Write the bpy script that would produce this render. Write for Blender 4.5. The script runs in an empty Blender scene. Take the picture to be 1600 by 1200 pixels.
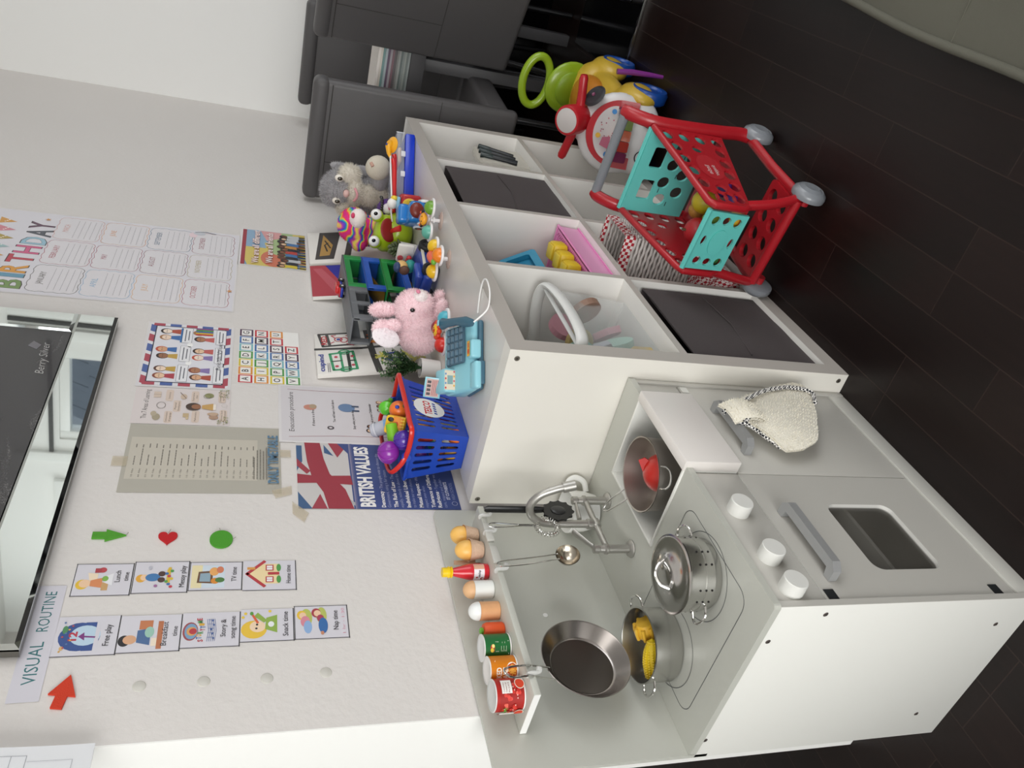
import bpy, bmesh, math, random
from math import pi, sin, cos, radians as R
from mathutils import Vector as V, Matrix, Euler, geometry
S = bpy.context.scene
COL = S.collection
random.seed(7)
# ---------- camera (portrait photograph lying on its side: camera rolled by 90 degrees) ----------
def make_camera():
    r = V((.56020979, -.82626906, .05868932)); u = V((.23839493, .22867348, .94386243)); fw = V((.79330501, .51476974, -.32508348))
    X = -u; Y = r; Z = -fw
    cd = bpy.data.cameras.new('camera'); c = bpy.data.objects.new('camera', cd); COL.objects.link(c)
    m = Matrix((X, Y, Z)).transposed().to_4x4(); m.translation = V((-1.243, -1.1153, 1.2755))
    c.matrix_world = m; cd.sensor_fit = 'HORIZONTAL'; cd.sensor_width = 36; cd.lens = 1261.09/1600*36
    cd.clip_start = .02; cd.clip_end = 100
    S.camera = c
make_camera()
# ---------- world, lights, exposure ----------
w = bpy.data.worlds.new('world'); S.world = w; w.use_nodes = True
bg = w.node_tree.nodes['Background']; bg.inputs[0].default_value = (.80, .90, 1, 1); bg.inputs[1].default_value = 1.0
def area(name, loc, target, sx, sy, power, color=(1, 1, 1)):
    l = bpy.data.lights.new(name, 'AREA'); l.shape = 'RECTANGLE'; l.size = sx; l.size_y = sy; l.energy = power; l.color = color
    o = bpy.data.objects.new(name, l); COL.objects.link(o); o.location = loc
    o.rotation_euler = (V(target)-V(loc)).to_track_quat('-Z', 'Y').to_euler(); return o
area('window_daylight', (-3.10, -1.15, 1.35), (0, -1.0, 1.1), 1.7, 1.9, 58, (1, .985, .95))      # the glazed garden door in wall_left
area('ceiling_fill', (-.6, -2.2, 2.36), (-.4, -2.0, 0), 1.4, 1.4, 14, (1, .98, .95))    # added overhead fill, no lamp in the ceiling
area('front_fill', (1.0, -3.48, 1.45), (1.0, 0, 1.2), 2.2, 1.7, 22, (1, .985, .96))    # added fill from the wall_front side, evens the poster wall
S.view_settings.view_transform = 'Standard'; S.view_settings.look = 'None'; S.view_settings.gamma = 1
S.view_settings.exposure = 0.27; S.view_settings.use_curve_mapping = False
try:
    S.cycles.use_adaptive_sampling = True; S.cycles.use_denoising = True
    S.cycles.max_bounces = 10; S.cycles.diffuse_bounces = 5; S.cycles.glossy_bounces = 4; S.cycles.transmission_bounces = 8; S.cycles.transparent_max_bounces = 12
    S.cycles.caustics_reflective = False; S.cycles.caustics_refractive = False
except Exception: pass
# ---------- materials ----------
MATS = {}
def srgb(c):
    if isinstance(c, str):
        c = [int(c[i:i+2], 16)/255 for i in (0, 2, 4)]
    return [(x/12.92 if x <= .04045 else ((x+.055)/1.055)**2.4) for x in c[:3]]
def mat(c, rough=.5, metal=0, bump=0, bscale=200, var=0, vscale=8, alpha=1, trans=0, spec=.5, coat=0, emis=0, sheen=0):
    key = (str(c), rough, metal, bump, bscale, var, vscale, alpha, trans, spec, coat, emis, sheen)
    if key in MATS: return MATS[key]
    m = bpy.data.materials.new('mat_%03d' % len(MATS)); m.use_nodes = True
    n = m.node_tree.nodes; L = m.node_tree.links; b = n['Principled BSDF']
    col = srgb(c) + [1]
    b.inputs['Base Color'].default_value = col; b.inputs['Roughness'].default_value = rough; b.inputs['Metallic'].default_value = metal
    b.inputs['Specular IOR Level'].default_value = spec
    if coat: b.inputs['Coat Weight'].default_value = coat; b.inputs['Coat Roughness'].default_value = .06
    if alpha < 1: b.inputs['Alpha'].default_value = alpha
    if trans: b.inputs['Transmission Weight'].default_value = trans; b.inputs['IOR'].default_value = 1.15
    if sheen: b.inputs['Sheen Weight'].default_value = sheen; b.inputs['Sheen Roughness'].default_value = .5
    if emis: b.inputs['Emission Color'].default_value = col; b.inputs['Emission Strength'].default_value = emis
    tc = n.new('ShaderNodeTexCoord')
    if var:
        t = n.new('ShaderNodeTexNoise'); t.inputs['Scale'].default_value = vscale; t.inputs['Detail'].default_value = 4
        L.new(tc.outputs['Object'], t.inputs['Vector'])
        r = n.new('ShaderNodeMapRange'); r.inputs['To Min'].default_value = 1-var; r.inputs['To Max'].default_value = 1+var
        L.new(t.outputs['Fac'], r.inputs['Value'])
        x = n.new('ShaderNodeMix'); x.data_type = 'RGBA'; x.blend_type = 'MULTIPLY'; x.inputs[0].default_value = 1
        x.inputs[6].default_value = col; L.new(r.outputs[0], x.inputs[7]); L.new(x.outputs[2], b.inputs['Base Color'])
    if bump:
        t = n.new('ShaderNodeTexNoise'); t.inputs['Scale'].default_value = bscale; t.inputs['Detail'].default_value = 5
        L.new(tc.outputs['Object'], t.inputs['Vector'])
        bb = n.new('ShaderNodeBump'); bb.inputs['Strength'].default_value = bump; bb.inputs['Distance'].default_value = .002
        L.new(t.outputs['Fac'], bb.inputs['Height']); L.new(bb.outputs[0], b.inputs['Normal'])
    MATS[key] = m; return m
def fabric_tex(c1, c2, scale, kind='check', rough=.9):
    key = ('ft', str(c1), str(c2), scale, kind)
    if key in MATS: return MATS[key]
    m = bpy.data.materials.new('pattern_%03d' % len(MATS)); m.use_nodes = True; n = m.node_tree.nodes; L = m.node_tree.links; b = n['Principled BSDF']
    b.inputs['Roughness'].default_value = rough
    tc = n.new('ShaderNodeTexCoord'); mx = n.new('ShaderNodeMix'); mx.data_type = 'RGBA'
    mx.inputs[6].default_value = srgb(c1)+[1]; mx.inputs[7].default_value = srgb(c2)+[1]
    if kind == 'check':
        t = n.new('ShaderNodeTexChecker'); t.inputs['Scale'].default_value = scale; L.new(tc.outputs['Object'], t.inputs['Vector']); L.new(t.outputs['Fac'], mx.inputs[0])
    elif kind == 'noise':
        t = n.new('ShaderNodeTexNoise'); t.inputs['Scale'].default_value = scale; t.inputs['Detail'].default_value = 6; L.new(tc.outputs['Object'], t.inputs['Vector'])
        r = n.new('ShaderNodeMapRange'); r.inputs[1].default_value = .38; r.inputs[2].default_value = .62; L.new(t.outputs['Fac'], r.inputs[0]); L.new(r.outputs[0], mx.inputs[0])
    elif kind == 'rainbow':
        t = n.new('ShaderNodeTexWave'); t.wave_type = 'RINGS'; t.inputs['Scale'].default_value = scale; t.inputs['Distortion'].default_value = 9; t.inputs['Detail'].default_value = 3
        L.new(tc.outputs['Object'], t.inputs['Vector']); cr = n.new('ShaderNodeValToRGB'); e = cr.color_ramp.elements
        cs = ['d8308c', 'e83a5a', 'f0d040', '40c0a0', '3050c8', '9040c0', 'e060a0', 'f0e060']
        e[0].color = srgb(cs[0])+[1]; e[1].color = srgb(cs[-1])+[1]
        for i, c in enumerate(cs[1:-1]):
            q = e.new((i+1)/7); q.color = srgb(c)+[1]
        L.new(t.outputs['Fac'], cr.inputs[0]); L.new(cr.outputs[0], b.inputs['Base Color'])
    if kind != 'rainbow': L.new(mx.outputs[2], b.inputs['Base Color'])
    MATS[key] = m; return m
# ---------- mesh builder ----------
I4 = Matrix.Identity(4)
def T(x=0, y=0, z=0): return Matrix.Translation((x, y, z))
def RX(d): return Matrix.Rotation(R(d), 4, 'X')
def RY(d): return Matrix.Rotation(R(d), 4, 'Y')
def RZ(d): return Matrix.Rotation(R(d), 4, 'Z')
def SC(x, y=None, z=None):
    y = x if y is None else y; z = x if z is None else z
    return Matrix.Diagonal((x, y, z, 1))
def frame(o, u, v):
    "matrix whose x axis is u, y axis v, z their cross product"
    u = V(u).normalized(); v = V(v); v = (v-u*v.dot(u)).normalized(); n = u.cross(v)
    m = Matrix((u, v, n)).transposed().to_4x4(); m.translation = V(o); return m
class MB:
    def __init__(s): s.v = []; s.f = []; s.m = []; s.sm = []; s.mats = []; s.M = I4
    def mi(s, m):
        if m not in s.mats: s.mats.append(m)
        return s.mats.index(m)
    def add(s, vs, fs, m, smooth=False, M=None):
        A = s.M if M is None else s.M @ M; o = len(s.v); k = s.mi(m)
        s.v += [tuple(A @ V(p)) for p in vs]
        for f in fs: s.f.append(tuple(i+o for i in f)); s.m.append(k); s.sm.append(smooth)
        return s
    def bm(s, b, m, smooth=False, M=None):
        b.verts.index_update(); vs = [v.co[:] for v in b.verts]; fs = [[v.index for v in f.verts] for f in b.faces]
        s.add(vs, fs, m, smooth, M); b.free(); return s
    def box(s, c, d, m, bev=0, M=None, seg=2, smooth=None):
        "box centred at c with full sizes d"
        b = bmesh.new(); bmesh.ops.create_cube(b, size=1)
        for v in b.verts: v.co = V((v.co.x*d[0]+c[0], v.co.y*d[1]+c[1], v.co.z*d[2]+c[2]))
        if bev: bmesh.ops.bevel(b, geom=b.edges[:], offset=bev, segments=seg, affect='EDGES', profile=.5)
        return s.bm(b, m, bool(bev) if smooth is None else smooth, M)
    def bx(s, x0, x1, y0, y1, z0, z1, m, bev=0, M=None, seg=2):
        return s.box(((x0+x1)/2, (y0+y1)/2, (z0+z1)/2), (x1-x0, y1-y0, z1-z0), m, bev, M, seg)
    def lathe(s, prof, m, seg=32, M=None, smooth=True, a0=0, a1=2*pi):
        "profile of (r, z) about z"
        full = abs(a1-a0-2*pi) < 1e-6; n = seg if full else seg+1; vs = []; fs = []
        for r, z in prof:
            for i in range(n): a = a0+(a1-a0)*i/seg; vs.append((r*cos(a), r*sin(a), z))
        for j in range(len(prof)-1):
            for i in range(seg):
                i2 = (i+1) % n; a, b, c, d = j*n+i, j*n+i2, (j+1)*n+i2, (j+1)*n+i
                if prof[j][0] < 1e-7: fs.append((a, c, d))
                elif prof[j+1][0] < 1e-7: fs.append((a, b, d))
                else: fs.append((a, b, c, d))
        return s.add(vs, fs, m, smooth, M)
    def cyl(s, r, z0, z1, m, seg=32, M=None, r2=None, bev=0):
        r2 = r if r2 is None else r2
        if bev: p = [(0, z0), (r-bev, z0), (r-bev*.3, z0+bev*.3), (r, z0+bev), (r2, z1-bev), (r2-bev*.3, z1-bev*.3), (r2-bev, z1), (0, z1)]
        else: p = None
        if p: return s.lathe(p, m, seg, M)
        s.lathe([(r, z0), (r2, z1)], m, seg, M)
        s.lathe([(0, z0), (r, z0)], m, seg, M, False); return s.lathe([(r2, z1), (0, z1)], m, seg, M, False)
    def ball(s, c, r, m, seg=20, M=None, rings=None):
        if not isinstance(r, (tuple, list)): r = (r, r, r)
        k = rings or max(6, seg//2)
        p = [(sin(pi*i/k), -cos(pi*i/k)) for i in range(k+1)]; p[0] = (0, -1); p[-1] = (0, 1)
        A = T(*c) @ SC(*r)
        return s.lathe(p, m, seg, A if M is None else M @ A)
    def tube(s, pts, r, m, seg=10, closed=False, M=None, caps=True, flat=1):
        P = [V(p) for p in pts]; n = len(P); rr = r if isinstance(r, (list, tuple)) else [r]*n; vs = []; fs = []
        up = None
        for i in range(n):
            if closed: d = P[(i+1) % n]-P[i-1]
            else: d = P[min(i+1, n-1)]-P[max(i-1, 0)]
            d.normalize()
            if up is None: up = V((0, 0, 1)) if abs(d.z) < .9 else V((1, 0, 0))
            a = d.cross(up)
            if a.length < 1e-5: a = d.orthogonal()
            a.normalize(); b = a.cross(d).normalized(); up = b
            for k in range(seg): t = 2*pi*k/seg; vs.append(P[i]+(a*cos(t)+b*sin(t)*flat)*rr[i])
        for i in range(n if closed else n-1):
            j = (i+1) % n
            for k in range(seg): k2 = (k+1) % seg; fs.append((i*seg+k, i*seg+k2, j*seg+k2, j*seg+k))
        if caps and not closed: fs.append(tuple(range(seg))[::-1]); fs.append(tuple((n-1)*seg+k for k in range(seg)))
        return s.add(vs, fs, m, True, M)
    def plate(s, outer, holes, t, m, M=None, m2=None):
        "2D outline with holes in xy, thickness t in z (0..t)"
        loops = [list(outer)]+[list(h) for h in holes]
        tri = geometry.tessellate_polygon([[V((x, y, 0)) for x, y in l] for l in loops]); flat = [p for l in loops for p in l]; n = len(flat)
        vs = [(x, y, t) for x, y in flat]+[(x, y, 0) for x, y in flat]; fs = []
        for a, b, c in tri:
            A, B, C = flat[a], flat[b], flat[c]
            if (B[0]-A[0])*(C[1]-A[1])-(B[1]-A[1])*(C[0]-A[0]) < 0: b, c = c, b
            fs.append((a, b, c)); fs.append((a+n, c+n, b+n))
        s.add(vs, fs, m, False, M); sd = []; o = 0
        for l in loops:
            k = len(l); ar = sum(l[i][0]*l[(i+1) % k][1]-l[(i+1) % k][0]*l[i][1] for i in range(k)); ccw = ar > 0
            if l is not loops[0]: ccw = not ccw
            for i in range(k):
                a, b = o+i, o+(i+1) % k
                sd.append((a, a+n, b+n, b) if ccw else (a, b, b+n, a+n))
            o += k
        return s.add(vs, sd, m2 or m, False, M)
    def prism(s, poly, t, m, M=None): return s.plate(poly, [], t, m, M)
    def grid(s, fn, nu, nv, m, smooth=True, M=None, cu=False):
        vs = [fn(i/(nu if cu else nu), j/nv) for j in range(nv+1) for i in range(nu+1)]
        fs = [(j*(nu+1)+i, j*(nu+1)+i+1, (j+1)*(nu+1)+i+1, (j+1)*(nu+1)+i) for j in range(nv) for i in range(nu)]
        return s.add(vs, fs, m, smooth, M)
    def mesh(s, name):
        me = bpy.data.meshes.new(name); me.from_pydata(s.v, [], s.f)
        for m in s.mats: me.materials.append(m)
        me.polygons.foreach_set('material_index', s.m); me.polygons.foreach_set('use_smooth', s.sm); me.update(); return me
    def build(s, name, parent=None, world=False, label=None, angle=38):
        if world and parent is not None:
            W = I4; p = parent
            while p: W = p.matrix_basis @ W; p = p.parent
            W = W.inverted(); s.v = [tuple(W @ V(p)) for p in s.v]
        me = s.mesh(name); o = bpy.data.objects.new(name, me); COL.objects.link(o); o.parent = parent
        if label: o['label'] = label
        if any(s.sm):
            try: me.set_sharp_from_angle(angle=R(angle))
            except Exception: pass
        return o
def tag(o, label=None, cat=None, group=None, kind=None):
    if label: o['label'] = label
    if cat: o['category'] = cat
    if group: o['group'] = group
    if kind: o['kind'] = kind
    return o
def thing(name, label, cat, loc=(0, 0, 0), rot=(0, 0, 0), group=None, scale=1):
    o = bpy.data.objects.new(name, None); COL.objects.link(o); o.empty_display_size = .05; o.location = loc
    o.rotation_euler = tuple(R(a) for a in rot); o.scale = (scale,)*3; bpy.context.view_layer.update() if False else None
    return tag(o, label, cat, group)
def single(mb, name, label, cat, loc=(0, 0, 0), rot=(0, 0, 0), group=None):
    o = mb.build(name); o.location = loc; o.rotation_euler = tuple(R(a) for a in rot); return tag(o, label, cat, group)
def copy_tree(o, parent=None):
    kids = [c for c in bpy.data.objects if c.parent == o]
    c = o.copy(); COL.objects.link(c); c.parent = parent
    for k in kids: copy_tree(k, c)
    return c
def circ(cx, cy, r, n=20, ry=None, rot=0):
    ry = ry or r; ca, sa = cos(rot), sin(rot)
    return [(cx+r*cos(2*pi*i/n)*ca-ry*sin(2*pi*i/n)*sa, cy+r*cos(2*pi*i/n)*sa+ry*sin(2*pi*i/n)*ca) for i in range(n)]
def rrect(x0, x1, y0, y1, r, n=5):
    p = []
    for cx, cy, a in ((x1-r, y0+r, -90), (x1-r, y1-r, 0), (x0+r, y1-r, 90), (x0+r, y0+r, 180)):
        for i in range(n+1): t = R(a+90*i/n); p.append((cx+r*cos(t), cy+r*sin(t)))
    return p
def catmull(P, n=6, closed=False):
    P = [V(p) for p in P]; out = []; k = len(P)
    for i in range(k if closed else k-1):
        p0 = P[i-1] if (i or closed) else P[0]; p1 = P[i]; p2 = P[(i+1) % k]; p3 = P[(i+2) % k] if (closed or i+2 < k) else P[-1]
        for j in range(n):
            t = j/n; out.append(.5*((2*p1)+(-p0+p2)*t+(2*p0-5*p1+4*p2-p3)*t*t+(-p0+3*p1-3*p2+p3)*t**3))
    if not closed: out.append(P[-1])
    return out
# ---------- printing on surfaces ----------
TXT = {}
def text_geo(s, bold=0):
    k = (s, bold)
    if k in TXT: return TXT[k]
    c = bpy.data.curves.new('t', 'FONT'); c.body = s; c.size = 1; c.resolution_u = 2; c.offset = bold; c.fill_mode = 'FRONT'
    o = bpy.data.objects.new('t', c); COL.objects.link(o); bpy.context.view_layer.update()
    me = bpy.data.meshes.new_from_object(o.evaluated_get(bpy.context.evaluated_depsgraph_get()))
    vs = [(v.co.x, v.co.y) for v in me.vertices]; fs = [tuple(p.vertices) for p in me.polygons]
    bpy.data.objects.remove(o); bpy.data.curves.remove(c); bpy.data.meshes.remove(me)
    TXT[k] = (vs, fs); return TXT[k]
class PR:
    "prints flat shapes in layers on a surface; fn maps (u, v, height) to a point"
    def __init__(s, mb, fn=None, step=.00005, h0=.0002): s.mb = mb; s.fn = fn or (lambda u, v, h: (u, v, h)); s.h = h0; s.step = step; s.rough = .55
    def mt(s, c): return mat(c, s.rough) if isinstance(c, (str, tuple)) else c
    def up(s): s.h += s.step
    def mark(s): s.h1 = s.h
    def back(s): s.h = s.h1
    def _a(s, p, f, c): s.mb.add([s.fn(x, y, s.h) for x, y in p], f, s.mt(c))
    def poly(s, p, c):
        s.up(); p = [(q[0], q[1]) for q in p]; tri = geometry.tessellate_polygon([[V((x, y, 0)) for x, y in p]]); fs = []
        for a, b, d in tri:
            A, B, C = p[a], p[b], p[d]
            fs.append((a, b, d) if (B[0]-A[0])*(C[1]-A[1])-(B[1]-A[1])*(C[0]-A[0]) > 0 else (a, d, b))
        s._a(p, fs, c); return s
    def rect(s, x0, x1, y0, y1, c, n=1):
        s.up(); p = []; f = []
        for i in range(n+1): x = x0+(x1-x0)*i/n; p += [(x, y0), (x, y1)]
        for i in range(n): f.append((2*i, 2*i+2, 2*i+3, 2*i+1))
        s._a(p, f, c); return s
    def ell(s, x, y, rx, ry, c, n=20, rot=0):
        s.up(); p = circ(x, y, rx, n, ry, rot); s._a(p, [tuple(range(n))], c); return s
    def line(s, pts, w, c, closed=False):
        s.up(); pts = [(q[0], q[1]) for q in pts]
        if closed: pts = pts+[pts[0]]
        for (a, b), (x, y) in zip(pts[:-1], pts[1:]):
            dx, dy = x-a, y-b; l = math.hypot(dx, dy) or 1; nx, ny = -dy/l*w/2, dx/l*w/2; ex, ey = dx/l*w*.3, dy/l*w*.3
            s._a([(a-ex-nx, b-ey-ny), (x+ex-nx, y+ey-ny), (x+ex+nx, y+ey+ny), (a-ex+nx, b-ey+ny)], [(0, 1, 2, 3)], c)
        return s
    def text(s, t, x, y, h, c, w=None, bold=0, al='l', rot=0, shear=0):
        "h = cap height, w = forced width; x,y = lower-left (or centre / right) of the line"
        vs, fs = text_geo(t, bold)
        if not vs: return s
        s.up(); x0 = min(v[0] for v in vs); x1 = max(v[0] for v in vs); k = h/.69; kx = k if w is None else w/(x1-x0); W = (x1-x0)*kx
        ox = {'l': 0, 'c': -W/2, 'r': -W}[al]; ca, sa = cos(rot), sin(rot); p = []
        for a, b in vs: q = ox+(a-x0)*kx+shear*b*k; r = b*k; p.append((x+q*ca-r*sa, y+q*sa+r*ca))
        s._a(p, fs, c); return s
def fur(mb, n, ln, wd, m, seed=1, droop=0, M=None):
    "short tufts over the faces gathered so far in mb"
    rnd = random.Random(seed); F = list(mb.f); A = []; tot = 0
    for f in F:
        P = [V(mb.v[i]) for i in f[:3]]; a = (P[1]-P[0]).cross(P[2]-P[0]).length*(2 if len(f) > 3 else 1); tot += a; A.append(tot)
    import bisect
    vs = []; fs = []
    for _ in range(n):
        f = F[min(bisect.bisect(A, rnd.random()*tot), len(F)-1)]; P = [V(mb.v[i]) for i in f]
        N = (P[1]-P[0]).cross(P[2]-P[0])
        if N.length < 1e-12: continue
        N.normalize(); w = [rnd.random() for _ in P]; sw = sum(w); p = sum((q*(a/sw) for q, a in zip(P, w)), V())
        t = N.orthogonal().normalized(); t = (Matrix.Rotation(rnd.random()*2*pi, 3, N) @ t); d = (N+t.cross(N)*rnd.uniform(-.7, .7)+V((0, 0, -droop))).normalized()
        l = ln*rnd.uniform(.6, 1.2); o = len(vs); vs += [p-t*wd/2-N*.0005, p+t*wd/2-N*.0005, p+d*l]; fs.append((o, o+1, o+2))
    k = mb.mi(m); o = len(mb.v); mb.v += [tuple(v) for v in vs]
    for f in fs: mb.f.append(tuple(i+o for i in f)); mb.m.append(k); mb.sm.append(True)
def blob(balls, m, res=.004, name='b', M=None, mb=None, smooth=2):
    "one continuous skin around overlapping ellipsoids [(centre, radii, euler deg)], by metaball-like voxel remesh"
    t = MB()
    for bdef in balls:
        c, r = bdef[0], bdef[1]; e = bdef[2] if len(bdef) > 2 else (0, 0, 0)
        t.ball((0, 0, 0), r, m, 24, T(*c) @ Euler([R(a) for a in e]).to_matrix().to_4x4())
    me = t.mesh('tmp'); o = bpy.data.objects.new('tmp', me); COL.objects.link(o)
    q = o.modifiers.new('r', 'REMESH'); q.mode = 'VOXEL'; q.voxel_size = res
    if smooth: sm = o.modifiers.new('s', 'SMOOTH'); sm.factor = .6; sm.iterations = smooth*3
    bpy.context.view_layer.update()
    e = bpy.data.meshes.new_from_object(o.evaluated_get(bpy.context.evaluated_depsgraph_get()))
    vs = [tuple(v.co) for v in e.vertices]; fs = [tuple(p.vertices) for p in e.polygons]
    bpy.data.objects.remove(o); bpy.data.meshes.remove(me); bpy.data.meshes.remove(e)
    mb = mb or MB(); mb.add(vs, fs, m, True, M); return mb
# ---------- where a picture point lies on a plane of the room ----------
_C = V((-1.243, -1.1153, 1.2755)); _r = V((.56020979, -.82626906, .05868932)); _u = V((.23839493, .22867348, .94386243)); _f = V((.79330501, .51476974, -.32508348))
def at(px, py, ax, val):
    d = _f+_r*((600-py)/1261.09)-_u*((px-800)/1261.09); i = 'xyz'.index(ax); return _C+d*((val-_C[i])/d[i])
def toward_cam(p, d): return V(p)+(_C-V(p)).normalized()*d
WY = .03                                     # plane of the poster wall
# ---------- room shell ----------
def wood_floor():
    m = bpy.data.materials.new('dark_floorboards'); m.use_nodes = True; n = m.node_tree.nodes; L = m.node_tree.links; b = n['Principled BSDF']
    tc = n.new('ShaderNodeTexCoord'); mp = n.new('ShaderNodeMapping'); mp.inputs['Location'].default_value = (.11, .0395, 0); L.new(tc.outputs['Object'], mp.inputs[0])
    br = n.new('ShaderNodeTexBrick'); br.offset = .37; br.offset_frequency = 3; L.new(mp.outputs[0], br.inputs['Vector'])
    br.inputs['Scale'].default_value = 1; br.inputs['Brick Width'].default_value = .52; br.inputs['Row Height'].default_value = .0935; br.inputs['Mortar Size'].default_value = .0011
    br.inputs['Color1'].default_value = srgb('1c110f')+[1]; br.inputs['Color2'].default_value = srgb('130b0a')+[1]; br.inputs['Mortar'].default_value = srgb('2a1d19')+[1]; br.inputs['Bias'].default_value = 0
    mp2 = n.new('ShaderNodeMapping'); mp2.inputs['Scale'].default_value = (3, 38, 1); L.new(tc.outputs['Object'], mp2.inputs[0])
    no = n.new('ShaderNodeTexNoise'); no.inputs['Scale'].default_value = 2.2; no.inputs['Detail'].default_value = 6; L.new(mp2.outputs[0], no.inputs['Vector'])
    r = n.new('ShaderNodeMapRange'); r.inputs['To Min'].default_value = .6; r.inputs['To Max'].default_value = 1.45; L.new(no.outputs['Fac'], r.inputs[0])
    x = n.new('ShaderNodeMix'); x.data_type = 'RGBA'; x.blend_type = 'MULTIPLY'; x.inputs[0].default_value = 1; L.new(br.outputs['Color'], x.inputs[6]); L.new(r.outputs[0], x.inputs[7])
    L.new(x.outputs[2], b.inputs['Base Color'])
    n2 = n.new('ShaderNodeTexNoise'); n2.inputs['Scale'].default_value = 3; L.new(tc.outputs['Object'], n2.inputs['Vector'])
    r2 = n.new('ShaderNodeMapRange'); b.inputs['Specular IOR Level'].default_value = .32; r2.inputs['To Min'].default_value = .26; r2.inputs['To Max'].default_value = .44; L.new(n2.outputs['Fac'], r2.inputs[0]); L.new(r2.outputs[0], b.inputs['Roughness'])
    bp = n.new('ShaderNodeBump'); bp.inputs['Strength'].default_value = .5; bp.inputs['Distance'].default_value = .001; bp.invert = True; L.new(br.outputs['Fac'], bp.inputs['Height']); L.new(bp.outputs[0], b.inputs['Normal'])
    return m
WALLM = mat('dedad7', .85, bump=.45, bscale=90, var=.02, vscale=3); WHITE = mat('f2f2ee', .6, var=.01); CEIL = mat('f0efec', .9)
def struct(name, x0, x1, y0, y1, z0, z1, m, bev=0):
    o = MB().bx(x0, x1, y0, y1, z0, z1, m, bev).build(name); o['kind'] = 'structure'; return o
struct('floor', -3.3, 3.4, -3.7, 2.1, -.1, 0, wood_floor())
struct('ceiling', -3.3, 3.4, -3.7, 2.1, 2.4, 2.5, CEIL)
struct('wall_back', -.484, 2.71, WY, WY+.2, 0, 2.4, WALLM)
struct('wall_hall', -3.3, 3.4, 2.0, 2.1, 0, 2.4, WHITE)
struct('wall_end', 2.71, 2.81, WY+.2, 2.0, 0, 2.4, WHITE)
b = MB(); b.bx(-3.3, -.15, -3.7, -3.6, 0, 2.4, WALLM); b.bx(2.15, 2.81, -3.7, -3.6, 0, 2.4, WALLM); b.bx(-.15, 2.15, -3.7, -3.6, 0, .55, WALLM); b.bx(-.15, 2.15, -3.7, -3.6, 2.35, 2.4, WALLM); o = b.build('wall_front'); o['kind'] = 'structure'
# wall_left with the glazed garden door that lights the room
def wall_with_hole(name, x0, x1, ya, yb, h0, h1, z0, z1, m):
    b = MB(); b.bx(x0, x1, ya, h0, 0, 2.4, m); b.bx(x0, x1, h1, yb, 0, 2.4, m)
    b.bx(x0, x1, h0, h1, z1, 2.4, m)
    if z0 > 0: b.bx(x0, x1, h0, h1, 0, z0, m)
    o = b.build(name); o['kind'] = 'structure'
wall_with_hole('wall_left', -3.3, -3.2, -3.7, 2.1, -2.1, -.2, .05, 2.25, WHITE)
wall_with_hole('wall_right', 2.71, 2.81, -3.6, WY+.2, -2.02, -1.44, .95, 2.08, mat('f6f6f4', .7))
UPVC = mat('f7f8f6', .35)
def window(name, x0, x1, y0, y1, z0, z1, n, mz=None):
    b = MB(); t = .05
    b.bx(x0, x1, y0, y0+t, z0, z1, UPVC, .004); b.bx(x0, x1, y1-t, y1, z0, z1, UPVC, .004); b.bx(x0, x1, y0+t, y1-t, z0, z0+t, UPVC, .004); b.bx(x0, x1, y0+t, y1-t, z1-t, z1, UPVC, .004)
    for i in range(1, n): y = y0+(y1-y0)*i/n; b.bx(x0, x1, y-.035, y+.035, z0+t, z1-t, UPVC, .004)
    if mz: b.bx(x0, x1, y0+t, y1-t, mz-.03, mz+.03, UPVC, .004)
    o = b.build(name); o['kind'] = 'structure'
    g = MB().bx((x0+x1)/2-.003, (x0+x1)/2+.003, y0+.02, y1-.02, z0+.02, z1-.02, mat('ffffff', 0, trans=1, alpha=.12)).build('window_pane', o)
window('door_1', -3.3, -3.21, -2.1, -.2, .05, 2.25, 2)
window('window_1', 2.72, 2.79, -2.02, -1.44, .95, 2.08, 1)
for k, (ya, yb2) in enumerate(((-1.36, -1.30), (-1.24, -1.19), (-2.16, -2.10))): struct('trim_%d' % (k+1), 2.685, 2.71, ya, yb2, .1, 2.3, UPVC, .004)
struct('trim_4', 2.68, 2.71, -3.6, -2.3, 2.05, 2.11, UPVC, .004); struct('trim_5', 2.695, 2.71, -1.28, -1.26, .1, 2.3, mat('3a3a3a', .5)); struct('trim_6', 2.695, 2.71, -2.10, -1.36, 2.11, 2.13, mat('4a4a4a', .5))  # the two dark strips stand in for shadow gaps at the frames
b = MB()
for x in (-.15, .60, 1.35, 2.10): b.bx(x, x+.05, -3.69, -3.61, .55, 2.35, UPVC, .004)
for z in (.55, 2.30): b.bx(-.10, 2.10, -3.69, -3.61, z, z+.05, UPVC, .004)
o = b.build('window_2'); o['kind'] = 'structure'  # unseen window, added to go with the front fill light
MB().bx(-.13, 2.13, -3.653, -3.647, .57, 2.33, mat('ffffff', 0, trans=1, alpha=.12)).build('window_pane', o)
# the neighbour's tiled roof seen through window_1 (in the picture frame's mirror border)
b = MB(); tl = mat('5a5d64', .7, var=.2)
for j in range(14):
    for i in range(22): b.box((0, i*.3-(j % 2)*.15, j*.26), (.05, .29, .27), tl, M=T(5.2, -5.5, .1) @ RY(28) @ T(0, 0, 0), bev=0)
o = b.build('neighbour_roof'); tag(o, 'grey tiled roof of the neighbouring house outside the far window', 'roof')
struct('trim_7', -.4862, -.484, WY, WY+.2, 0, 2.4, mat('fbfbf8', .6))
# skirting along the poster wall and far wall
for nm, a in (('baseboard_back', (-.484, 2.71, WY-.012, WY, 0, .06)), ('baseboard_right', (2.698, 2.71, -3.6, WY-.012, 0, .09))): struct(nm, *a, WHITE, .002)

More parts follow.
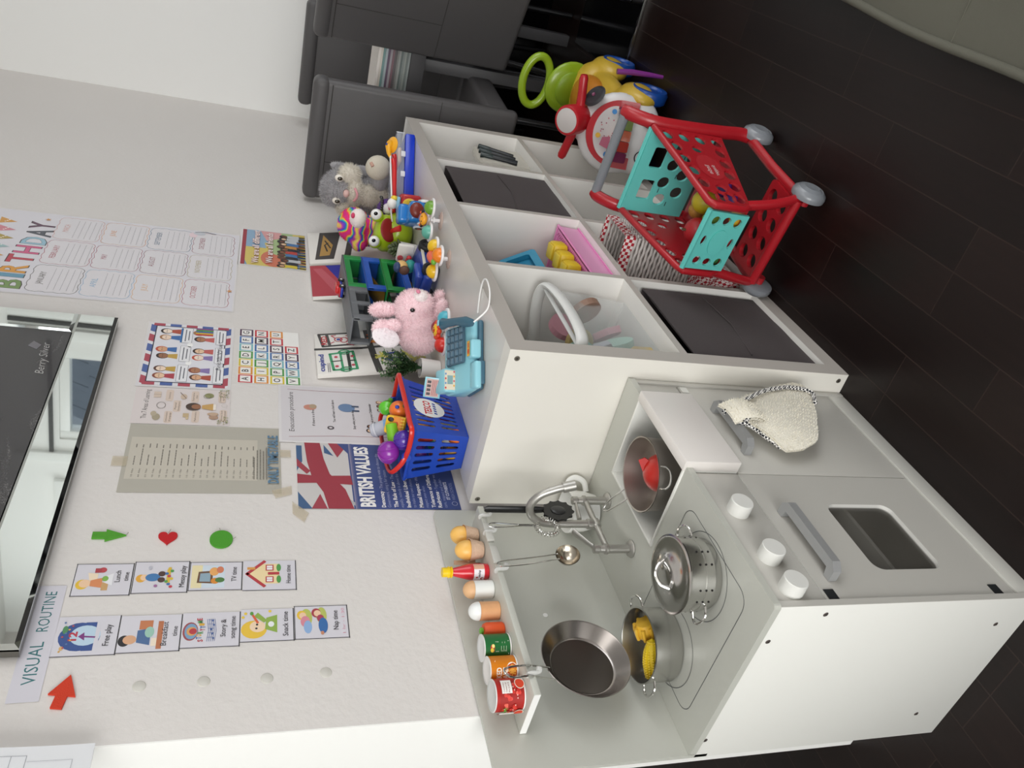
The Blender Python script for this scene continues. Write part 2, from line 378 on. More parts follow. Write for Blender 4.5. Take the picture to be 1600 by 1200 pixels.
# ---------- white cube shelf ----------
KW, KD, KH, KB, KT = 1.47, .387, .788, .0385, .016
KC = (KW-2*KB-3*KT)/4; KZ = .405
def kx(i): return KB+i*(KC+KT)
lam = mat('e6e3de', .38, bump=.03, bscale=300); edge = mat('b9b3ad', .45); top_m = mat('dcd9d4', .3)
inner = mat('eae8e4', .45)
sh = thing('cube_shelf', 'long white cube shelf unit of four by two compartments standing against the poster wall', 'shelf', (KW/2, -KD/2, 0))
def kp(name, x0, x1, y0, y1, z0, z1, m, mf=edge):
    b = MB(); b.bx(x0, x1, y0+.0008, y1, z0, z1, m); b.bx(x0, x1, y0, y0+.0008, z0, z1, mf); return b.build(name, sh, True)
kp('side_panel', 0, KB, -KD, 0, 0, KH, mat('eae7df', .4)); kp('side_panel', KW-KB, KW, -KD, 0, 0, KH, inner)
kp('top_panel', KB, KW-KB, -KD, 0, KH-KB, KH, top_m); kp('bottom_panel', KB, KW-KB, -KD, 0, 0, KB, inner)
for i in range(1, 4): kp('divider', kx(i)-KT, kx(i), -KD, -.002, KB, KH-KB, inner)
for i in range(4): kp('shelf_board', kx(i), kx(i)+KC, -KD, -.002, KZ-KT, KZ, inner)
for y, z in ((-.367, .770), (-.012, .772), (-.37, .019), (-.014, .02)):
    b = MB(); b.lathe([(0, 0), (.0052, 0), (.006, -.0008)], mat('8f8a80', .35, .8), 20, T(-.0006, y, z) @ RY(-90))
    for a in range(6): b.box((0, 0, 0), (.0008, .0006, .004), mat('403c36', .5), M=T(-.0012, y, z) @ RX(a*30))
    b.build('screw', sh, True, label='metal screw with a hexagonal socket')
# fabric drawer boxes: three dark ones
dark = mat('4b4445', .92, bump=.5, bscale=600, var=.06, vscale=5)
def fabric_box(i, z0, lab, dy=0, h=.318):
    t = thing('fabric_storage_box', lab, 'storage box', (kx(i)+KC/2, -KD/2, z0), group='dark fabric boxes in the cube shelf')
    b = MB(); w = KC-.022; d = .35; y0 = -.372+dy; x0 = kx(i)+.011
    b.grid(lambda u, v: (x0+w*u, y0-.003*sin(pi*u)*sin(pi*v)+.0015*sin(9*u+4*v), z0+.001+(h-.001)*v*(1-.012*sin(pi*u))), 16, 12, dark)
    b.bx(x0, x0+.004, y0, y0+d, z0+.001, z0+h-.002, dark); b.bx(x0+w-.004, x0+w, y0, y0+d, z0+.001, z0+h-.002, dark)
    b.bx(x0, x0+w, y0+d-.004, y0+d, z0+.001, z0+h-.002, dark); b.bx(x0, x0+w, y0, y0+d, z0+.001, z0+.005, dark)
    b.bx(x0, x0+w, y0-.0005, y0+.004, z0+.001, z0+h-.004, dark)
    b.build('box_body', t, True)
    s = MB(); s.tube([(x0+w*.08, y0-.003, z0+h*.52), (x0+w*.5, y0-.006, z0+h*.47), (x0+w*.93, y0-.003, z0+h*.5)], .0016, dark, 6); s.build('seam', t, True)
    return t
fabric_box(0, KB, 'dark fabric box in the lower compartment nearest the play kitchen')
fabric_box(2, KZ, 'dark fabric box in the upper row, third compartment from the play kitchen')
# handled clear tub in the upper near compartment
clr = mat('e8ecec', .12, trans=.0, alpha=.16, spec=.6); clr2 = mat('eceeee', .25, alpha=.75)
t = thing('clear_plastic_tub', 'clear plastic carry tub with a pale handle in the compartment nearest the kitchen', 'tub', (.21, -.2, KZ))
x0, x1, y0, y1 = .062, .352, -.365, -.06; b = MB(); zz = KZ+.002
def taper_wall(b, x0, x1, y0, y1, z0, z1, tp, t, m):
    for (a, c) in (((x0, y0), (x1, y0)), ((x1, y0), (x1, y1)), ((x1, y1), (x0, y1)), ((x0, y1), (x0, y0))):
        cx, cy = (x0+x1)/2, (y0+y1)/2
        def p(q, z, k): return (q[0]+(tp*(1 if q[0] > cx else -1) if z > z0 else 0)-k*(1 if q[0] > cx else -1), q[1]+(tp*(1 if q[1] > cy else -1) if z > z0 else 0)-k*(1 if q[1] > cy else -1), z)
        vs = [p(a, z0, 0), p(c, z0, 0), p(c, z1, 0), p(a, z1, 0), p(a, z0, t), p(c, z0, t), p(c, z1, t), p(a, z1, t)]
        b.add(vs, [(0, 1, 2, 3), (5, 4, 7, 6), (3, 2, 6, 7), (1, 0, 4, 5)], m)
taper_wall(b, x0+.02, x1-.02, y0+.02, y1-.02, zz, zz+.205, .012, .003, clr); b.bx(x0+.02, x1-.02, y0+.02, y1-.02, zz, zz+.003, clr); b.build('tub_body', t, True)
b = MB(); b.tube([(x0+.006, y0+.006, zz+.207), (x1-.006, y0+.006, zz+.207), (x1-.006, y1-.006, zz+.207), (x0+.006, y1-.006, zz+.207)], .0055, clr2, 8, True); b.build('rim', t, True)
b = MB(); hp = catmull([(x0+.010, -.22, zz+.196), (x0+.006, -.30, zz+.205), (x0+.012, -.352, zz+.203), (x0+.04, -.374, zz+.198), (.207, -.380, zz+.196), (x1-.04, -.374, zz+.204), (x1-.012, -.352, zz+.212), (x1-.006, -.30, zz+.21), (x1-.010, -.22, zz+.196)], 5)
b.tube(hp, .0085, mat('dfe0de', .3), 12, flat=1.7); b.build('handle', t, True, label='ribbed pale grey carry handle')
# foam shapes inside the tub
fo = [('b9a46e', 'tan'), ('a9cfc4', 'mint'), ('c48f9c', 'rose'), ('8d6f5f', 'brown'), ('b8b9c4', 'grey')]
rnd = random.Random(3)
for k, (px, hx, zz2, c) in enumerate([(.10, .05, .012, 0), (.18, .05, .03, 1), (.26, .05, .02, 2), (.30, .045, .07, 3), (.13, .045, .085, 4), (.22, .045, .10, 0), (.12, .04, .14, 1), (.27, .04, .13, 2)]):
    b = MB(); sides = 6 if k % 2 == 0 else 20; b.prism(circ(0, 0, .038 if k < 5 else .034, sides), .016, mat(fo[c][0], .6))
    single(b, 'foam_shape', '%s foam %s lying %s in the clear carry tub' % (fo[c][1], 'hexagon' if sides == 6 else 'disc', ['at the front left', 'at the bottom middle', 'at the front right', 'at the right side', 'halfway up on the left', 'near the middle', 'high up on the left', 'high up on the right'][k]), 'foam shape', (px, -.322+.018*(k % 3), KZ+.034+zz2), (70, 10*k, 20*k), 'foam shapes in the clear tub')
# blue open tray + yellow stacking pieces + pink basket in the second compartment
zz = KZ+.002
t = thing('pink_basket', 'pink plastic basket with woven pattern lying in the second upper compartment', 'basket', (.56, -.25, zz))
b = MB(); pk = mat('e58fc4', .4); x0, x1 = .412, .712
b.bx(x0, x1, -.37, -.12, zz, zz+.003, pk)
taper_wall(b, x0+.004, x1-.004, -.366, -.12, zz+.003, zz+.058, .003, .002, mat('eaa6cf', .35, alpha=.85)); b.build('basket_body', t, True)
b = MB(); b.tube([(x0+.001, -.370, zz+.06), (x1-.001, -.370, zz+.06), (x1-.001, -.118, zz+.06), (x0+.001, -.118, zz+.06)], .0035, pk, 8, True); b.build('rim', t, True)
b = MB()
for j in range(4):
    for i in range(26): b.box((0, 0, 0), (.0016, .013, .0012), mat('c865a2', .5), M=T(x0+.012+i*.0108, -.352+j*.014, zz+.062-.0005*j) @ RZ(35 if j % 2 else -35))
b.bx(x0+.006, x1-.006, -.362, -.300, zz+.0585, zz+.0607, pk); b.build('woven_lid', t, True, label='pink strip with herringbone pattern')
t = thing('blue_toy_tray', 'teal blue plastic tray tilted above the yellow beakers and pink basket', 'tray', (.55, -.2, zz+.06))
b = MB(); A = T(.475, -.262, zz+.064) @ RX(-12); bl = mat('2f8fb4', .4)
b.plate(rrect(0, .20, 0, .105, .012), [rrect(.018, .182, .02, .09, .01)], .014, bl, M=T(.480, -.296, zz+.118) @ RX(62)); b.build('tray_frame', t, True)
b = MB(); b.plate(rrect(.01, .19, .01, .098, .012), [], .003, mat('2a83a8', .45), M=T(.480, -.292, zz+.117) @ RX(62)); b.build('tray_bottom', t, True)
for k in range(3):
    b = MB(); b.box((0, 0, 0), (.05, .05, .042), mat('e3c02c', .4), .01); b.box((0, 0, .021), (.040, .040, .006), mat('e8ca40', .4), .004)
    single(b, 'yellow_beaker', 'yellow plastic beaker beside the blue tray, %s of the row of three' % ['nearest the kitchen', 'middle one', 'farthest from the kitchen'][k], 'toy', (.497+k*.058, -.335, zz+.084), (0, 0, 8), 'yellow beakers above the pink basket')
# wicker basket with gingham liner, second lower compartment
t = thing('wicker_basket', 'white wicker basket lined with red gingham cloth in a lower compartment', 'basket', (.56, -.22, KB))
wk = mat('d9d3cf', .6, var=.15, vscale=40); b = MB(); x0, x1, y0, y1 = .578, .712, -.412, -.09; z0, z1 = KB+.002, KB+.285
b.bx(x0+.004, x1-.004, y0+.004, y1-.004, z0, z0+.006, wk)
for j in range(26):
    z = z0+.008+(z1-z0-.012)*j/25; pts = []
    N = 72
    for k in range(N):
        s = k/N*4; e = int(s); f = s-e; c = [(x0, y0), (x1, y0), (x1, y1), (x0, y1)]; a, d = c[e], c[(e+1) % 4]; off = .0028*cos(pi*(k+j)); nx = [(0, -1), (1, 0), (0, 1), (-1, 0)][e]
        pts.append((a[0]+(d[0]-a[0])*f+nx[0]*off, a[1]+(d[1]-a[1])*f+nx[1]*off, z))
    b.tube(pts, .0042, wk, 6, True)
b.build('woven_wall', t, True)
gg = fabric_tex('b01e30', 'efe2e0', 110, 'check'); b = MB()
def liner(u, v):
    s = u*4; e = min(int(s), 3); f = s-e; c = [(x0-.006, y0-.006), (x1+.006, y0-.006), (x1+.006, y1+.006), (x0-.006, y1+.006)]; a, d = c[e], c[(e+1) % 4]; wv = .0025*sin(u*90); nx = [(0, -1), (1, 0), (0, 1), (-1, 0)][e]
    return (a[0]+(d[0]-a[0])*f+nx[0]*wv*v, a[1]+(d[1]-a[1])*f+nx[1]*wv*v, z1+.010-.030*v)
b.grid(liner, 96, 4, gg); b.build('gingham_cuff', t, True, label='red and white checked cuff')
b = MB()
for k_ in range(3):
    o_ = .006*k_; b.grid(lambda u, v: (.425+.142*u+.005*sin(7*v+k_), -.382+o_+.075*v**1.5+.004*sin(14*u+3*v+k_), KB+.0035+(.100-.026*k_)*sin(v*pi/2)*(1-.25*u)+.004*sin(11*u+2*k_)*v), 24, 14, gg)
b.build('hanging_cloth', t, True, label='red and white checked cloth bunched beside the wicker wall')
# bag of marker pens, last upper compartment
t = thing('clear_pencil_case', 'clear zipped pencil case with dark pens in the farthest upper compartment', 'pencil case', (1.25, -.25, KZ))
b = MB(); b.box((1.285, -.345, KZ+.085), (.16, .035, .165), mat('eeeade', .3, alpha=.35), .012); b.build('case', t, True)
for k in range(3):
    b = MB(); b.cyl(.009, 0, .12, mat('23262a', .4), 14, bev=.002); b.cyl(.0095, .08, .122, mat('2f3a3a', .35), 14, bev=.002); b.bx(.0085, .0115, -.002, .002, .085, .12, mat('111111', .5))
    single(b, 'marker_pen', 'dark marker pen in the clear pencil case, %s' % ['front one', 'middle one', 'back one'][k], 'pen', (1.215+.030*k, -.3665, KZ+.05), (0, 18+6*k, 0), 'marker pens in the pencil case')
# ---------- play kitchen ----------
x0, x1, yf, yb, zc = -.595, -.003, -.341, .026, .527
gr = mat('bfbdb7', .38, bump=.02, bscale=300); gr2 = mat('c1c2ba', .36, bump=.02, bscale=300); wh = mat('e8e8e3', .4); lg = mat('c2c1bb', .45)
steel = mat('c9c8c4', .26, 1, bump=.02, bscale=500); steel_d = mat('c9c2bb', .38, 1); satin = mat('b3b1ac', .38, .85); chrome = mat('dddcd9', .1, 1)
kt = thing('play_kitchen', 'grey and white wooden play kitchen with a hob, sink and oven door', 'play kitchen', ((x0+x1)/2, (yf+yb)/2, 0))
def kpart(n, b, **k): return b.build(n, kt, True, **k)
b = MB(); b.bx(x0, x0+.012, yf, yb, 0, zc-.012, wh, .0012); b.bx(x0+.0005, x0+.0115, yf-.0006, yf, 0, zc-.014, gr)
p = kpart('side_panel', b, label='white side panel facing the doorway')
for y, z in ((-.266, .502), (-.322, .426), (-.28, .059), (-.041, .079), (-.022, .511)):
    s = MB(); s.lathe([(0, .0008), (.0035, .0006), (.0045, 0)], mat('8a7f7a', .35, .8), 16, T(x0-.0001, y, z) @ RY(-90)); s.box((0, 0, 0), (.0005, .0012, .005), mat('3d3836', .5), M=T(x0-.001, y, z) @ RX(35)); s.build('screw', p, True)
kpart('side_panel', MB().bx(x1-.012, x1, yf, yb, 0, zc-.012, gr, .0012))
kpart('bottom_panel', MB().bx(x0+.012, x1-.012, yf+.002, yb, .018, .032, gr, .001).bx(x0+.012, x1-.012, yf+.001, yf+.012, 0, .04, lg, .001))
kpart('back_panel', MB().plate([(x0, .49), (x1-.0, .49)]+[(x1-.012+.012*cos(R(a)), .852+.012*sin(R(a))) for a in (0, 30, 60, 90)]+[(x0+.012-.012*cos(R(a)), .852+.012*sin(R(a))) for a in (90, 60, 30, 0)], [], .008, gr2, M=T(0, yb, 0) @ RX(90)))
# counter with sink hole, hob outline
HX0, HX1, HY0, HY1 = -.277, -.080, -.337, -.163
b = MB(); b.plate(rrect(x0-.002, x1, yf-.004, yb-.0085, .006, 3), [[(HX0-.0094, HY0-.0045), (HX1+.0094, HY0-.0045), (HX1+.0094, HY1+.0094), (HX0-.0094, HY1+.0094)]], .012, gr2, M=T(0, 0, zc-.012)); kpart('countertop', b)
b = MB(); P = PR(b, lambda u, v, h: (u, v, zc+h)); P.line(rrect(-.548, -.334, -.303, -.022, .026, 6), .0013, '55575a', True); b.build('hob_outline', kt, True)
b = MB(); P = PR(b, lambda u, v, h: (u, v, zc+h), h0=.0004)
P.line(circ(-.437, -.238, .073, 48), .0011, '55575a', True); P.line(circ(-.447, -.075, .069, 48), .0011, '55575a', True); b.build('burner_outline', kt, True)
b = MB(); ze = zc-.107; t_ = .005
b.bx(HX0-.004-t_, HX0-.004, HY0+.0002, HY1+.004+t_, ze, zc+.003, wh, .0008); b.bx(HX1+.004, HX1+.004+t_, HY0+.0002, HY1+.004+t_, ze, zc+.003, wh, .0008)
b.bx(HX0-.0041, HX1+.0041, HY1+.0041, HY1+.0092, ze+.0002, zc+.0031, wh, .0008); b.bx(HX0-.0095, HX1+.0095, -.358, HY0-.0001, ze-.0003, zc+.005, mat('e4dfdb', .4), .0012); b.bx(HX0-.0042, HX1+.0042, HY0+.0003, HY1+.0042, ze+.0003, ze+.004, wh)
kpart('sink_basin', b, label='white box sink with a deep front')
# control panel, doors
xd = -.2905
kpart('control_panel', MB().bx(x0+.0125, xd-.001, yf+.004, yf+.014, .4225, zc-.0125, gr, .0008)); kpart('front_strip', MB().bx(HX1+.0095, x1-.0125, yf+.004, yf+.014, .4225, zc-.0125, gr, .0008))
for i, kxx in enumerate((-.388, -.493, -.559)):
    b = MB(); b.lathe([(0, .024), (.0178, .024), (.0190, .0230), (.0195, 0)], mat('dfdfdb', .45), 36, T(kxx, yf+.0045, .4745) @ RX(90)); kpart('knob', b)
# oven door
b = MB(); W0, W1, V0, V1 = -.523, -.368, .146, .286
b.plate([(x0+.014, .043), (xd-.001, .043), (xd-.001, .4205), (x0+.014, .4205)], [rrect(W0, W1, V0, V1, .020, 6)], .010, gr, M=T(0, yf+.014, 0) @ RX(90), m2=mat('e2e1dd', .4)); od = kpart('oven_door', b)
MB().bx(W0-.004, W1+.004, yf+.011, yf+.0125, V0-.004, V1+.004, mat('5f5c55', .06, trans=0, alpha=.38)).build('window_pane', od, True)
def handle(par, xa, xb, z):
    b = MB(); m = mat('a9aaab', .36, .35, bump=.08, bscale=500); y = yf+.0035
    prof = [(xa, 0), (xa, -.020), (xa+.012, -.031), (xb-.012, -.031), (xb, -.020), (xb, 0), (xb-.013, 0), (xb-.017, -.015), (xa+.017, -.015), (xa+.013, 0)]
    b.plate(prof, [], .015, m, M=T(0, y, z-.0075)); b.build('handle', par, True, label='grey block handle')
handle(od, -.545, -.388, .389)
for zz in (.408, .078): MB().bx(x0+.014, x0+.034, yf+.0025, yf+.0038, zz-.009, zz+.009, mat('26282a', .3)).build('hinge', od, True, label='black hinge plate')
b = MB(); b.bx(xd+.001, x1-.0125, yf+.004, yf+.014, .043, .418, gr, .0008); cd = kpart('cupboard_door', b); handle(cd, -.236, -.092, .372)
MB().bx(x1-.034, x1-.0145, yf+.0028, yf+.0038, .400, .416, mat('d8d8d4', .2)).build('hinge', cd, True)
# oven interior
b = MB(); b.bx(xd-.004, xd+.004, yf+.02, yb-.01, .032, .42, gr); b.bx(x0+.012, xd-.004, yf+.02, yb-.012, .225, .233, mat('b9b8b3', .5)); kpart('inner_board', b)
kpart('inner_back', MB().bx(x0+.012, x1-.012, yb-.006, yb-.001, .032, zc-.02, gr))
# upper shelf with hanging strip
b = MB(); b.bx(-.53, -.100, -.083, yb-.009, .797, .809, gr2, .0012); p_ = kpart('shelf', b); MB().bx(-.5306, -.5301, -.082, yb-.0095, .7975, .8085, mat('f4f4f2', .4)).build('end_edge', p_, True, label='white end edge of the shelf')
for hx in (-.272, -.176, -.132, -.494):
    b = MB(); b.tube(catmull([(hx, -.080, .8095), (hx, -.086, .8105), (hx, -.0885, .806), (hx, -.0885, .797), (hx, -.0905, .792), (hx, -.098, .793), (hx, -.099, .799)], 4), .003, mat('dcdcda', .3, alpha=.6), 8, flat=1.3); kpart('shelf_hook', b)
b = MB(); b.bx(-.255, -.215, -.0895, -.083, .797, .812, lg, .002); b.bx(-.20, -.155, -.0895, -.083, .797, .812, lg, .002); kpart('rail_block', b)
b = MB(); b.lathe([(0, .001), (.0045, .001), (.005, 0)], mat('f0f0ee', .4), 20, T(-.292, yb-.0085, .694) @ RX(90)); kpart('screw_cap', b)
# faucet
ft = thing('play_tap', 'satin grey bridge tap with a curved spout behind the sink', 'tap', (-.163, -.095, zc)); y = -.095
for px in (-.232, -.094): b = MB(); b.lathe([(0, 0), (.017, 0), (.0175, .002), (.0145, .006), (.0085, .008), (.0085, .05), (.0105, .052), (.0105, .057), (.0075, .059), (.0065, .068), (.0085, .070), (.0085, .080), (0, .082)], satin, 28, T(px, y, zc+.0002)); b.build('tap_post', ft, True)
b = MB(); b.tube([(-.228, y, zc+.052), (-.098, y, zc+.052)], .0062, satin, 16); b.lathe([(.0063, -.009), (.0095, -.008), (.0095, .008), (.0063, .009)], satin, 20, T(-.163, y, zc+.052) @ RY(90)); b.build('crossbar', ft, True)
b = MB(); sp = catmull([(-.163, y, zc+.056), (-.163, y, zc+.12), (-.163, y-.003, zc+.165), (-.163, y-.020, zc+.193), (-.163, y-.047, zc+.203), (-.163, y-.073, zc+.190), (-.163, y-.088, zc+.163), (-.163, y-.094, zc+.145)], 6)
b.tube(sp, .0078, satin, 18); b.lathe([(.0095, 0), (.0105, .002), (.0105, .012), (.008, .014)], satin, 22, T(-.163, y, zc+.058))
d = (V(sp[-1])-V(sp[-2])).normalized(); q = V(sp[-1])
b.tube([q-d*.004, q+d*.020], .0102, satin, 20); b.build('spout', ft, True)
for a, e in (((-.232, y, zc+.076), (-.178, y+.006, zc+.104)), ((-.094, y, zc+.074), (-.142, y+.008, zc+.078))):
    b = MB(); a, e = V(a), V(e); b.tube([a, a+(e-a)*.3, a+(e-a)*.7, e], [.0055, .005, .0062, .0072], satin, 12, flat=.6); b.build('lever', ft, True)
# ---------- pots and pans ----------
def ring_handle(b, c, r, z, ang, wd=.020, out=.020, rad=.0022, m=None, drop=0):
    a = R(ang); d = V((cos(a), sin(a), 0)); t = V((-sin(a), cos(a), 0)); C = V((c[0], c[1], z))
    b.tube(catmull([C+d*(r-.001)-t*wd, C+d*(r+out*.6)-t*wd*.95+V((0, 0, -drop*.5)), C+d*(r+out)-t*wd*.45+V((0, 0, -drop)), C+d*(r+out)+t*wd*.45+V((0, 0, -drop)), C+d*(r+out*.6)+t*wd*.95+V((0, 0, -drop*.5)), C+d*(r-.001)+t*wd], 5), rad, m or chrome, 8)
def pot(c, r, h, name, label, ang, z=zc+.0006):
    t = thing(name, label, 'pot', (c[0], c[1], z)); b = MB()
    b.lathe([(0, z+.0015), (r*.97, z+.0015), (r*.985, z+.004), (r-.001, z+h-.002), (r-.0005, z+h)][::-1], steel, 56, T(c[0], c[1], 0))
    b.lathe([(0, z), (r*.96, z), (r, z+.004), (r, z+h-.002), (r+.002, z+h), (r-.0005, z+h+.0006)], steel, 56, T(c[0], c[1], 0)); b.build('pot_body', t, True)
    for s in (0, 180): b = MB(); ring_handle(b, c, r, z+h-.010, ang+s, drop=-.004); b.build('handle', t, True, label='wire loop handle')
    return t
pot((-.432, -.062), .0635, .054, 'saucepan', 'shiny steel toy saucepan holding yellow sweetcorn', 150)
# perforated pot with lid
c = (-.437, -.244); t = pot(c, .0585, .030, 'strainer_pot', 'tall perforated steel toy pot covered with a lid', 150)
b = MB(); r = .0600; z = zc+.0006; b.lathe([(r, z+.014), (r, z+.056), (r+.0022, z+.0585)], steel, 64, T(c[0], c[1], 0))
for k in range(24):
    for j in range(3):
        if k % 4 > 1: continue
        a = 2*pi*(k//4*4+(k % 4)*1.4)/24; d = V((cos(a), sin(a), 0)); cc = V((c[0], c[1], z+.019+j*.0105))+d*(r+.0004)
        M = frame(cc, (-sin(a), cos(a), 0), (0, 0, 1)); b.prism(circ(0, 0, .0018, 10), .0003, mat('14110f', .9), M=M)
b.build('strainer_insert', t, True)
b = MB(); b.lathe([(r-.002, z+.0575), (r+.004, z+.059), (r+.0042, z+.061), (r-.003, z+.0625), (r-.009, z+.0605), (.03, z+.066), (.012, z+.0685), (0, z+.069)], mat('c4c2c0', .12, 1), 64, T(c[0], c[1], 0)); ld = b.build('lid', t, True)
b = MB(); b.tube(catmull([(c[0]-.020, c[1]+.011, z+.067), (c[0]-.012, c[1]+.010, z+.080), (c[0], c[1]+.003, z+.086), (c[0]+.012, c[1]-.005, z+.080), (c[0]+.021, c[1]-.010, z+.067)], 6), .0024, chrome, 8, flat=1.6); b.build('lid_handle', ld, True)
# corn
def corn(loc, rot, s, lab, m='e8c81e'):
    b = MB(); rows = 13; L_ = .072
    b.lathe([(0, -L_/2), (.010, -L_/2+.004), (.0155, -L_*.2), (.016, .005), (.013, L_*.3), (.006, L_/2-.004), (0, L_/2)], mat(m, .45), 22)
    for k in range(rows):
        for j in range(15):
            zz = -L_/2+.005+j*(L_-.012)/14; q = j/14; rr = .0155*(1-.35*abs(q-.42)**1.4*2.2)*(1 if q < .75 else 1-(q-.75)*1.3); a = 2*pi*k/rows
            b.ball((rr*cos(a), rr*sin(a), zz), (.0033, .0033, .0026), mat(m, .4), 6, rings=4)
    return single(b, 'sweetcorn', lab, 'toy food', loc, rot, 'sweetcorn in the saucepan')
corn((-.450, -.046, zc+.028), (85, 12, 35), 1, 'yellow toy sweetcorn cob with fine kernels lying in the steel saucepan')
b = MB(); b.lathe([(0, -.018), (.014, -.016), (.0185, -.004), (.0185, .006), (.014, .016), (0, .018)], mat('e9b93a', .5), 24)
for k in range(8): b.tube([(.0185*cos(k*pi/4), .0185*sin(k*pi/4), -.012), (.0195*cos(k*pi/4), .0195*sin(k*pi/4), 0), (.0175*cos(k*pi/4), .0175*sin(k*pi/4), .012)], .004, mat('e9b93a', .5), 6)
single(b, 'potato_wedge', 'orange yellow ridged toy food piece lying beside the sweetcorn in the saucepan', 'toy food', (-.398, -.062, zc+.026), (60, 30, 0), None)
# bowl with handles in the sink, tomato in it
c = (-.186, -.245); zb = ze+.0045; t = thing('steel_strainer', 'round steel toy strainer bowl sitting in the sink with a red tomato', 'strainer', (c[0], c[1], zb))
b = MB(); r = .0715; h = zc+.012-zb; prof = [(0, 0), (.022, .0005), (.030, .006), (.045, .022), (.060, .050), (.0685, .080), (r-.001, h), (r+.001, h+.0008)]
b.lathe([(a, q+zb) for a, q in prof], steel_d, 64, T(c[0], c[1], 0)); b.lathe([(max(a-.0012, 0), q+zb+.0012) for a, q in prof][::-1], steel_d, 64, T(c[0], c[1], 0)); b.build('bowl', t, True)
b = MB(); dd = V((.30, .95, 0)).normalized(); tt = V((-dd.y, dd.x, 0)); C = V((c[0], c[1], zb+h)); e0 = C+dd*r
b.tube(catmull([e0-tt*.011, e0+dd*.03-tt*.0105+V((0, 0, .012)), e0+dd*.055-tt*.007+V((0, 0, .020)), e0+dd*.063+V((0, 0, .023)), e0+dd*.055+tt*.007+V((0, 0, .020)), e0+dd*.03+tt*.0105+V((0, 0, .012)), e0+tt*.011], 5), .0016, chrome, 8); b.build('long_handle', t, True)
b = MB(); ring_handle(b, c, r, zb+h-.002, 215, .02, .02, .0019, drop=.008); b.build('loop_handle', t, True)
b = MB(); b.ball((0, 0, 0), (.038, .038, .034), mat('c92a20', .28, coat=.3), 28); b.tube([(0, 0, .02), (.002, 0, .028)], .003, mat('7a2a18', .5), 8); b.prism([(0, -.02), (.045, -.012), (.05, .0), (.01, .02)], .004, mat('c0201c', .35), M=T(.0, .012, .002) @ RY(-40) @ RZ(-10))
single(b, 'toy_tomato', 'red toy tomato half lying in the steel strainer in the sink', 'toy food', (-.190, -.252, zb+.074), (20, -15, 0))
# mug
t = thing('white_cup', 'white plastic toy cup with a round handle behind the tap', 'cup', (-.062, -.036, zc)); b = MB(); wc = mat('f1f1ee', .3, coat=.2)
b.lathe([(0, .001), (.030, .001), (.036, .004), (.043, .03), (.046, .066), (.0445, .068), (.042, .05), (.033, .008), (0, .006)], wc, 44, T(-.062, -.036, zc)); b.build('cup_body', t, True)
b = MB(); b.tube(catmull([(-.030, -.068, zc+.060), (-.020, -.082, zc+.062), (-.015, -.090, zc+.046), (-.020, -.082, zc+.026), (-.032, -.066, zc+.020)], 6), .0045, wc, 10, flat=1.4); b.build('handle', t, True)
# frying pan hanging from the shelf
pc = V((-.443, -.052, .682)); t = thing('frying_pan', 'shallow steel toy frying pan hanging from the shelf hook by its wire handle', 'pan', tuple(pc))
b = MB(); A = T(*pc) @ RX(90); r = .0785
b.lathe([(0, -.024), (.056, -.024), (.060, -.021), (r-.002, -.001), (r, .0005), (r+.0012, -.0002), (r-.001, -.002), (.060, -.0235), (.056, -.0255), (0, -.0255)], mat('a09a96', .24, 1, bump=.02, bscale=400), 72, A); b.lathe([(0, -.0236), (.0555, -.0236)], mat('6b6560', .3, 1), 60, A); b.build('pan_body', t, True)
b = MB(); b.tube(catmull([(-.462, -.055, .756), (-.470, -.072, .785), (-.480, -.089, .812), (-.487, -.096, .842), (-.494, -.099, .853), (-.503, -.099, .850), (-.506, -.096, .838), (-.500, -.089, .812), (-.492, -.072, .785), (-.486, -.055, .752)], 5), .0018, chrome, 8); b.build('wire_handle', t, True)
# ladle, whisk, spatula
t = thing('toy_ladle', 'small steel toy ladle hanging from the shelf by a wire handle', 'ladle', (-.268, -.09, .68)); b = MB(); cc = V((-.250, -.100, .668))
b.lathe([(.0225, 0), (.0215, -.002), (.017, -.010), (.008, -.015), (0, -.016), (0, -.0172), (.009, -.0162), (.018, -.011), (.0232, -.0008)], mat('bfb6a8', .22, 1), 40, T(*cc) @ RX(78) @ RY(-6)); b.build('ladle_bowl', t, True)
b = MB(); b.tube(catmull([(-.252, -.103, .690), (-.262, -.104, .75), (-.268, -.104, .80), (-.271, -.1025, .812), (-.276, -.1015, .8125), (-.281, -.104, .80), (-.276, -.104, .75), (-.264, -.103, .690)], 5), .0013, chrome, 8); b.build('wire_handle', t, True)
t = thing('toy_whisk', 'small steel toy whisk with a coil head hanging under the egg carton', 'whisk', (-.177, -.1, .75)); b = MB()
b.tube(catmull([(-.176, -.103, .735), (-.180, -.103, .77), (-.181, -.103, .80), (-.176, -.102, .808), (-.170, -.103, .80), (-.172, -.103, .77), (-.175, -.103, .735)], 5), .0012, chrome, 8); b.tube([(-.1755, -.103, .748), (-.176, -.103, .712)], .0024, chrome, 8); b.build('wire_handle', t, True)
b = MB(); wc_ = V((-.180, -.103, .690)); loop = [(wc_.x+.021*cos(2*pi*k/24), wc_.y, wc_.z+.021*sin(2*pi*k/24)) for k in range(24)]; b.tube(loop, .0011, chrome, 6, True)
co = []
for k in range(26*10): a = 2*pi*k/260; p_ = 2*pi*k/10; rr = .021+.0055*cos(p_); co.append((wc_.x+rr*cos(a), wc_.y+.0055*sin(p_), wc_.z+rr*sin(a)))
b.tube(co, .0007, chrome, 5, True); b.build('coil_head', t, True)
t = thing('toy_spatula', 'black toy spaghetti spoon with a long handle hanging beside the whisk', 'utensil', (-.132, -.09, .72)); b = MB(); bk = mat('141415', .35)
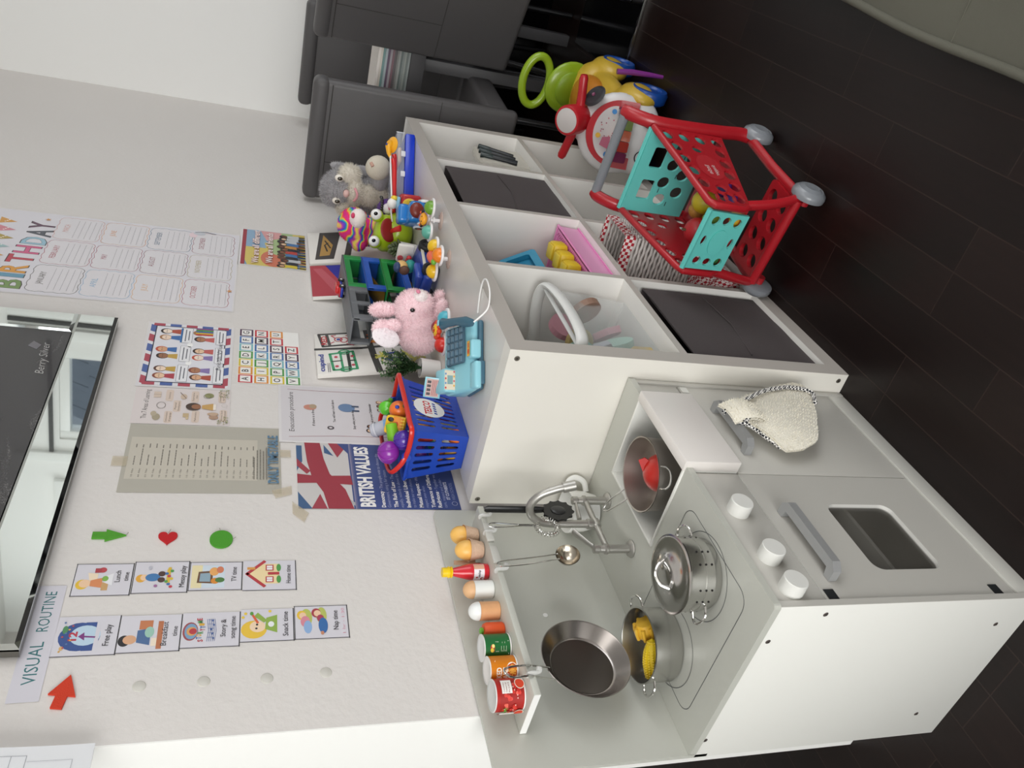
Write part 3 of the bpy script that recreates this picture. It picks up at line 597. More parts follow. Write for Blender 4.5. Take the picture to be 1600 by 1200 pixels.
b.tube([(-.132, -.103, .806), (-.132, -.104, .80), (-.133, -.104, .70), (-.133, -.104, .685)], [.005, .0085, .0085, .007], bk, 12, flat=.5); b.ball((-.132, -.108, .798), (.002, .001, .002), mat('cfcfcf', .3), 10); b.build('handle', t, True)
b = MB(); pts = []
for k in range(36): a = 2*pi*k/36; rr = 1+.10*(1 if k % 3 == 0 else -.3); pts.append((.026*rr*cos(a), .033*rr*sin(a)))
b.prism(pts, .004, bk, M=T(-.137, -.103, .655) @ RX(90) @ RZ(20)); b.ball((-.137, -.108, .655), (.012, .003, .016), mat('2a2a2b', .3), 16); b.build('spoon_head', t, True)
# towel over the cupboard handle
t = thing('hand_towel', 'cream waffle towel with a black and white edge hanging from the cupboard handle', 'towel', (-.15, -.37, .37))
tw = mat('e9e4d6', .95, bump=1, bscale=350, var=.05, vscale=60, sheen=.3); rimm = fabric_tex('10121e', 'f4f2ee', 230, 'check')
opx = [(1143, 628), (1166, 613), (1195, 604), (1222, 592), (1245, 585), (1262, 588), (1272, 598), (1276, 616), (1279, 640), (1282, 664), (1281, 682), (1262, 690), (1238, 690), (1218, 676), (1196, 662), (1172, 652), (1150, 648)]
out = [(lambda q: (q.x, q.z))(at(px, py, 'y', -.385)) for px, py in opx]
OC = [V((x, 0, z)) for x, z in out]; apex = V((-.150, 0, .378))
def tw_pt(u, v, side=0):
    n = len(OC); s = u*(n-1); i = min(int(s), n-2); f = s-i; e = OC[i]*(1-f)+OC[i+1]*f; p = apex*(1-v)+e*v
    fold = .016*sin(u*pi*4.2+.6)*min(1, v*2.2)*(.5+.5*v)*.8; tt = .004
    return (p.x, yf-.024-.012*sin(pi*min(v, 1))-fold*.5-side*tt+(.012*v if False else 0), p.z+.0015*sin(u*60))
b = MB(); b.grid(lambda u, v: tw_pt(u, v, 1), 60, 30, tw); b.grid(lambda u, v: tw_pt(u, v, 0), 60, 30, tw)
gb = list(b.f); fur(b, 5200, .0042, .0013, mat('efeadc', .95), 4); b.build('towel_cloth', t, True)
b = MB(); b.tube([V(tw_pt(.16+.30*k/30, min(1, .25+.03*k), 1.6))+V((0, -.003, 0)) for k in range(31)], .0046, rimm, 8); b.tube([V(tw_pt(.78+.22*k/20, 1, .5)) for k in range(21)], .0046, rimm, 8); 
b.tube(catmull([(-.150, yf-.030, .392), (-.140, yf-.040, .372), (-.150, yf-.045, .350), (-.168, yf-.046, .345), (-.190, yf-.040, .37)], 6), .0042, rimm, 8); b.build('binding', t, True, label='black and white checked edge binding')
b = MB(); b.grid(lambda u, v: (-.128-.058*u+.01*v*sin(u*6), yf-.033-.016*sin(pi*v)-.006*sin(u*pi), .395-.075*v-.01*u), 20, 14, tw); b.grid(lambda u, v: (-.128-.058*u+.01*v*sin(u*6), yf-.029-.014*sin(pi*v)-.006*sin(u*pi), .395-.075*v-.01*u), 20, 14, tw); fur(b, 1200, .0042, .0013, mat('efeadc', .95), 5); b.build('folded_corner', t, True)
# ---------- things on the kitchen shelf ----------
SZ = .8093
def wrap(cx, cy, r, z0): return lambda u, v, h: (cx+(r+h)*cos(u), cy+(r+h)*sin(u), z0+v)
CAMA = math.atan2(-.55, -.83)
def can(cx, cy, r, h, col, label, lid='d9dcda', art=None):
    t = thing('toy_tin', label, 'toy food tin', (cx, cy, SZ), group=None); b = MB(); b.lathe([(0, SZ), (r*.97, SZ), (r, SZ+.0015), (r, SZ+h-.0015)], mat(col, .4), 48, T(cx, cy, 0)); b.lathe([(r-.0002, SZ+h-.002), (r+.0006, SZ+h-.001), (r+.0002, SZ+h), (r-.0015, SZ+h)], mat('e6e6e4', .3), 48, T(cx, cy, 0))
    b.lathe([(r+.0005, SZ+.0005), (r+.0005, SZ+.003)], mat('e6e6e4', .3), 48, T(cx, cy, 0))
    if art: P = PR(b, wrap(cx, cy, r, SZ), .00006, .00012); art(P)
    b.build('tin_body', t, True); b = MB(); b.lathe([(r-.0012, SZ+h-.0004), (r-.003, SZ+h-.0010), (0, SZ+h-.0010)], mat(lid, .3, .3), 40, T(cx, cy, 0)); b.build('lid', t, True, label='plain pale lid'); return t
def arc_txt(P, s, a, v, h, c, w, n=None, bold=.02):
    "text running around the tin, word width w in radians"
    P.text(s, a, v, h, c, w=w, bold=bold)
def art_tom(P):
    rnd = random.Random(5); A = CAMA
    P.rect(A-1.5, A+1.5, .005, .043, 'a51f1a', 30)
    for k in range(34): P.ell(A+rnd.uniform(-1.05, 1.1), rnd.uniform(.010, .037), .12, .0029, rnd.choice(['e2463c', 'd63a30', 'c92c25', 'ee6a5a']), 10)
    for k in range(9): P.ell(A+rnd.uniform(-.9, 1), rnd.uniform(.012, .036), .05, .0009, 'f6c4b8', 8)
    for k in range(8): P.line([(A-.6, .034), (A-.6+.25*cos(k*.8), .034+.006*sin(k*.8))], .0012, '5da83a')
    P.rect(A+.45, A+1.25, .024, .041, 'f4f0ec', 8)
    for k, s in enumerate(('CHOPPED', 'TOMATOES', 'IN JUICE')): P.text(s, A+.5, .036-k*.0042, .0024, '7a2a25', w=.6)
    P.rect(A-1.45, A-.85, .018, .041, 'f4f0ec', 8)
    for a in (A+1.0, A-.9): P.ell(a, .010, .34, .0085, 'f3e9dc', 20); P.ell(a, .010, .29, .0072, 'dc4423', 20)
can(-.494, -.036, .0250, .050, 'b3241d', 'red toy tin covered in a tomato picture, at the open end of the shelf', art=art_tom)
def art_bean(P):
    A = CAMA; P.text('BAKED', A-.75, .029, .0085, 'fdf6e6', w=1.25, bold=.03); P.text('BEANS', A-.75, .018, .0085, 'fdf6e6', w=1.25, bold=.03)
    P.ell(A+.25, .011, .62, .010, 'f7efe2', 24); P.ell(A+.25, .011, .52, .0085, 'c2461a', 24)
    for k in range(24): P.ell(A+.25+.42*cos(k*2.4)*(k/24), .011+.0068*sin(k*2.4)*(k/24), .07, .0014, 'eea93c', 8)
    P.line([(A-1, .039), (A+1, .039)], .0006, 'fdf0d8')
can(-.447, -.037, .0222, .048, 'd97f16', 'orange toy tin of baked beans behind the wire pan handle', lid='eceae8', art=art_bean)
def art_green(P):
    A = CAMA; P.ell(A+.25, .034, .3, .0038, 'c9302a', 14); P.ell(A+.12, .035, .16, .003, 'f0d040', 12); P.ell(A+.42, .033, .14, .0026, 'f4e28a', 12)
    for k in range(3): P.line([(A+.0, .028-k*.002), (A+.75, .028-k*.002)], .0007, 'eef0e0')
    for k in range(5): P.line([(A+.0, .019-k*.0022), (A+.4+.3*(k % 2), .019-k*.0022)], .0005, 'd5e0c8')
    P.line([(A-.2, .006), (A+.8, .006)], .0006, 'f2f2e8')
can(-.402, -.037, .0222, .048, '1f6a35', 'dark green toy tin with small fruit picture between baked beans and carrot', lid='e4e6e6', art=art_green)
t = thing('toy_carrot_piece', 'orange toy carrot block with a green top between green tin and wooden shaker', 'toy food', (-.367, -.037, SZ)); b = MB(); b.lathe([(0, 0), (.0125, 0), (.0145, .003), (.0145, .030), (.012, .036), (0, .037)], mat('dd5321', .5), 30, T(-.367, -.037, SZ)); b.build('carrot_body', t, True)
b = MB(); b.lathe([(.006, 0), (.006, .004), (.004, .0055), (0, .0055)], mat('6fb43c', .5), 16, T(-.367, -.037, SZ+.037)); b.build('green_top', t, True)
wood = mat('d9a273', .5, var=.12, vscale=60); wtop = mat('eceeed', .35)
for cx, body, dome, lab in ((-.326, wood, wtop, 'wooden toy shaker with a white domed top'), (-.2765, mat('e6e8e6', .35), mat('deb184', .5, var=.12, vscale=60), 'white toy shaker with a wooden domed top')):
    t = thing('toy_shaker', lab, 'shaker', (cx, -.040, SZ)); b = MB(); b.lathe([(0, 0), (.0155, 0), (.0165, .001), (.0165, .036), (.0155, .0363)], body, 36, T(cx, -.04, SZ)); b.build('shaker_body', t, True)
    b = MB(); b.lathe([(.0163, .0365)]+[(.0163*cos(R(a)), .0375+.0175*sin(R(a))) for a in range(0, 91, 10)], dome, 36, T(cx, -.04, SZ)); b.build('domed_top', t, True)
t = thing('ketchup_bottle', 'red plastic toy ketchup bottle with yellow cap and small paper label', 'bottle', (-.235, -.042, SZ)); cx, cy = -.235, -.042; b = MB(); b.lathe([(0, 0), (.0135, 0), (.0150, .002), (.0150, .034), (.0140, .040), (.0075, .066), (.0068, .070)], mat('cf2030', .25, coat=.3), 36, T(cx, cy, SZ)); b.build('bottle_body', t, True)
b = MB(); P = PR(b, wrap(cx, cy, .0150, SZ), .00006, .0002); P.rect(CAMA-1.0, CAMA+1.3, .010, .030, 'ece4ea', 20); P.rect(CAMA+.55, CAMA+1.25, .010, .030, 'd8a58c', 6)
P.ell(CAMA-.7, .014, .22, .0034, 'a5242c', 12); P.ell(CAMA-.5, .024, .12, .002, 'a5242c', 10); P.text('ketchup', CAMA-.45, .018, .0045, '1c1416', w=.85, bold=.02); b.build('paper_label', t, True)
b = MB(); b.lathe([(.0080, .068), (.0105, .069), (.0105, .071), (.008, .072), (.0105, .074), (.0105, .076), (.0090, .077), (.0088, .087), (0, .0875)], mat('f1cc1a', .35), 30, T(cx, cy, SZ)); b.build('cap', t, True)
# egg carton piece and two eggs
ct = mat('d3b49b', .9, bump=.6, bscale=300, var=.08, vscale=50); t = thing('egg_carton', 'brown pulp egg carton piece holding two orange toy eggs', 'egg carton', (-.16, -.045, SZ)); b = MB()
for cx, cy in ((-.187, -.050), (-.144, -.044)): b.lathe([(0, .001), (.014, .001), (.016, .003), (.019, .018), (.0215, .027), (.0225, .029), (.0200, .0275), (.0170, .015), (.014, .004), (0, .003)], ct, 26, T(cx, cy, SZ))
b.box((-.205, -.018, SZ+.012), (.022, .016, .024), ct, .004); b.tube([(-.196, -.024, SZ+.012), (-.190, -.020, SZ+.052)], [.006, .004], ct, 8); b.box((-.168, -.044, SZ+.026), (.02, .02, .004), ct, .001); b.build('carton_body', t, True)
for cx, cy, ang, lab in ((-.187, -.050, 0, 'orange toy egg in the carton cup nearer the ketchup bottle'), (-.144, -.044, 14, 'orange toy egg in the carton cup farther from the ketchup bottle')):
    b = MB(); n = 14; b.lathe([(0, -.021)]+[(.0188*sin(pi*i/n)*(1+.10*cos(pi*i/n)*-1*-1 if False else 1-.09*-cos(pi*i/n)*-1), -.021*cos(pi*i/n)*(1 if i < n/2 else 1.28)) for i in range(1, n)]+[(0, .027)], mat('eebb62', .35, var=.04, vscale=20), 30)
    single(b, 'toy_egg', lab, 'toy egg', (cx, cy, SZ+.0285), (ang*.5, ang, 0), 'toy eggs in the carton')
# ---------- papers on the poster wall ----------
def sheet(name, label, cat, x0, x1, z0, z1, col, draw, group=None, rot=0, lam_=0, skew=0, off=.0012, warp=.0):
    "a thin sheet of paper taped to the wall; drawing units are metres from its lower-left corner"
    Wd, Hd = x1-x0, z1-z0; cx, cz = (x0+x1)/2, (z0+z1)/2; ca, sa = cos(R(rot)), sin(R(rot))
    def fn(u, v, h):
        a, b_ = u-Wd/2+skew*(v-Hd/2), v-Hd/2
        return (a*ca-b_*sa, -h-off, a*sa+b_*ca)
    b = MB(); P = PR(b, fn)
    n = 12
    def g(u, v, h): return fn(u*(Wd+2*lam_)-lam_, v*(Hd+2*lam_)-lam_, h)
    if lam_: b.grid(lambda u, v: g(u, v, -.0003), n, n, mat('e2dfe0', .12, spec=.7))
    else: b.grid(lambda u, v: g(u, v, -.0006 if not warp else -.0004), n, n, mat('f4f2ef', .6))
    P.h = 0; b.grid(lambda u, v: fn(u*Wd, v*Hd, 0), n, n, mat(col, .5 if not lam_ else .2)); P.rough = .5
    P.mark(); draw(P, Wd, Hd)
    o = b.build(name); o.location = (cx, WY, cz); return tag(o, label, cat, group)
def kid(P, x, y, s, skin, hair, top, bottom=None):
    "a little drawn child bust or figure"
    P.ell(x, y, s*.5, s*.55, hair, 14); P.ell(x, y-s*.08, s*.4, s*.42, skin, 14); P.ell(x-s*.14, y-s*.02, s*.05, s*.06, '2a2020', 8); P.ell(x+s*.14, y-s*.02, s*.05, s*.06, '2a2020', 8)
    P.poly([(x-s*.45, y-s*1.3), (x+s*.45, y-s*1.3), (x+s*.28, y-s*.48), (x-s*.28, y-s*.48)], top)
    if bottom: P.rect(x-s*.35, x-s*.05, y-s*2.1, y-s*1.3, bottom); P.rect(x+s*.05, x+s*.35, y-s*2.1, y-s*1.3, bottom)
# birthday calendar
def d_birth(P, W, H):
    cols = ['7f9a62', '6f9fb8', 'e0a14e', 'c2505e', 'd46a90', '9ec3d4', '5a5f68', '6a5063']
    for k, (c, x) in enumerate(zip('BIRTHDAY', (.018, .078, .104, .162, .220, .280, .334, .384))):
        P.back(); y = H-.180+.006*sin(k*.8); P.text(c, x, y, .060, '4a4244', w=.050 if c != 'I' else .022, bold=.035); P.text(c, x+.001, y+.001, .058, cols[k], w=.048 if c != 'I' else .020, bold=.02)
    for k, c in enumerate(['d9a25a', 'd98f9c', 'b8a25a', 'a9c6c8', 'd9a25a', 'd98f9c', 'b8c08a']):
        x = W-.10-k*.055; y = H-.046-.018*sin(k*.5); P.poly([(x, y), (x+.042, y+.004), (x+.018, y-.042)], c); 
        for q in range(3): P.ell(x+.014+.006*q, y-.012-.004*q, .0025, .0025, 'f6efe9', 8)
    def star(x, y, r=.009): P.poly([(x+r*(1 if k % 2 == 0 else .4)*sin(pi*k/5), y+r*(1 if k % 2 == 0 else .4)*cos(pi*k/5)) for k in range(10)], 'd99b5b')
    star(W-.045, H-.160); star(.012+.10, .012)
    mon = 'JANUARY FEBRUARY MARCH APRIL MAY JUNE JULY AUGUST SEPTEMBER OCTOBER NOVEMBER DECEMBER'.split()
    mc = ['55504a', 'b05a68', 'd2a09a', '8fb3cf', 'a5566a', 'd99c6c', 'e0b07c', '8a4a5a', '55708a', 'b4606a', 'b7ab8c', '9c5a66']; bw, bh = .150, .118
    for k, mth in enumerate(mon):
        P.back(); r, c = divmod(k, 3); x = .015+c*.160; y = H-.309-r*.1245; pts = []
        for (cx, cy, n_) in ((x+.018, y+.018, 0), (x+bw-.018, y+.018, 1), (x+bw-.018, y+bh-.018, 2), (x+.018, y+bh-.018, 3)):
            for i in range(7): a = R(180+90*n_+15*i); pts.append((cx+.018*cos(a), cy+.018*sin(a)))
            d_ = [(1, 0), (0, 1), (-1, 0), (0, -1)][n_]; L_ = bw-.036 if n_ % 2 == 0 else bh-.036; e = pts[-1]
            for i in range(1, 10): f = i/10; wv = .0022*sin(f*pi*6); pts.append((e[0]+d_[0]*L_*f+d_[1]*wv, e[1]+d_[1]*L_*f-d_[0]*wv))
        P.poly(pts, 'e2dfe3'); P.line(pts, .0014, mc[k], True); P.text(mth, x+bw/2, y+bh-.032, .0145, mc[k], w=.0100*len(mth), al='c', bold=.0)
        for q in range(5): P.line([(x+.014, y+bh-.050-q*.015), (x+bw-.014, y+bh-.050-q*.015)], .0006, '77727a')
    P.ell(W-.035, .135, .018, .012, 'ecd5dc', 16); P.ell(W-.02, .118, .012, .018, 'c9ccd4', 14); P.line([(W-.012, .13), (W-.004, .10), (W-.012, .07)], .004, '6a6d78')
b_ = sheet('birthday_chart', 'large white birthday poster with twelve month boxes and coloured title letters', 'poster', .800, 1.298, 1.290, 1.985, 'dfdde4', d_birth, lam_=.004, rot=-.6, warp=.0006)
# "we are all different" print
def d_diff(P, W, H):
    P.rect(0, W, H-.012, H, '9e3340'); P.rect(0, W, 0, H-.012, 'd8c56a'); P.ell(W*.82, H*.72, W*.18, H*.22, '92b4cc'); P.poly([(W*.5, H-.012), (W, H-.012), (W, H*.72), (W*.5, H*.62)], '8fb0cc'); P.ell(W*.22, H*.50, W*.22, H*.20, 'd0775c'); P.poly([(0, H*.9), (W*.12, H-.012), (0, H-.012)], '7aa0c0')
    P.poly([(W*.25, H*.2), (W, H*.2), (W, H*.55), (W*.6, H*.6), (W*.35, H*.5)], 'a9c08a'); P.poly([(W*.72, H*.62), (W, H*.72), (W, H*.38), (W*.82, H*.4)], 'd9a0a0'); P.rect(0, W*.3, 0, H*.3, '9db9c4')
    P.rect(0, W, 0, H*.10, 'c9b45a'); rnd = random.Random(2)
    for k in range(12):
        x = W*(.05+.075*k); y = H*(.33+.06*rnd.random()); P.ell(x, y, .011, .013, rnd.choice(['1f1a1c', '3a2a26', '5c4438', '2a2a30']), 12); P.ell(x, y-.003, .007, .008, rnd.choice(['c99b78', '8a5a40', 'e4bf9c', '6a4030']), 10)
        P.poly([(x-.012, y-.05), (x+.012, y-.05), (x+.008, y-.012), (x-.008, y-.012)], rnd.choice(['d9c23c', 'b8443c', '4a76a8', '9ab8d0', '2c2c34', 'c4c8cc', 'c08a4a'])); P.line([(x-.005, y-.05), (x-.007, max(.002, y-.09))], .006, rnd.choice(['3a5a88', '1f1f26', '8a4a3a'])); P.line([(x+.005, y-.05), (x+.007, max(.002, y-.09))], .006, rnd.choice(['3a5a88', '1f1f26', '8a4a3a']))
    P.text('We are all different', W*.5, H*.735, .020, 'c06a74', w=W*.93, bold=.04, al='c'); P.text('We are all different', W*.5, H*.735, .020, 'f6efe8', w=W*.93, bold=.012, al='c')
    P.text('We are all friends', W*.5, H*.52, .020, 'b8788a', w=W*.86, bold=.04, al='c'); P.text('We are all friends', W*.5, H*.52, .020, 'f6efe8', w=W*.86, bold=.012, al='c')
sheet('friendship_poster', 'small colourful print reading We are all different with children below the birthday poster', 'poster', 1.094, 1.352, 1.083, 1.278, 'e8e6e4', d_diff, lam_=.007, rot=-.8)
# alphabet
def d_abc(P, W, H):
    cs = ['c8323c', 'e0913a', 'd9c43c', '4f9a4a', '7fb9c4', '3f6fae', '4a2a48', 'e0913a', 'd9c43c', '4f9a4a', '5aa0c4', '3f6fae', '4a2a48', 'c8323c', 'd9c43c', '4f9a4a', '7fb9c4', '3f6fae', '4a2a48', 'c8323c', 'e0913a', '4f9a4a', '7fb9c4', '3f6fae', '4a2a48', 'c8323c']
    cw = W/7; ch = H/4
    for k, c in enumerate('ABCDEFGHIJKLMNOPQRSTUVWXYZ'):
        P.back(); r, q = divmod(k, 7); x = q*cw+.0015; y = H-(r+1)*ch+.003; P.rect(x, x+cw-.002, y, y+ch-.004, cs[k]); P.rect(x+.004, x+cw-.006, y+.0045, y+ch-.0085, 'f3f1ee'); P.text(c, x+cw/2-.001, y+.010, .0155, '2b2729', al='c', bold=.01)
sheet('alphabet_chart', 'white alphabet chart with letters in coloured squares', 'poster', .452, .706, 1.119, 1.269, 'f4f3f0', d_abc, rot=.3)
# union-border poster
def d_union(P, W, H):
    for k in range(6):
        P.back(); c = 'b04a5a' if k % 2 == 0 else '4f66a4'; x = W*k/6; P.poly([(x+.008, H), (x+W/6-.006, H), (x+W/6-.012, H-.012), (x+.002, H-.012)], c); P.poly([(x+.006, .012), (x+W/6-.008, .012), (x+W/6-.002, 0), (x+.012, 0)], c)
    for k in range(5): c = 'b04a5a' if k % 2 == 0 else '4f66a4'; y = H*k/5; P.rect(0, .012, y+.006, y+H/5-.006, c); P.rect(W-.012, W, y+.006, y+H/5-.006, c)
    P.rect(.012, W-.012, .012, H-.012, '23263a'); P.rect(.0145, W-.0145, .0145, H-.0145, 'e3e3ea')
    sk = ['e8c4a4', '9a6a4c', 'f0d8c4', 'd9a884', 'f2e0d0', 'b07a5a']; hr = ['8a4a3a', '3a2a26', 'a87850', '5a3a30', 'c4543c', '2a2020']; tp = ['b0404c', 'c4a04a', '3f6fae', 'b0503c', '8a78b0', 'c4605c']
    P.mark()
    for k in range(6):
        P.back(); r, c = divmod(k, 3); x = W*(.19+.31*c); y = H*(.80-.42*r); kid(P, x-.014, y, .026, sk[k], hr[k], tp[k]); kid(P, x+.016, y+.004*(k % 2), .026, sk[(k+2) % 6], hr[(k+3) % 6], tp[(k+1) % 6])
        if k == 2: P.rect(x-.035, x+.035, y-.045, y-.034, '2f6fae')
        if k == 4: P.ell(x-.04, y+.02, .011, .007, 'fafafa'); P.ell(x+.042, y+.022, .011, .007, 'fafafa')
        if k == 5:
            for q in range(5): P.rect(x+.005+.007*q, x+.011+.007*q, y-.03, y+.012, ['c43a3a', 'd9b83c', '3f6fae', '4f9a4a', '8a4a8a'][q])
        P.rect(x-.036, x+.036, y-.062, y-.038, '3a3a44'); P.rect(x-.0353, x+.0353, y-.0613, y-.0387, 'ececf0'); P.line([(x-.028, y-.046), (x+.028, y-.046)], .0025, '6a6a74'); P.line([(x-.022, y-.054), (x+.022, y-.054)], .0025, '6a6a74')
    P.text('British Values', W/2, .019, .011, '3a3a44', w=.13, al='c', bold=-.01)
sheet('british_values_chart', 'laminated values poster with red and blue ribbon border and six drawings of children', 'poster', .423, .703, 1.290, 1.482, 'e6e5ea', d_union, lam_=.007, rot=.2)
# seven areas of learning
def d_areas(P, W, H):
    P.text('The 7 Areas of Learning', W/2+.004, H-.030, .0105, '332a2a', w=W*.80, al='c', bold=0)
    def tagb(x, y, s, s2=None): P.poly([(x-.022+a, y-.008+b) for a, b in rrect(0, .044, 0, .016, .005)], 'd9c7ba'); P.text(s, x, y+(.0018 if s2 else -.0015), .0036, '5a463c', w=min(.038, .0032*len(s)), al='c'); s2 and P.text(s2, x, y-.0052, .0036, '5a463c', w=min(.038, .0032*len(s2)), al='c')
    for x, y, a, b in ((.026, .128, 'Communication', '& Language'), (.068, .112, 'Physical', 'Development'), (.108, .130, 'Literacy', None), (.030, .072, 'Mathematics', None), (.106, .076, 'Expressive', 'Arts'), (.036, .014, 'Personal, Social', '& Emotional'), (.108, .018, 'Understanding', 'the World')): tagb(x, y, a, b)
    P.ell(.024, .152, .012, .008, 'a99e86'); P.ell(.036, .158, .009, .006, 'b8ab94'); P.line(circ(.068, .145, .012, 16, .009), .001, '6a6058', True); P.rect(.098, .120, .148, .163, 'd5c3b4'); P.line([(.109, .148), (.109, .163)], .0008, '8a7464')
    P.ell(.104, .100, .010, .007, 'cdb8a4'); P.line([(.098, .095), (.120, .108)], .0014, '6a5244'); P.rect(.018, .026, .086, .092, 'd0bb98'); P.rect(.026, .040, .086, .098, 'c4ad88'); P.ell(.112, .046, .009, .010, '8f8f62'); P.line(circ(.108, .05, .008, 12), .001, '6a6a50', True)
    P.ell(.028, .034, .008, .010, 'b0907a'); P.ell(.040, .036, .006, .012, 'c4a890'); P.ell(.066, .078, .014, .016, '4a382e'); P.ell(.066, .072, .009, .010, '9a6a4c'); P.poly([(.054, .036), (.080, .036), (.072, .060), (.060, .060)], 'c9a060'); P.rect(.056, .078, .030, .036, 'efe6dc')
    rnd = random.Random(8)
    for k in range(46):
        s = k % 2; P.ell((W-.004-.03*rnd.random()**2) if s else (.004+.028*rnd.random()**2), .004+.022*rnd.random()**1.4, .0022, .0012, rnd.choice(['8f9468', 'a8a880', '75794e', 'c4bc9c']), 8, rnd.random()*3)
    P.line(circ(.070, .012, .006, 10), .0006, 'b0a8a0', True)
sheet('learning_areas_chart', 'pale pink sheet titled The 7 Areas of Learning with beige tags', 'poster', .276, .414, 1.281, 1.483, 'ddd4d3', d_areas, rot=.8)
# daily timetable (hung upside down: its title runs along the lower edge)
def d_daily(P, W, H):
    P.rect(.040, W-.045, .048, H-.008, 'c5bfb2'); rnd = random.Random(4)
    tm = ['7:30 - 8:00am', '8:00 - 8:30am', '8:30 - 9:00am', '9:00 - 9:30am', '9:30 - 10:00am', '9:45 - 10:15am', '10:00 - 10:30am', '10:30 - 11:00am', '11:00 - 11:30am', '11:30 - 12:00pm', '12:00 - 12:30pm', '12:30 - 1:30pm', '1:30 - 2:00pm', '2:00 - 2:30pm', '2:30 - 3:00pm', '3:00 - 3:30pm', '3:30 - 4:30pm', '4:30 - 5:00pm', '5:00 - 5:30pm']
    P.mark()
    for k, s in enumerate(tm):
        P.back(); y = H-.022-k*.0128; P.text(s, .046, y, .0034, '5a564e', w=.026)
        L_ = rnd.uniform(.022, .050); x = .084
        while x < .084+L_: q = rnd.uniform(.004, .010); P.line([(x, y+.0018), (x+q, y+.0018)], .0021, '807b72'); x += q+.0022
        P.line([(.140, y+.0018), (.140+rnd.uniform(.008, .014), y+.0018)], .0021, '807b72')
    for k in range(5):
        y = .0545-k*.0062+.0; x = .044
        while x < .044+rnd.uniform(.07, .10): q = rnd.uniform(.004, .010); P.line([(x, y), (x+q, y)], .0022, '807b72'); x += q+.002
    P.text('DAILY TIMETABLE', W/2, .006, .0205, '5c7f9a', w=W*.73, al='c', bold=.03)
sheet('daily_timetable', 'beige daily timetable sheet with blue title letters along the lower edge', 'poster', .053, .273, 1.171, 1.478, 'b3afa4', d_daily, rot=.4)
# evacuation procedure, partly tucked behind the British values poster
def d_evac(P, W, H):
    P.text('Evacuation procedure', W/2+.004, H-.028, .0115, '2c2628', w=W*.72, al='c', bold=0, shear=.08)
    P.line([(.024, .0), (.022, H*.6), (.014, H-.016)], .0013, '8f4a54'); P.line([(W-.012, 0), (W-.016, H*.7), (W-.014, H-.016)], .0013, '8f4a54')
    for s, x, y, w in (('If there is a fire', .058, H-.075, .062), ('You will hear a loud alarm', .074, H-.123, .090), ('Stop what you are doing', .050, H-.168, .082), ('Look at your Childminder', .072, H-.212, .084), ('Go outside together holding hands', .028, H-.252, .112), ('Wait together for the fire engine', .062, H-.282, .100)): P.text(s, x, y, .0062, '332c2e', w=w, bold=.01, shear=.05)
    P.ell(.130, H-.066, .011, .015, 'c88a78', 14); P.ell(.134, H-.073, .009, .009, 'b09a80', 12); P.ell(.052, H-.110, .007, .008, '5a5458', 12); P.ell(.052, H-.110, .003, .004, 'd9d4d8', 10)
    P.ell(.134, H-.152, .017, .020, '6a84a8', 16); P.rect(.120, .126, H-.182, H-.165, '3c4a66'); P.rect(.138, .144, H-.182, H-.165, '3c4a66'); kid(P, .046, H-.200, .016, 'e0bfa0', '2a2024', 'a85a50'); kid(P, .062, H-.202, .014, '9a6a4c', '2a2024', 'd9a050')
    for k in range(3): kid(P, .130+.016*k, H-.232, .012, ['e0bfa0', '9a6a4c', 'f0d0b0'][k], ['5a4a44', '2a2024', '8a5a40'][k], ['b05060', '5a80a8', 'c4a050'][k], '4a4448')
    kid(P, .036, H-.270, .016, 'e0bfa0', 'b0404c', 'b0404c')
sheet('evacuation_notice', 'laminated evacuation procedure notice with small pictures', 'poster', .232, .448, .868, 1.168, 'd8d4d8', d_evac, lam_=.006, off=.0022, warp=.0006)
def d_yel(P, W, H): P.text('my name is...', W*.1, H*.55, .010, '3a3220', w=W*.8)
sheet('yellow_notice', 'mustard yellow card with a dark edge peeking above the shopping basket', 'card', .305, .440, .800, .885, 'c9a63c', lambda P, W, H: (P.line([(0, 0), (W, 0), (W, H), (0, H)], .002, '4a4030', True), P.text('the safe ...', .02, H-.018, .0085, '3a3020', w=.07, bold=.02)), off=.0034, rot=-14)
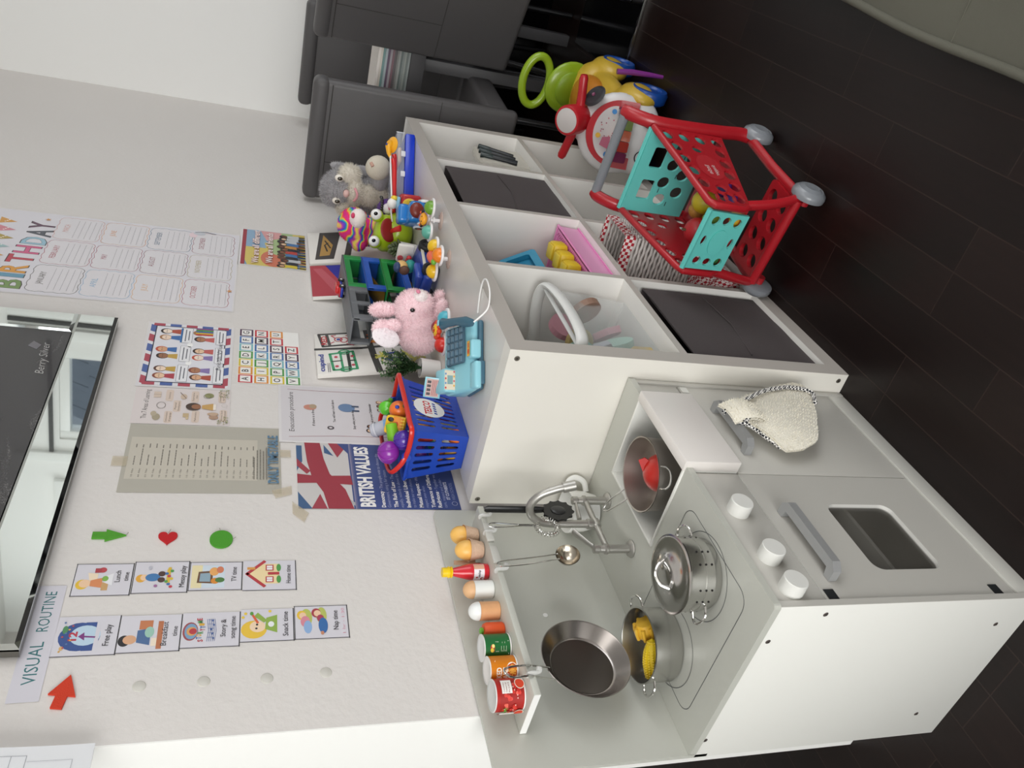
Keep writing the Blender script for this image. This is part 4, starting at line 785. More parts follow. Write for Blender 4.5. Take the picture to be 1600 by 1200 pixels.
# British Values poster
def d_brit(P, W, H):
    P.rect(0, W, H-.115, H, 'ccc9c8'); P.rect(0, W, .0, H-.112, '3f4f86')
    P.poly([(0, H), (.052, H), (0, H-.028)], '3f5f88'); P.poly([(0, H-.06), (.03, H-.04), (0, H-.03)], 'ccc9c8')
    P.poly([(.010, H-.115), (.02, H-.115), (.042, H-.092), (.03, H-.088)], 'b0aeb0'); P.poly([(.0, H-.026), (.0, H-.058), (.045, H-.045)], 'a03c4a')
    P.poly([(.118, H), (.205, H), (.205, H-.012), (.150, H-.012)], '3f5f88'); P.poly([(W-.035, H-.060), (W-.006, H-.060), (W-.045, H-.080)], '3f5f88'); P.poly([(.135, H), (.16, H), (.118, H-.028), (.108, H-.02)], 'a03c4a'); P.poly([(W, H-.07), (W, H-.115), (W-.05, H-.088)], 'a03c4a'); P.poly([(W, H-.090), (W, H-.12), (W-.04, H-.115)], '3f4f86')
    P.poly([(.0, H-.060), (.05, H-.052), (.10, H-.030), (.15, H-.022), (W, H-.018), (W, H-.052), (.16, H-.058), (.11, H-.068), (.06, H-.098), (.0, H-.112)], '9c3442'); P.poly([(.078, H), (.108, H), (.102, H-.04), (.105, H-.112), (.075, H-.115), (.080, H-.05)], '9c3442')
    for k in range(5): P.rect(0, W, H-.1165-.0015*k, H-.115-.0015*k, ['8f8aa0', '7a7898', '67688f', '56608c', '4a5688'][k])
    P.text('BRITISH VALUES', .006, H-.156, .0290, 'f1efee', w=W-.016, bold=.04)
    tx = [('Democracy', ' • The people vote to choose the', 'Government, using a fair system'), ('The Rule of Law', ' • The law applies to everyone', 'equally, nobody is above the law'), ('Individual Liberty', ' • We have the freedom', 'to make our own choices'), ('Mutual Respect', ' • We treat others with', 'respect even when'), ('Tolerance of Different', '', ''), ('Religions', ' • Together we show', 'care, respect and under-')]
    y = H-.178
    for k, (a, c, d) in enumerate(tx):
        w = .0052*len(a)+.004; P.text(a, .005, y, .0082, 'eeecee', w=w, bold=.03)
        if c: P.text(c, .008+w, y, .0070, 'b4badb', w=.0036*len(c)+.008, bold=-.005)
        if d: P.text(d, .005, y-.0115, .0070, 'aab2d6', w=.0037*len(d)+.006, bold=-.005)
        y -= .0268 if k != 4 else .012
        if k == 4: y -= .002
    P.line(circ(.018, .012, .006, 14), .001, 'c4c9e0', True); P.text('ST CUTHBERTS', .030, .020, .0070, 'd9dcec', w=.058, bold=.03); P.text('HIGH SCHOOL', .030, .008, .0070, '9aa2c8', w=.056)
sheet('british_values_poster', 'dark blue British Values poster with a union flag at its top', 'poster', .010, .226, .797, 1.138, '3a4a7e', d_brit, off=.0016, rot=0)
# the tape strips
TP = mat('d9cdb4', .35, alpha=.35)
for nm, pts, lab in (('tape_strip', [(-.006, 1.150), (.030, 1.150), (-.004, 1.118), (-.030, 1.128)], 'strip of clear tape on the top left corner of the flag poster'), ('tape_strip', [(.040, 1.182), (.062, 1.190), (.078, 1.150), (.052, 1.150)], 'strip of clear tape under the lower left corner of the timetable'), ('tape_strip', [(.172, 1.172), (.196, 1.172), (.196, 1.150), (.172, 1.150)], 'square of clear tape under the title of the timetable'), ('tape_strip', [(.130, 1.498), (.160, 1.498), (.160, 1.470), (.130, 1.470)], 'square of clear tape on the top edge of the timetable')):
    b = MB(); b.prism([(x, z) for x, z in pts][::-1], .0003, TP, M=T(0, WY-.0026, 0) @ RX(90)); single(b, nm, lab, 'tape', group='clear tape strips')
# drawn heading strip and the routine cards
def d_vr(P, W, H): P.text('VISUAL', .030, .011, .0185, '2c6f74', w=.078, bold=.0, rot=.02); P.text('ROUTINE', .128, .012, .0165, '2c6f74', w=.082, bold=.0)
sheet('routine_heading', 'white paper strip with VISUAL ROUTINE hand written in green', 'sign', -.406, -.183, 1.518, 1.561, 'd3d1da', d_vr, rot=.6)
def card_base(P, W, H, sides='lrtb'):
    if 'b' in sides: P.line([(0, .0008), (W, .0008)], .0016, '1f1d26')
    if 'l' in sides: P.line([(.0008, 0), (.0008, H)], .0014, '1f1d26')
    if 'r' in sides: P.line([(W-.0008, 0), (W-.0008, H)], .0010, '1f1d26')
    if 't' in sides: P.line([(0, H-.0008), (W, H-.0008)], .0012, '1f1d26')
def d_lunch(P, W, H):
    card_base(P, W, H); P.ell(.026, .076, .011, .010, 'e8c03c'); P.ell(.028, .072, .009, .009, 'efc9a4'); P.poly([(.018, .046), (.040, .046), (.036, .064), (.022, .064)], 'd98a5a'); P.rect(.012, .030, .036, .046, 'c9a06a'); P.poly([(.034, .066), (.052, .070), (.050, .054), (.038, .054)], 'efdcc0'); P.ell(.058, .048, .006, .006, 'b8424a'); P.rect(.052, .062, .050, .060, 'a83a44'); P.poly([(.022, .030), (.050, .030), (.044, .042), (.030, .044)], 'e8e8ec'); P.ell(.038, .042, .006, .005, '7fb04a'); P.text('Lunch', .030, .019, .0085, '241f26', w=.026, bold=.0); P.text('time', .032, .006, .0078, '241f26', w=.020)
def d_messy(P, W, H):
    card_base(P, W, H); P.ell(.034, .077, .009, .008, 'e2a83a'); P.ell(.036, .072, .007, .006, 'efc9a4'); P.ell(.036, .058, .009, .012, '3f78b0'); P.ell(.030, .044, .006, .006, '4a3028'); P.ell(.044, .044, .006, .006, '4a3028'); P.rect(.022, .054, .030, .036, 'd9b83c')
    for k in range(8): P.ell(.014+.006*k, .028+.004*(k % 3), .003, .003, ['c43a4a', '3f6fae', '4f9a4a', 'd9b83c'][k % 4])
    P.ell(.016, .052, .003, .003, 'a06a9a'); P.ell(.058, .064, .004, .003, 'b8b8c4'); P.text('Messy play', .012, .006, .0088, '241f26', w=.050)
def d_tv(P, W, H):
    card_base(P, W, H); P.rect(.006, W-.008, .030, H-.004, 'cfdce8'); P.rect(.006, W-.008, .068, H-.004, 'e8dcb0'); P.poly([(.016, .050), (.046, .050), (.044, .074), (.018, .076)], '6a4a34'); P.poly([(.020, .054), (.041, .054), (.040, .071), (.021, .072)], '8fa8b8'); P.ell(.022, .046, .007, .007, 'd98a2c'); P.ell(.024, .038, .006, .008, '4a7a3c'); P.ell(.044, .048, .010, .008, 'e8a860'); P.ell(.048, .038, .008, .006, 'd07a5a'); P.text('TV time', .020, .010, .0088, '241f26', w=.034)
def d_home(P, W, H):
    card_base(P, W, H, 'lb'); P.rect(.016, .064, .030, .060, 'efd9a8'); P.poly([(.016, .060), (.064, .060), (.040, .082)], 'efd9a8'); P.line([(.010, .056), (.040, .086), (.070, .056)], .006, 'b8363e'); P.rect(.050, .056, .072, .086, 'd99a4a')
    for x in (.026, .054): P.rect(x-.007, x+.007, .040, .054, 'b8363e'); P.rect(x-.005, x+.005, .042, .052, 'f0f0f4'); P.line([(x, .042), (x, .052)], .001, 'b8363e'); P.ell(x, .031, .009, .004, '4f9a4a')
    P.rect(.037, .043, .030, .050, 'b8363e'); P.text('Home time', .016, .010, .0084, '241f26', w=.044)
def d_free(P, W, H):
    card_base(P, W, H, 'lb'); P.ell(.038, .056, .028, .030, '34508f'); P.rect(.010, .066, .034, .050, '34508f'); P.ell(.040, .048, .020, .022, 'bcd4e6'); P.rect(.014, .060, .028, .034, 'd5d3dc'); P.text('12', .030, .060, .011, 'b8364a', w=.018, bold=.04); P.line([(.036, .034), (.038, .052)], .003, '7a2f7a'); P.poly([(.030, .048), (.046, .050), (.038, .058)], '7a2f7a'); P.ell(.016, .078, .004, .003, 'd9b070'); P.ell(.052, .078, .008, .004, '4f8a5a')
    for k in range(9): P.ell(.010+.007*k, .080-.004*(k % 4), .0018, .0018, ['d9a84a', 'b8505a', '5a78a8'][k % 3], 6)
    P.text('Free play', .018, .012, .0092, '241f26', w=.042)
def d_bfast(P, W, H):
    card_base(P, W, H, 'lb'); P.ell(.024, .084, .011, .009, '1f1c20'); P.ell(.026, .076, .009, .010, 'd9a884'); P.poly([(.014, .046), (.048, .046), (.044, .066), (.020, .066)], '4a6a98'); P.rect(.006, .062, .028, .036, 'b8704a'); P.rect(.046, .064, .044, .064, 'c47a50'); P.ell(.040, .048, .011, .007, '9ac4b4'); P.rect(.012, .028, .036, .044, 'efe0cc'); P.text('Breakfast', .012, .021, .0088, '241f26', w=.048); P.text('time', .030, .006, .0078, '241f26', w=.020)
def d_story(P, W, H):
    card_base(P, W, H, 'lb'); P.ell(.034, .078, .019, .012, '9a4a50'); P.ell(.034, .077, .016, .010, '7aa0c0'); P.ell(.034, .076, .009, .008, 'd9a060'); P.ell(.034, .074, .006, .006, 'b8363e')
    for k, c in enumerate('STORYTIME'): P.text(c, .012+.0055*k, .058+.003*sin(k), .0078, ['b8363e', '3f6fae', 'd9a83c', '4f9a4a'][k % 4], w=.0045, bold=.03)
    for k in range(5): P.line([(.012, .052-.003*k), (.034, .050-.003*k), (.058, .053-.003*k)], .0006, '3a5a98')
    for k in range(5): P.ell(.018+.009*k, .042+.002*(k % 3), .002, .0016, '3a5a98', 8); P.line([(.020+.009*k, .042), (.020+.009*k, .051)], .0007, '3a5a98')
    P.text('Story &', .020, .023, .0084, '241f26', w=.036); P.text('song time', .016, .008, .0084, '241f26', w=.046)
def d_snack(P, W, H):
    card_base(P, W, H, 'lb'); P.ell(.026, .066, .019, .021, 'e8c03c'); P.ell(.032, .060, .012, .013, 'f0d4b4'); P.ell(.028, .062, .002, .002, '2a2428'); P.ell(.036, .061, .002, .002, '2a2428'); P.poly([(.018, .028), (.056, .028), (.050, .046), (.026, .048)], '8fae4a'); P.poly([(.044, .044), (.062, .060), (.054, .066), (.040, .050)], '8fae4a'); P.line([(.040, .060), (.056, .068)], .004, 'd9603a'); P.ell(.060, .070, .004, .003, '5a9a3c'); P.ell(.036, .038, .006, .005, 'e8ecec')
    for x, y in ((.060, .080), (.052, .084), (.064, .040)): P.ell(x, y, .003, .003, 'e8c83c', 5)
    P.text('Snack time', .010, .010, .0090, '241f26', w=.052)
def d_nap(P, W, H):
    card_base(P, W, H, 'lrtb'); P.ell(.046, .072, .020, .010, 'b8c060'); P.ell(.052, .080, .010, .008, 'e8c03c'); P.ell(.051, .078, .007, .006, 'efcaa8'); P.ell(.038, .074, .012, .008, 'd98a9a'); P.ell(.026, .070, .014, .007, '8fb0dc'); P.ell(.050, .046, .018, .009, 'b8c060'); P.ell(.056, .055, .010, .008, 'a83a44'); P.ell(.055, .053, .007, .006, 'efcaa8'); P.ell(.044, .048, .008, .006, 'a83a54'); P.ell(.028, .044, .017, .008, '2f68a8'); P.ell(.012, .046, .004, .003, 'c98a6a')
    P.text('Nap time', .018, .018, .0090, '241f26', w=.042); P.text('1 hr - 1:30', .010, .006, .0055, 'e07a9c', w=.055, bold=-.02)
for nm, x0, x1, z0, z1, fn_, sk, lab in (('lunch', -.208, -.135, 1.4215, 1.512, d_lunch, .02, 'lunch time card with a child eating, topmost of the right column'), ('messy', -.2045, -.131, 1.331, 1.4205, d_messy, .0, 'messy play card with a child painting on the floor'), ('tv', -.2015, -.134, 1.241, 1.3305, d_tv, .0, 'TV time card with a drawn television'), ('home', -.204, -.132, 1.147, 1.240, d_home, .0, 'home time card with a red roofed house'),
    ('free', -.329, -.2505, 1.427, 1.518, d_free, .0, 'free play card with a blue clock picture'), ('bfast', -.3275, -.2525, 1.3335, 1.4265, d_bfast, .0, 'breakfast time card with a dark haired child'), ('story', -.3230, -.2505, 1.2415, 1.333, d_story, .0, 'story and song time card with music notes'), ('snack', -.316, -.2465, 1.1535, 1.241, d_snack, 0, 'snack time card with a yellow haired child'), ('nap', -.3150, -.2425, 1.0605, 1.153, d_nap, 0, 'nap time card with two sleeping children, lowest of the left column')):
    sheet('routine_card', 'white '+lab, 'card', x0, x1, z0, z1, 'd6d4dc', fn_, group='visual routine cards', off=.0012+.0003*(nm in ('lunch', 'tv', 'bfast')))
# felt shapes
def shape(name, pts, cx, cz, col, lab, rot=0, bits=()):
    b = MB(); b.prism(pts, .0035, mat(col, .85, bump=.3, bscale=700), M=RX(90)); 
    for (x, z, dx, dz) in bits: b.tube([(x, -.002, z), (x+dx, -.006, z+dz)], .0007, mat('8f8a84', .4), 6)
    o = single(b, name, lab, 'wall decoration', (cx, WY-.0004, cz), (0, rot, 0)); return o
heart = [(.0165*(16*sin(t)**3)/16, .0165*(13*cos(t)-5*cos(2*t)-2*cos(3*t)-cos(4*t))/14.5) for t in [2*pi*k/40 for k in range(40)]][::-1]
arrow = lambda L_, w, hw, hl: [(-w/2, L_/2), (-w/2, -L_/2+hl), (-hw/2, -L_/2+hl), (0, -L_/2), (hw/2, -L_/2+hl), (w/2, -L_/2+hl), (w/2, L_/2)]
shape('felt_arrow', arrow(.056, .016, .029, .034), -.066, 1.472, '4f9a2c', 'green felt arrow pointing down above the red heart', 0, [(.0, -.028, .004, -.003)])
shape('felt_heart', heart, -.072, 1.374, 'c01a22', 'red felt heart on the poster wall', 90, [(0, .012, .004, .006)])
shape('felt_disc', circ(0, 0, .0225, 32, .0205), -.077, 1.281, '4a9a2a', 'green felt disc below the red heart', 0, [(.020, .002, .006, .002), (0, -.02, .002, -.006)])
shape('felt_arrow', arrow(.058, .016, .038, .036), -.392, 1.487, 'cf3c22', 'orange red felt arrow pointing at the first routine card', -80)
for x, z in ((-.389, 1.385), (-.387, 1.293), (-.388, 1.198), (-.383, 1.105)):
    b = MB(); b.lathe([(0, .0012), (.008, .0012), (.0095, .0006), (.010, 0)], mat('dedcd4', .3, alpha=.7), 26, RX(90)); single(b, 'sticky_dot', 'round clear sticky dot on the wall beside the routine cards, %s' % {1.385: 'topmost of four', 1.293: 'second from the top', 1.198: 'third from the top', 1.105: 'lowest of four'}[z], 'sticky dot', (x, WY-.0002, z), (0, 0, 0), 'sticky dots')
# hanging papers at the open end of the wall
def hs():
    t = thing('paper_pad', 'white form with a ruled table hanging off the open end of the wall', 'paper', (-.53, .0, 1.44)); b = MB(); pm = mat('eef0f4', .5)
    def fn(u, v, h): return (-.495-.21*(1-u)*1.0, -.004-.028*(1-u)+.010*cos(v*3)-h, 1.428+.30*v+.012*(1-u)*0)
    b.grid(lambda u, v: fn(u, v, 0), 10, 10, pm); b.grid(lambda u, v: fn(u, v, -.002), 10, 10, pm); P = PR(b, lambda u, v, h: fn(u/.21, v/.30, h))
    P.line([(.02, .08), (.195, .08)], .0006, '9a9ca4')
    for k in range(8): P.line([(.02+.025*k, .08), (.02+.025*k, .26)], .0006, '9a9ca4')
    for k in range(11): P.line([(.02, .08+.018*k), (.195, .08+.018*k)], .0006, '9a9ca4')
    for k in range(3): P.line([(.03, .060-.010*k), (.15-.02*k, .060-.010*k)], .0022, '8a8c94')
    P.line([(.02, .024), (.185, .024), (.185, .078)], .0006, 'b0b2ba'); b.build('paper_sheet', t, True)
hs()
# picture in a mirrored frame
pt = thing('mirrored_picture', 'large dark glittery picture with a mirrored border hanging above the posters', 'picture', (.18, WY-.02, 1.9))
X0, X1, Z0, Z1 = -.330, .672, 1.557, 2.16; yb_, yf_ = WY-.001, WY-.028
mir = mat('e9efec', .02, 1); edm = mat('6f6d68', .25, .7)
TL = T(X0, WY, Z0) @ RX(1.2); TLi = lambda x, y, z: TL @ V((x-X0, y-WY, z-Z0))
def tb(b, x0, x1, y0, y1, z0, z1, m, bev=0):
    b.bx(x0-X0, x1-X0, y0-WY, y1-WY, z0-Z0, z1-Z0, m, bev, M=TL)
b = MB(); tb(b, X0, X1, yf_+.004, yb_-.006, Z0, Z1, edm); b.build('backing', pt, True, label='dark metal edge')
bw = .088
for (a, c, d, e) in ((X0, X1, Z0, Z0+bw), (X0, X1, Z1-bw, Z1), (X0, X0+bw, Z0+bw, Z1-bw), (X1-bw, X1, Z0+bw, Z1-bw)):
    b = MB(); g = .007; b.M = TL @ T(-X0, -WY, -Z0); y = yf_+.002
    o_ = [(a, y, d), (c, y, d), (c, y, e), (a, y, e)]; i_ = [(a+g, y-.004, d+g), (c-g, y-.004, d+g), (c-g, y-.004, e-g), (a+g, y-.004, e-g)]
    b.add(o_+i_, [(0, 1, 5, 4), (1, 2, 6, 5), (2, 3, 7, 6), (3, 0, 4, 7), (4, 5, 6, 7)], mir); b.add([(p[0], p[1]+.006, p[2]) for p in o_]+o_, [(0, 4, 5, 1), (1, 5, 6, 2), (2, 6, 7, 3), (3, 7, 4, 0)], mir); b.M = I4; b.build('mirror_strip', pt, True, label='bevelled mirror strip')
gm = bpy.data.materials.new('glitter_picture'); gm.use_nodes = True; n = gm.node_tree.nodes; L = gm.node_tree.links; bb = n['Principled BSDF']; tc = n.new('ShaderNodeTexCoord'); mp = n.new('ShaderNodeMapping'); mp.inputs['Rotation'].default_value = (0, R(25), 0); mp.inputs['Scale'].default_value = (2.2, 1, 9); L.new(tc.outputs['Object'], mp.inputs[0])
no = n.new('ShaderNodeTexNoise'); no.inputs['Scale'].default_value = 1.5; no.inputs['Distortion'].default_value = 1.5; L.new(mp.outputs[0], no.inputs[0]); rr_ = n.new('ShaderNodeMapRange'); rr_.inputs[1].default_value = .56; rr_.inputs[2].default_value = .7; L.new(no.outputs['Fac'], rr_.inputs[0])
n2 = n.new('ShaderNodeTexNoise'); n2.inputs['Scale'].default_value = 420; L.new(tc.outputs['Object'], n2.inputs[0]); r2 = n.new('ShaderNodeMapRange'); r2.inputs[1].default_value = .5; r2.inputs[2].default_value = .68; L.new(n2.outputs['Fac'], r2.inputs[0]); mu = n.new('ShaderNodeMath'); mu.operation = 'MULTIPLY'; L.new(rr_.outputs[0], mu.inputs[0]); L.new(r2.outputs[0], mu.inputs[1])
mx = n.new('ShaderNodeMix'); mx.data_type = 'RGBA'; mx.inputs[6].default_value = srgb('2e2c2f')+[1]; mx.inputs[7].default_value = srgb('a8a6a4')+[1]; L.new(mu.outputs[0], mx.inputs[0]); L.new(mx.outputs[2], bb.inputs['Base Color']); bb.inputs['Roughness'].default_value = .12; bb.inputs['Coat Weight'].default_value = .5
b = MB(); tb(b, X0+bw, X1-bw, yf_+.0002, yf_+.003, Z0+bw, Z1-bw, gm)
P = PR(b, lambda u, v, h: tuple(TLi(u, yf_+.0000-h, v))); sg = 'b9b8b6'; P.text('Berry Silver', .400, 1.668, .017, sg, w=.125, bold=-.01, rot=.08, shear=.25); P.poly([(.495, 1.700), (.515, 1.694), (.530, 1.712), (.508, 1.720)], '77757a'); b.build('glitter_print', pt, True, label='dark grey glittering print')
# ---------- things standing on the cube shelf ----------
TZ = KH+.0005
# painted canvases leaning on the wall
def canvas(name, label, cat, x0, z0, Wd, Hd, draw, yb0=-.030, col='e6e3de', rot=0, th=.012, lean=None):
    "board whose foot stands at y=yb0 and whose top leans towards the wall"
    b = MB(); b.bx(0, Wd, 0, th, 0, Hd, mat(col, .7), .001); P = PR(b, lambda u, v, h: (u, -h, v), .00004, .0002); draw(P, Wd, Hd); o = b.build(name)
    ln = math.degrees(math.asin(min(.9, (WY-.002-th-yb0)/Hd))) if lean is None else lean
    o.matrix_basis = T(x0, yb0, z0) @ RX(-ln) @ RY(rot); return tag(o, label, cat)
def art_house(P, W, H):
    k = '4a4847'; P.line([(W*.60, H), (W*.57, H*.6), (W*.60, H*.3), (W*.55, 0)], .010, k); P.line([(.0, H*.475), (W*.35, H*.50), (W*.7, H*.52), (W, H*.53)], .017, k); P.line([(W*.66, H*.93), (W*.97, H*.96), (W*.97, H*.64), (W*.68, H*.63), (W*.66, H*.93)], .008, k); P.line([(W*.66, H*.87), (W*.96, H*.89)], .008, k)
    P.text('RED', W*.70, H*.893, .014, 'b8343c', w=W*.22, bold=.03); rd = 'b8384a'
    P.line(circ(W*.82, H*.79, .010, 12), .003, rd, True); P.line(circ(W*.80, H*.74, .013, 12, .010), .003, rd, True); P.ell(W*.82, H*.79, .005, .005, '3a4a9a')
    for a in (-.02, -.007, .007, .02): P.line([(W*.80+a, H*.72), (W*.80+a*1.5, H*.66)], .0028, rd)
    P.line([(W*.86, H*.82), (W*.92, H*.85), (W*.93, H*.81)], .003, rd); P.line([(W*.76, H*.83), (W*.73, H*.86)], .003, rd)
    gn = '3f9a6c'; P.line([(W*.08, H*.86), (W*.46, H*.88), (W*.50, H*.68), (W*.08, H*.66)], .007, gn, True); P.line([(W*.06, H*.78), (W*.50, H*.79)], .006, gn); P.line([(W*.28, H*.87), (W*.29, H*.78)], .004, '3a4a40'); P.line([(W*.06, H*.72), (W*.48, H*.725)], .008, '333834'); P.line([(W*.28, H*.72), (W*.28, H*.67)], .005, '333834')
    for x in (.08, .49): P.line(circ(W*x, H*.755, .010, 12, .014), .004, gn, True)
    for x, z in ((.16, .83), (.38, .83), (.17, .69), (.38, .69)): P.ell(W*x, H*z, .005, .005, 'c4485a', 7)
    bl = '2c3f9c'
    P.text('cupind', W*.06, H*.935, .013, bl, w=W*.40, bold=.02)
    for k_ in range(14): P.ell(W*(.05+.03*(k_ % 7)), H*(.89+.015*(k_ // 7)), .0016, .0016, '2a2a40', 6)
    P.line([(W*.22, H*.34), (W*.26, H*.40), (W*.30, H*.36), (W*.38, H*.40), (W*.40, H*.32)], .007, bl); P.line([(W*.28, H*.36), (W*.26, H*.26)], .006, bl)
    rnd = random.Random(6)
    for cx, cz, n_, cs in ((.33, .43, 10, ['d9d46a']), (.36, .22, 8, ['d9d46a', 'e0dc8a']), (.30, .10, 7, ['d9d46a']), (.20, .14, 6, ['dcd87a'])):
        for q in range(n_): a = rnd.random()*6.28; P.line([(W*cx, H*cz), (W*cx+.022*cos(a), H*cz+.018*sin(a))], .004, rnd.choice(cs))
    p = []
    for q in range(26): a = 2*pi*q/26; rr = 1 if q % 2 else .72; p.append((W*.80+.042*rr*cos(a), H*.33+.062*rr*sin(a)))
    P.line(p, .006, 'd9703a', True); P.line([(x*.93+W*.056, z*.93+H*.023) for x, z in p], .004, 'e8a03c', True); P.line(circ(W*.76, H*.34, .008, 8), .005, 'c8482e', True); P.line([(W*.84, H*.30), (W*.92, H*.27), (W*.86, H*.24)], .006, 'c8482e', True); P.ell(W*.86, H*.20, .02, .012, 'dcd87a')
canvas('painted_canvas', 'white canvas with a black painted cross, green bus and red figure leaning on the wall', 'painting', .487, TZ, .200, .295, art_house, rot=0)
def art_red(P, W, H): P.poly([(0, 0), (W, 0), (W, H), (0, H)], 'b3404c'); P.poly([(0, H*.75), (W*.9, H*.97), (W*.9, H*.88), (0, H*.62)], 'c05a66'); P.poly([(W*.25, 0), (W*.42, H*.70), (W, H*.84), (W, 0)], '2b2c98')
canvas('painted_canvas', 'small red and blue painting standing behind the toy garage', 'painting', .900, TZ, .200, .290, art_red)
def art_cat(P, W, H):
    P.poly([(W*.10, H*.94), (W*.98, H*.86), (W*.98, H*.62), (W*.10, H*.74)], '45403f'); P.poly([(W*.20, H*.89), (W*.90, H*.82), (W*.55, H*.73), (W*.22, H*.78)], 'b08a4a'); P.line([(W*.35, H*.80), (W*.55, H*.82), (W*.62, H*.78)], .005, '3a3432'); P.line([(W*.45, H*.76), (W*.7, H*.81)], .005, '3a3432'); P.line([(W*.1, H*.60), (W*.9, H*.50)], .02, '45403f')
canvas('painted_canvas', 'white canvas with a dark and gold painted triangle behind the tie dye plush', 'painting', 1.120, TZ, .230, .290, art_cat, yb0=-.034)
# shopping basket with toy food
bk = thing('shopping_basket', 'blue toy shopping basket full of plastic food with red handles', 'basket', (.178, -.06, TZ))
bm_ = mat('1c46b0', .32, coat=.25)
B0 = (.100, .256, -.100, -.012); B1 = (.083, .282, -.124, .008); zb0, zb1 = TZ, TZ+.128
def bface(c0, c1, d0, d1, slots, nm='side_wall', sticker=False):
    "c0,c1 bottom corners, d0,d1 top corners of one wall"
    c0, c1, d0, d1 = map(V, (c0, c1, d0, d1)); b = MB(); nn = (c1-c0).cross(d0-c0).normalized()
    def g(u, v, h): return tuple((c0*(1-u)+c1*u)*(1-v)+(d0*(1-u)+d1*u)*v+nn*h)
    pl = MB(); pl.plate([(0, 0), (1, 0), (1, 1), (0, 1)], slots, 1, bm_)
    pl.v = [g(x, y, z*.0028-.0028) for x, y, z in pl.v]; pl.build(nm, bk, True); return g
def slots(nx, rows, w=.62, u0=.10, u1=.90, ry=.5):
    S_ = []
    for (v0, v1) in rows:
        for i in range(nx):
            uc = u0+(u1-u0)*(i+.5)/nx; hw = (u1-u0)/nx*w/2; r = hw
            S_.append([(uc+hw*cos(R(a)), v1-.04+.04*sin(R(a))) for a in range(0, 181, 30)]+[(uc+hw*cos(R(a)), v0+.04+.04*sin(R(a))) for a in range(180, 361, 30)])
    return S_
P4 = lambda B, z: [(B[0], B[2], z), (B[1], B[2], z), (B[1], B[3], z), (B[0], B[3], z)]
lo, hi = P4(B0, zb0+.004), P4(B1, zb1)
gf = bface(lo[0], lo[1], hi[0], hi[1], slots(9, ((.12, .46), (.56, .90)), .55))
bface(lo[1], lo[2], hi[1], hi[2], slots(5, ((.12, .46), (.56, .90)), .5)); bface(lo[2], lo[3], hi[2], hi[3], slots(9, ((.12, .46), (.56, .90)), .55))
bface(lo[3], lo[0], hi[3], hi[0], slots(5, ((.12, .46), (.56, .90)), .5))
b = MB(); b.bx(B0[0], B0[1], B0[2], B0[3], zb0, zb0+.004, bm_, .001); b.build('basket_bottom', bk, True)
b = MB(); pr = rrect(B1[0]-.003, B1[1]+.003, B1[2]-.003, B1[3]+.003, .012, 5); b.tube([(x, y, zb1) for x, y in pr], .0042, bm_, 8, True)
for hx in (B1[0]-.005, B1[1]+.004): b.cyl(.010, -.004, .004, bm_, 20, T(hx, -.058, zb1+.006) @ RY(90)); b.build('rim', bk, True) if hx > .2 else None
b = MB(); P = PR(b, lambda u, v, h: gf(u, v, h+.0004)); cu, cv = .50, .60; P.ell(cu, cv, .185, .285, 'e9e7e4', 32); P.text('TESCO', cu, cv-.03, .13, 'c8202c', w=.27, al='c', bold=.03)
for k in range(5): P.poly([(cu-.115+.05*k, cv-.13), (cu-.085+.05*k, cv-.13), (cu-.075+.05*k, cv-.075), (cu-.105+.05*k, cv-.075)], '2a4a9c')
b.build('sticker', bk, True, label='white oval sticker with red TESCO lettering')
rd = mat('cf2a1f', .3, coat=.2)
hm = -.058
b = MB(); b.tube(catmull([(B1[0]-.006, hm, zb1+.008), (B1[0]-.012, hm-.03, zb1+.006), (B1[0]-.008, B1[2]-.004, zb1+.006), (B1[0]+.02, B1[2]-.010, zb1+.008), (.18, B1[2]-.012, zb1+.008), (B1[1]-.02, B1[2]-.010, zb1+.008), (B1[1]+.008, B1[2]-.002, zb1+.006), (B1[1]+.010, hm-.03, zb1+.006), (B1[1]+.006, hm, zb1+.008)], 5), .0040, rd, 8, flat=1.4); b.build('handle', bk, True, label='red handle folded forward')
b = MB(); b.tube(catmull([(B1[0]-.006, hm, zb1+.008), (B1[0]-.010, hm+.018, zb1+.016), (B1[0]-.002, hm+.045, zb1+.030), (B1[0]+.03, hm+.056, zb1+.034), (.18, hm+.058, zb1+.035), (B1[1]-.03, hm+.056, zb1+.034), (B1[1]+.004, hm+.045, zb1+.030), (B1[1]+.008, hm+.018, zb1+.016), (B1[1]+.006, hm, zb1+.008)], 5), .0040, rd, 8, flat=1.4); b.build('handle', bk, True, label='red handle leaning back')
def food(name, label, b, loc, rot=(0, 0, 0)): return single(b, name, label, 'toy food', loc, rot, 'toy food in the blue basket')
def cabbage(col, s):
    b = MB(); b.ball((0, 0, 0), (s, s, s*.95), mat(col, .25, coat=.3), 26)
    for k in range(7): a = k*.9; b.tube([(s*1.01*sin(t)*cos(a+.3*t), s*1.01*sin(t)*sin(a+.3*t), s*.96*cos(t)) for t in [.15+.25*q for q in range(8)]], .0011, mat(col, .3), 5)
    return b
food('toy_cabbage', 'shiny violet toy cabbage topmost at the open end of the basket', cabbage('8a2aa0', .024), (.100, -.052, zb1+.040))
food('toy_aubergine', 'dark purple toy vegetable below the violet cabbage', cabbage('4f2f9c', .021), (.108, -.080, zb1+.012))
b = MB(); b.lathe([(0, -.025), (.012, -.022), (.014, -.005), (.0125, .012), (.013, .022), (0, .026)], mat('7cc02c', .3), 20); food('toy_courgette', 'bright green short toy vegetable between the cabbage and the smiling pasta shape', b, (.142, -.068, zb1+.028), (0, 80, -40))
b = MB(); b.box((0, 0, 0), (.042, .016, .046), mat('f0c02c', .35), .007); b.box((0, -.0085, -.006), (.036, .002, .022), mat('e08a2a', .4), .001)
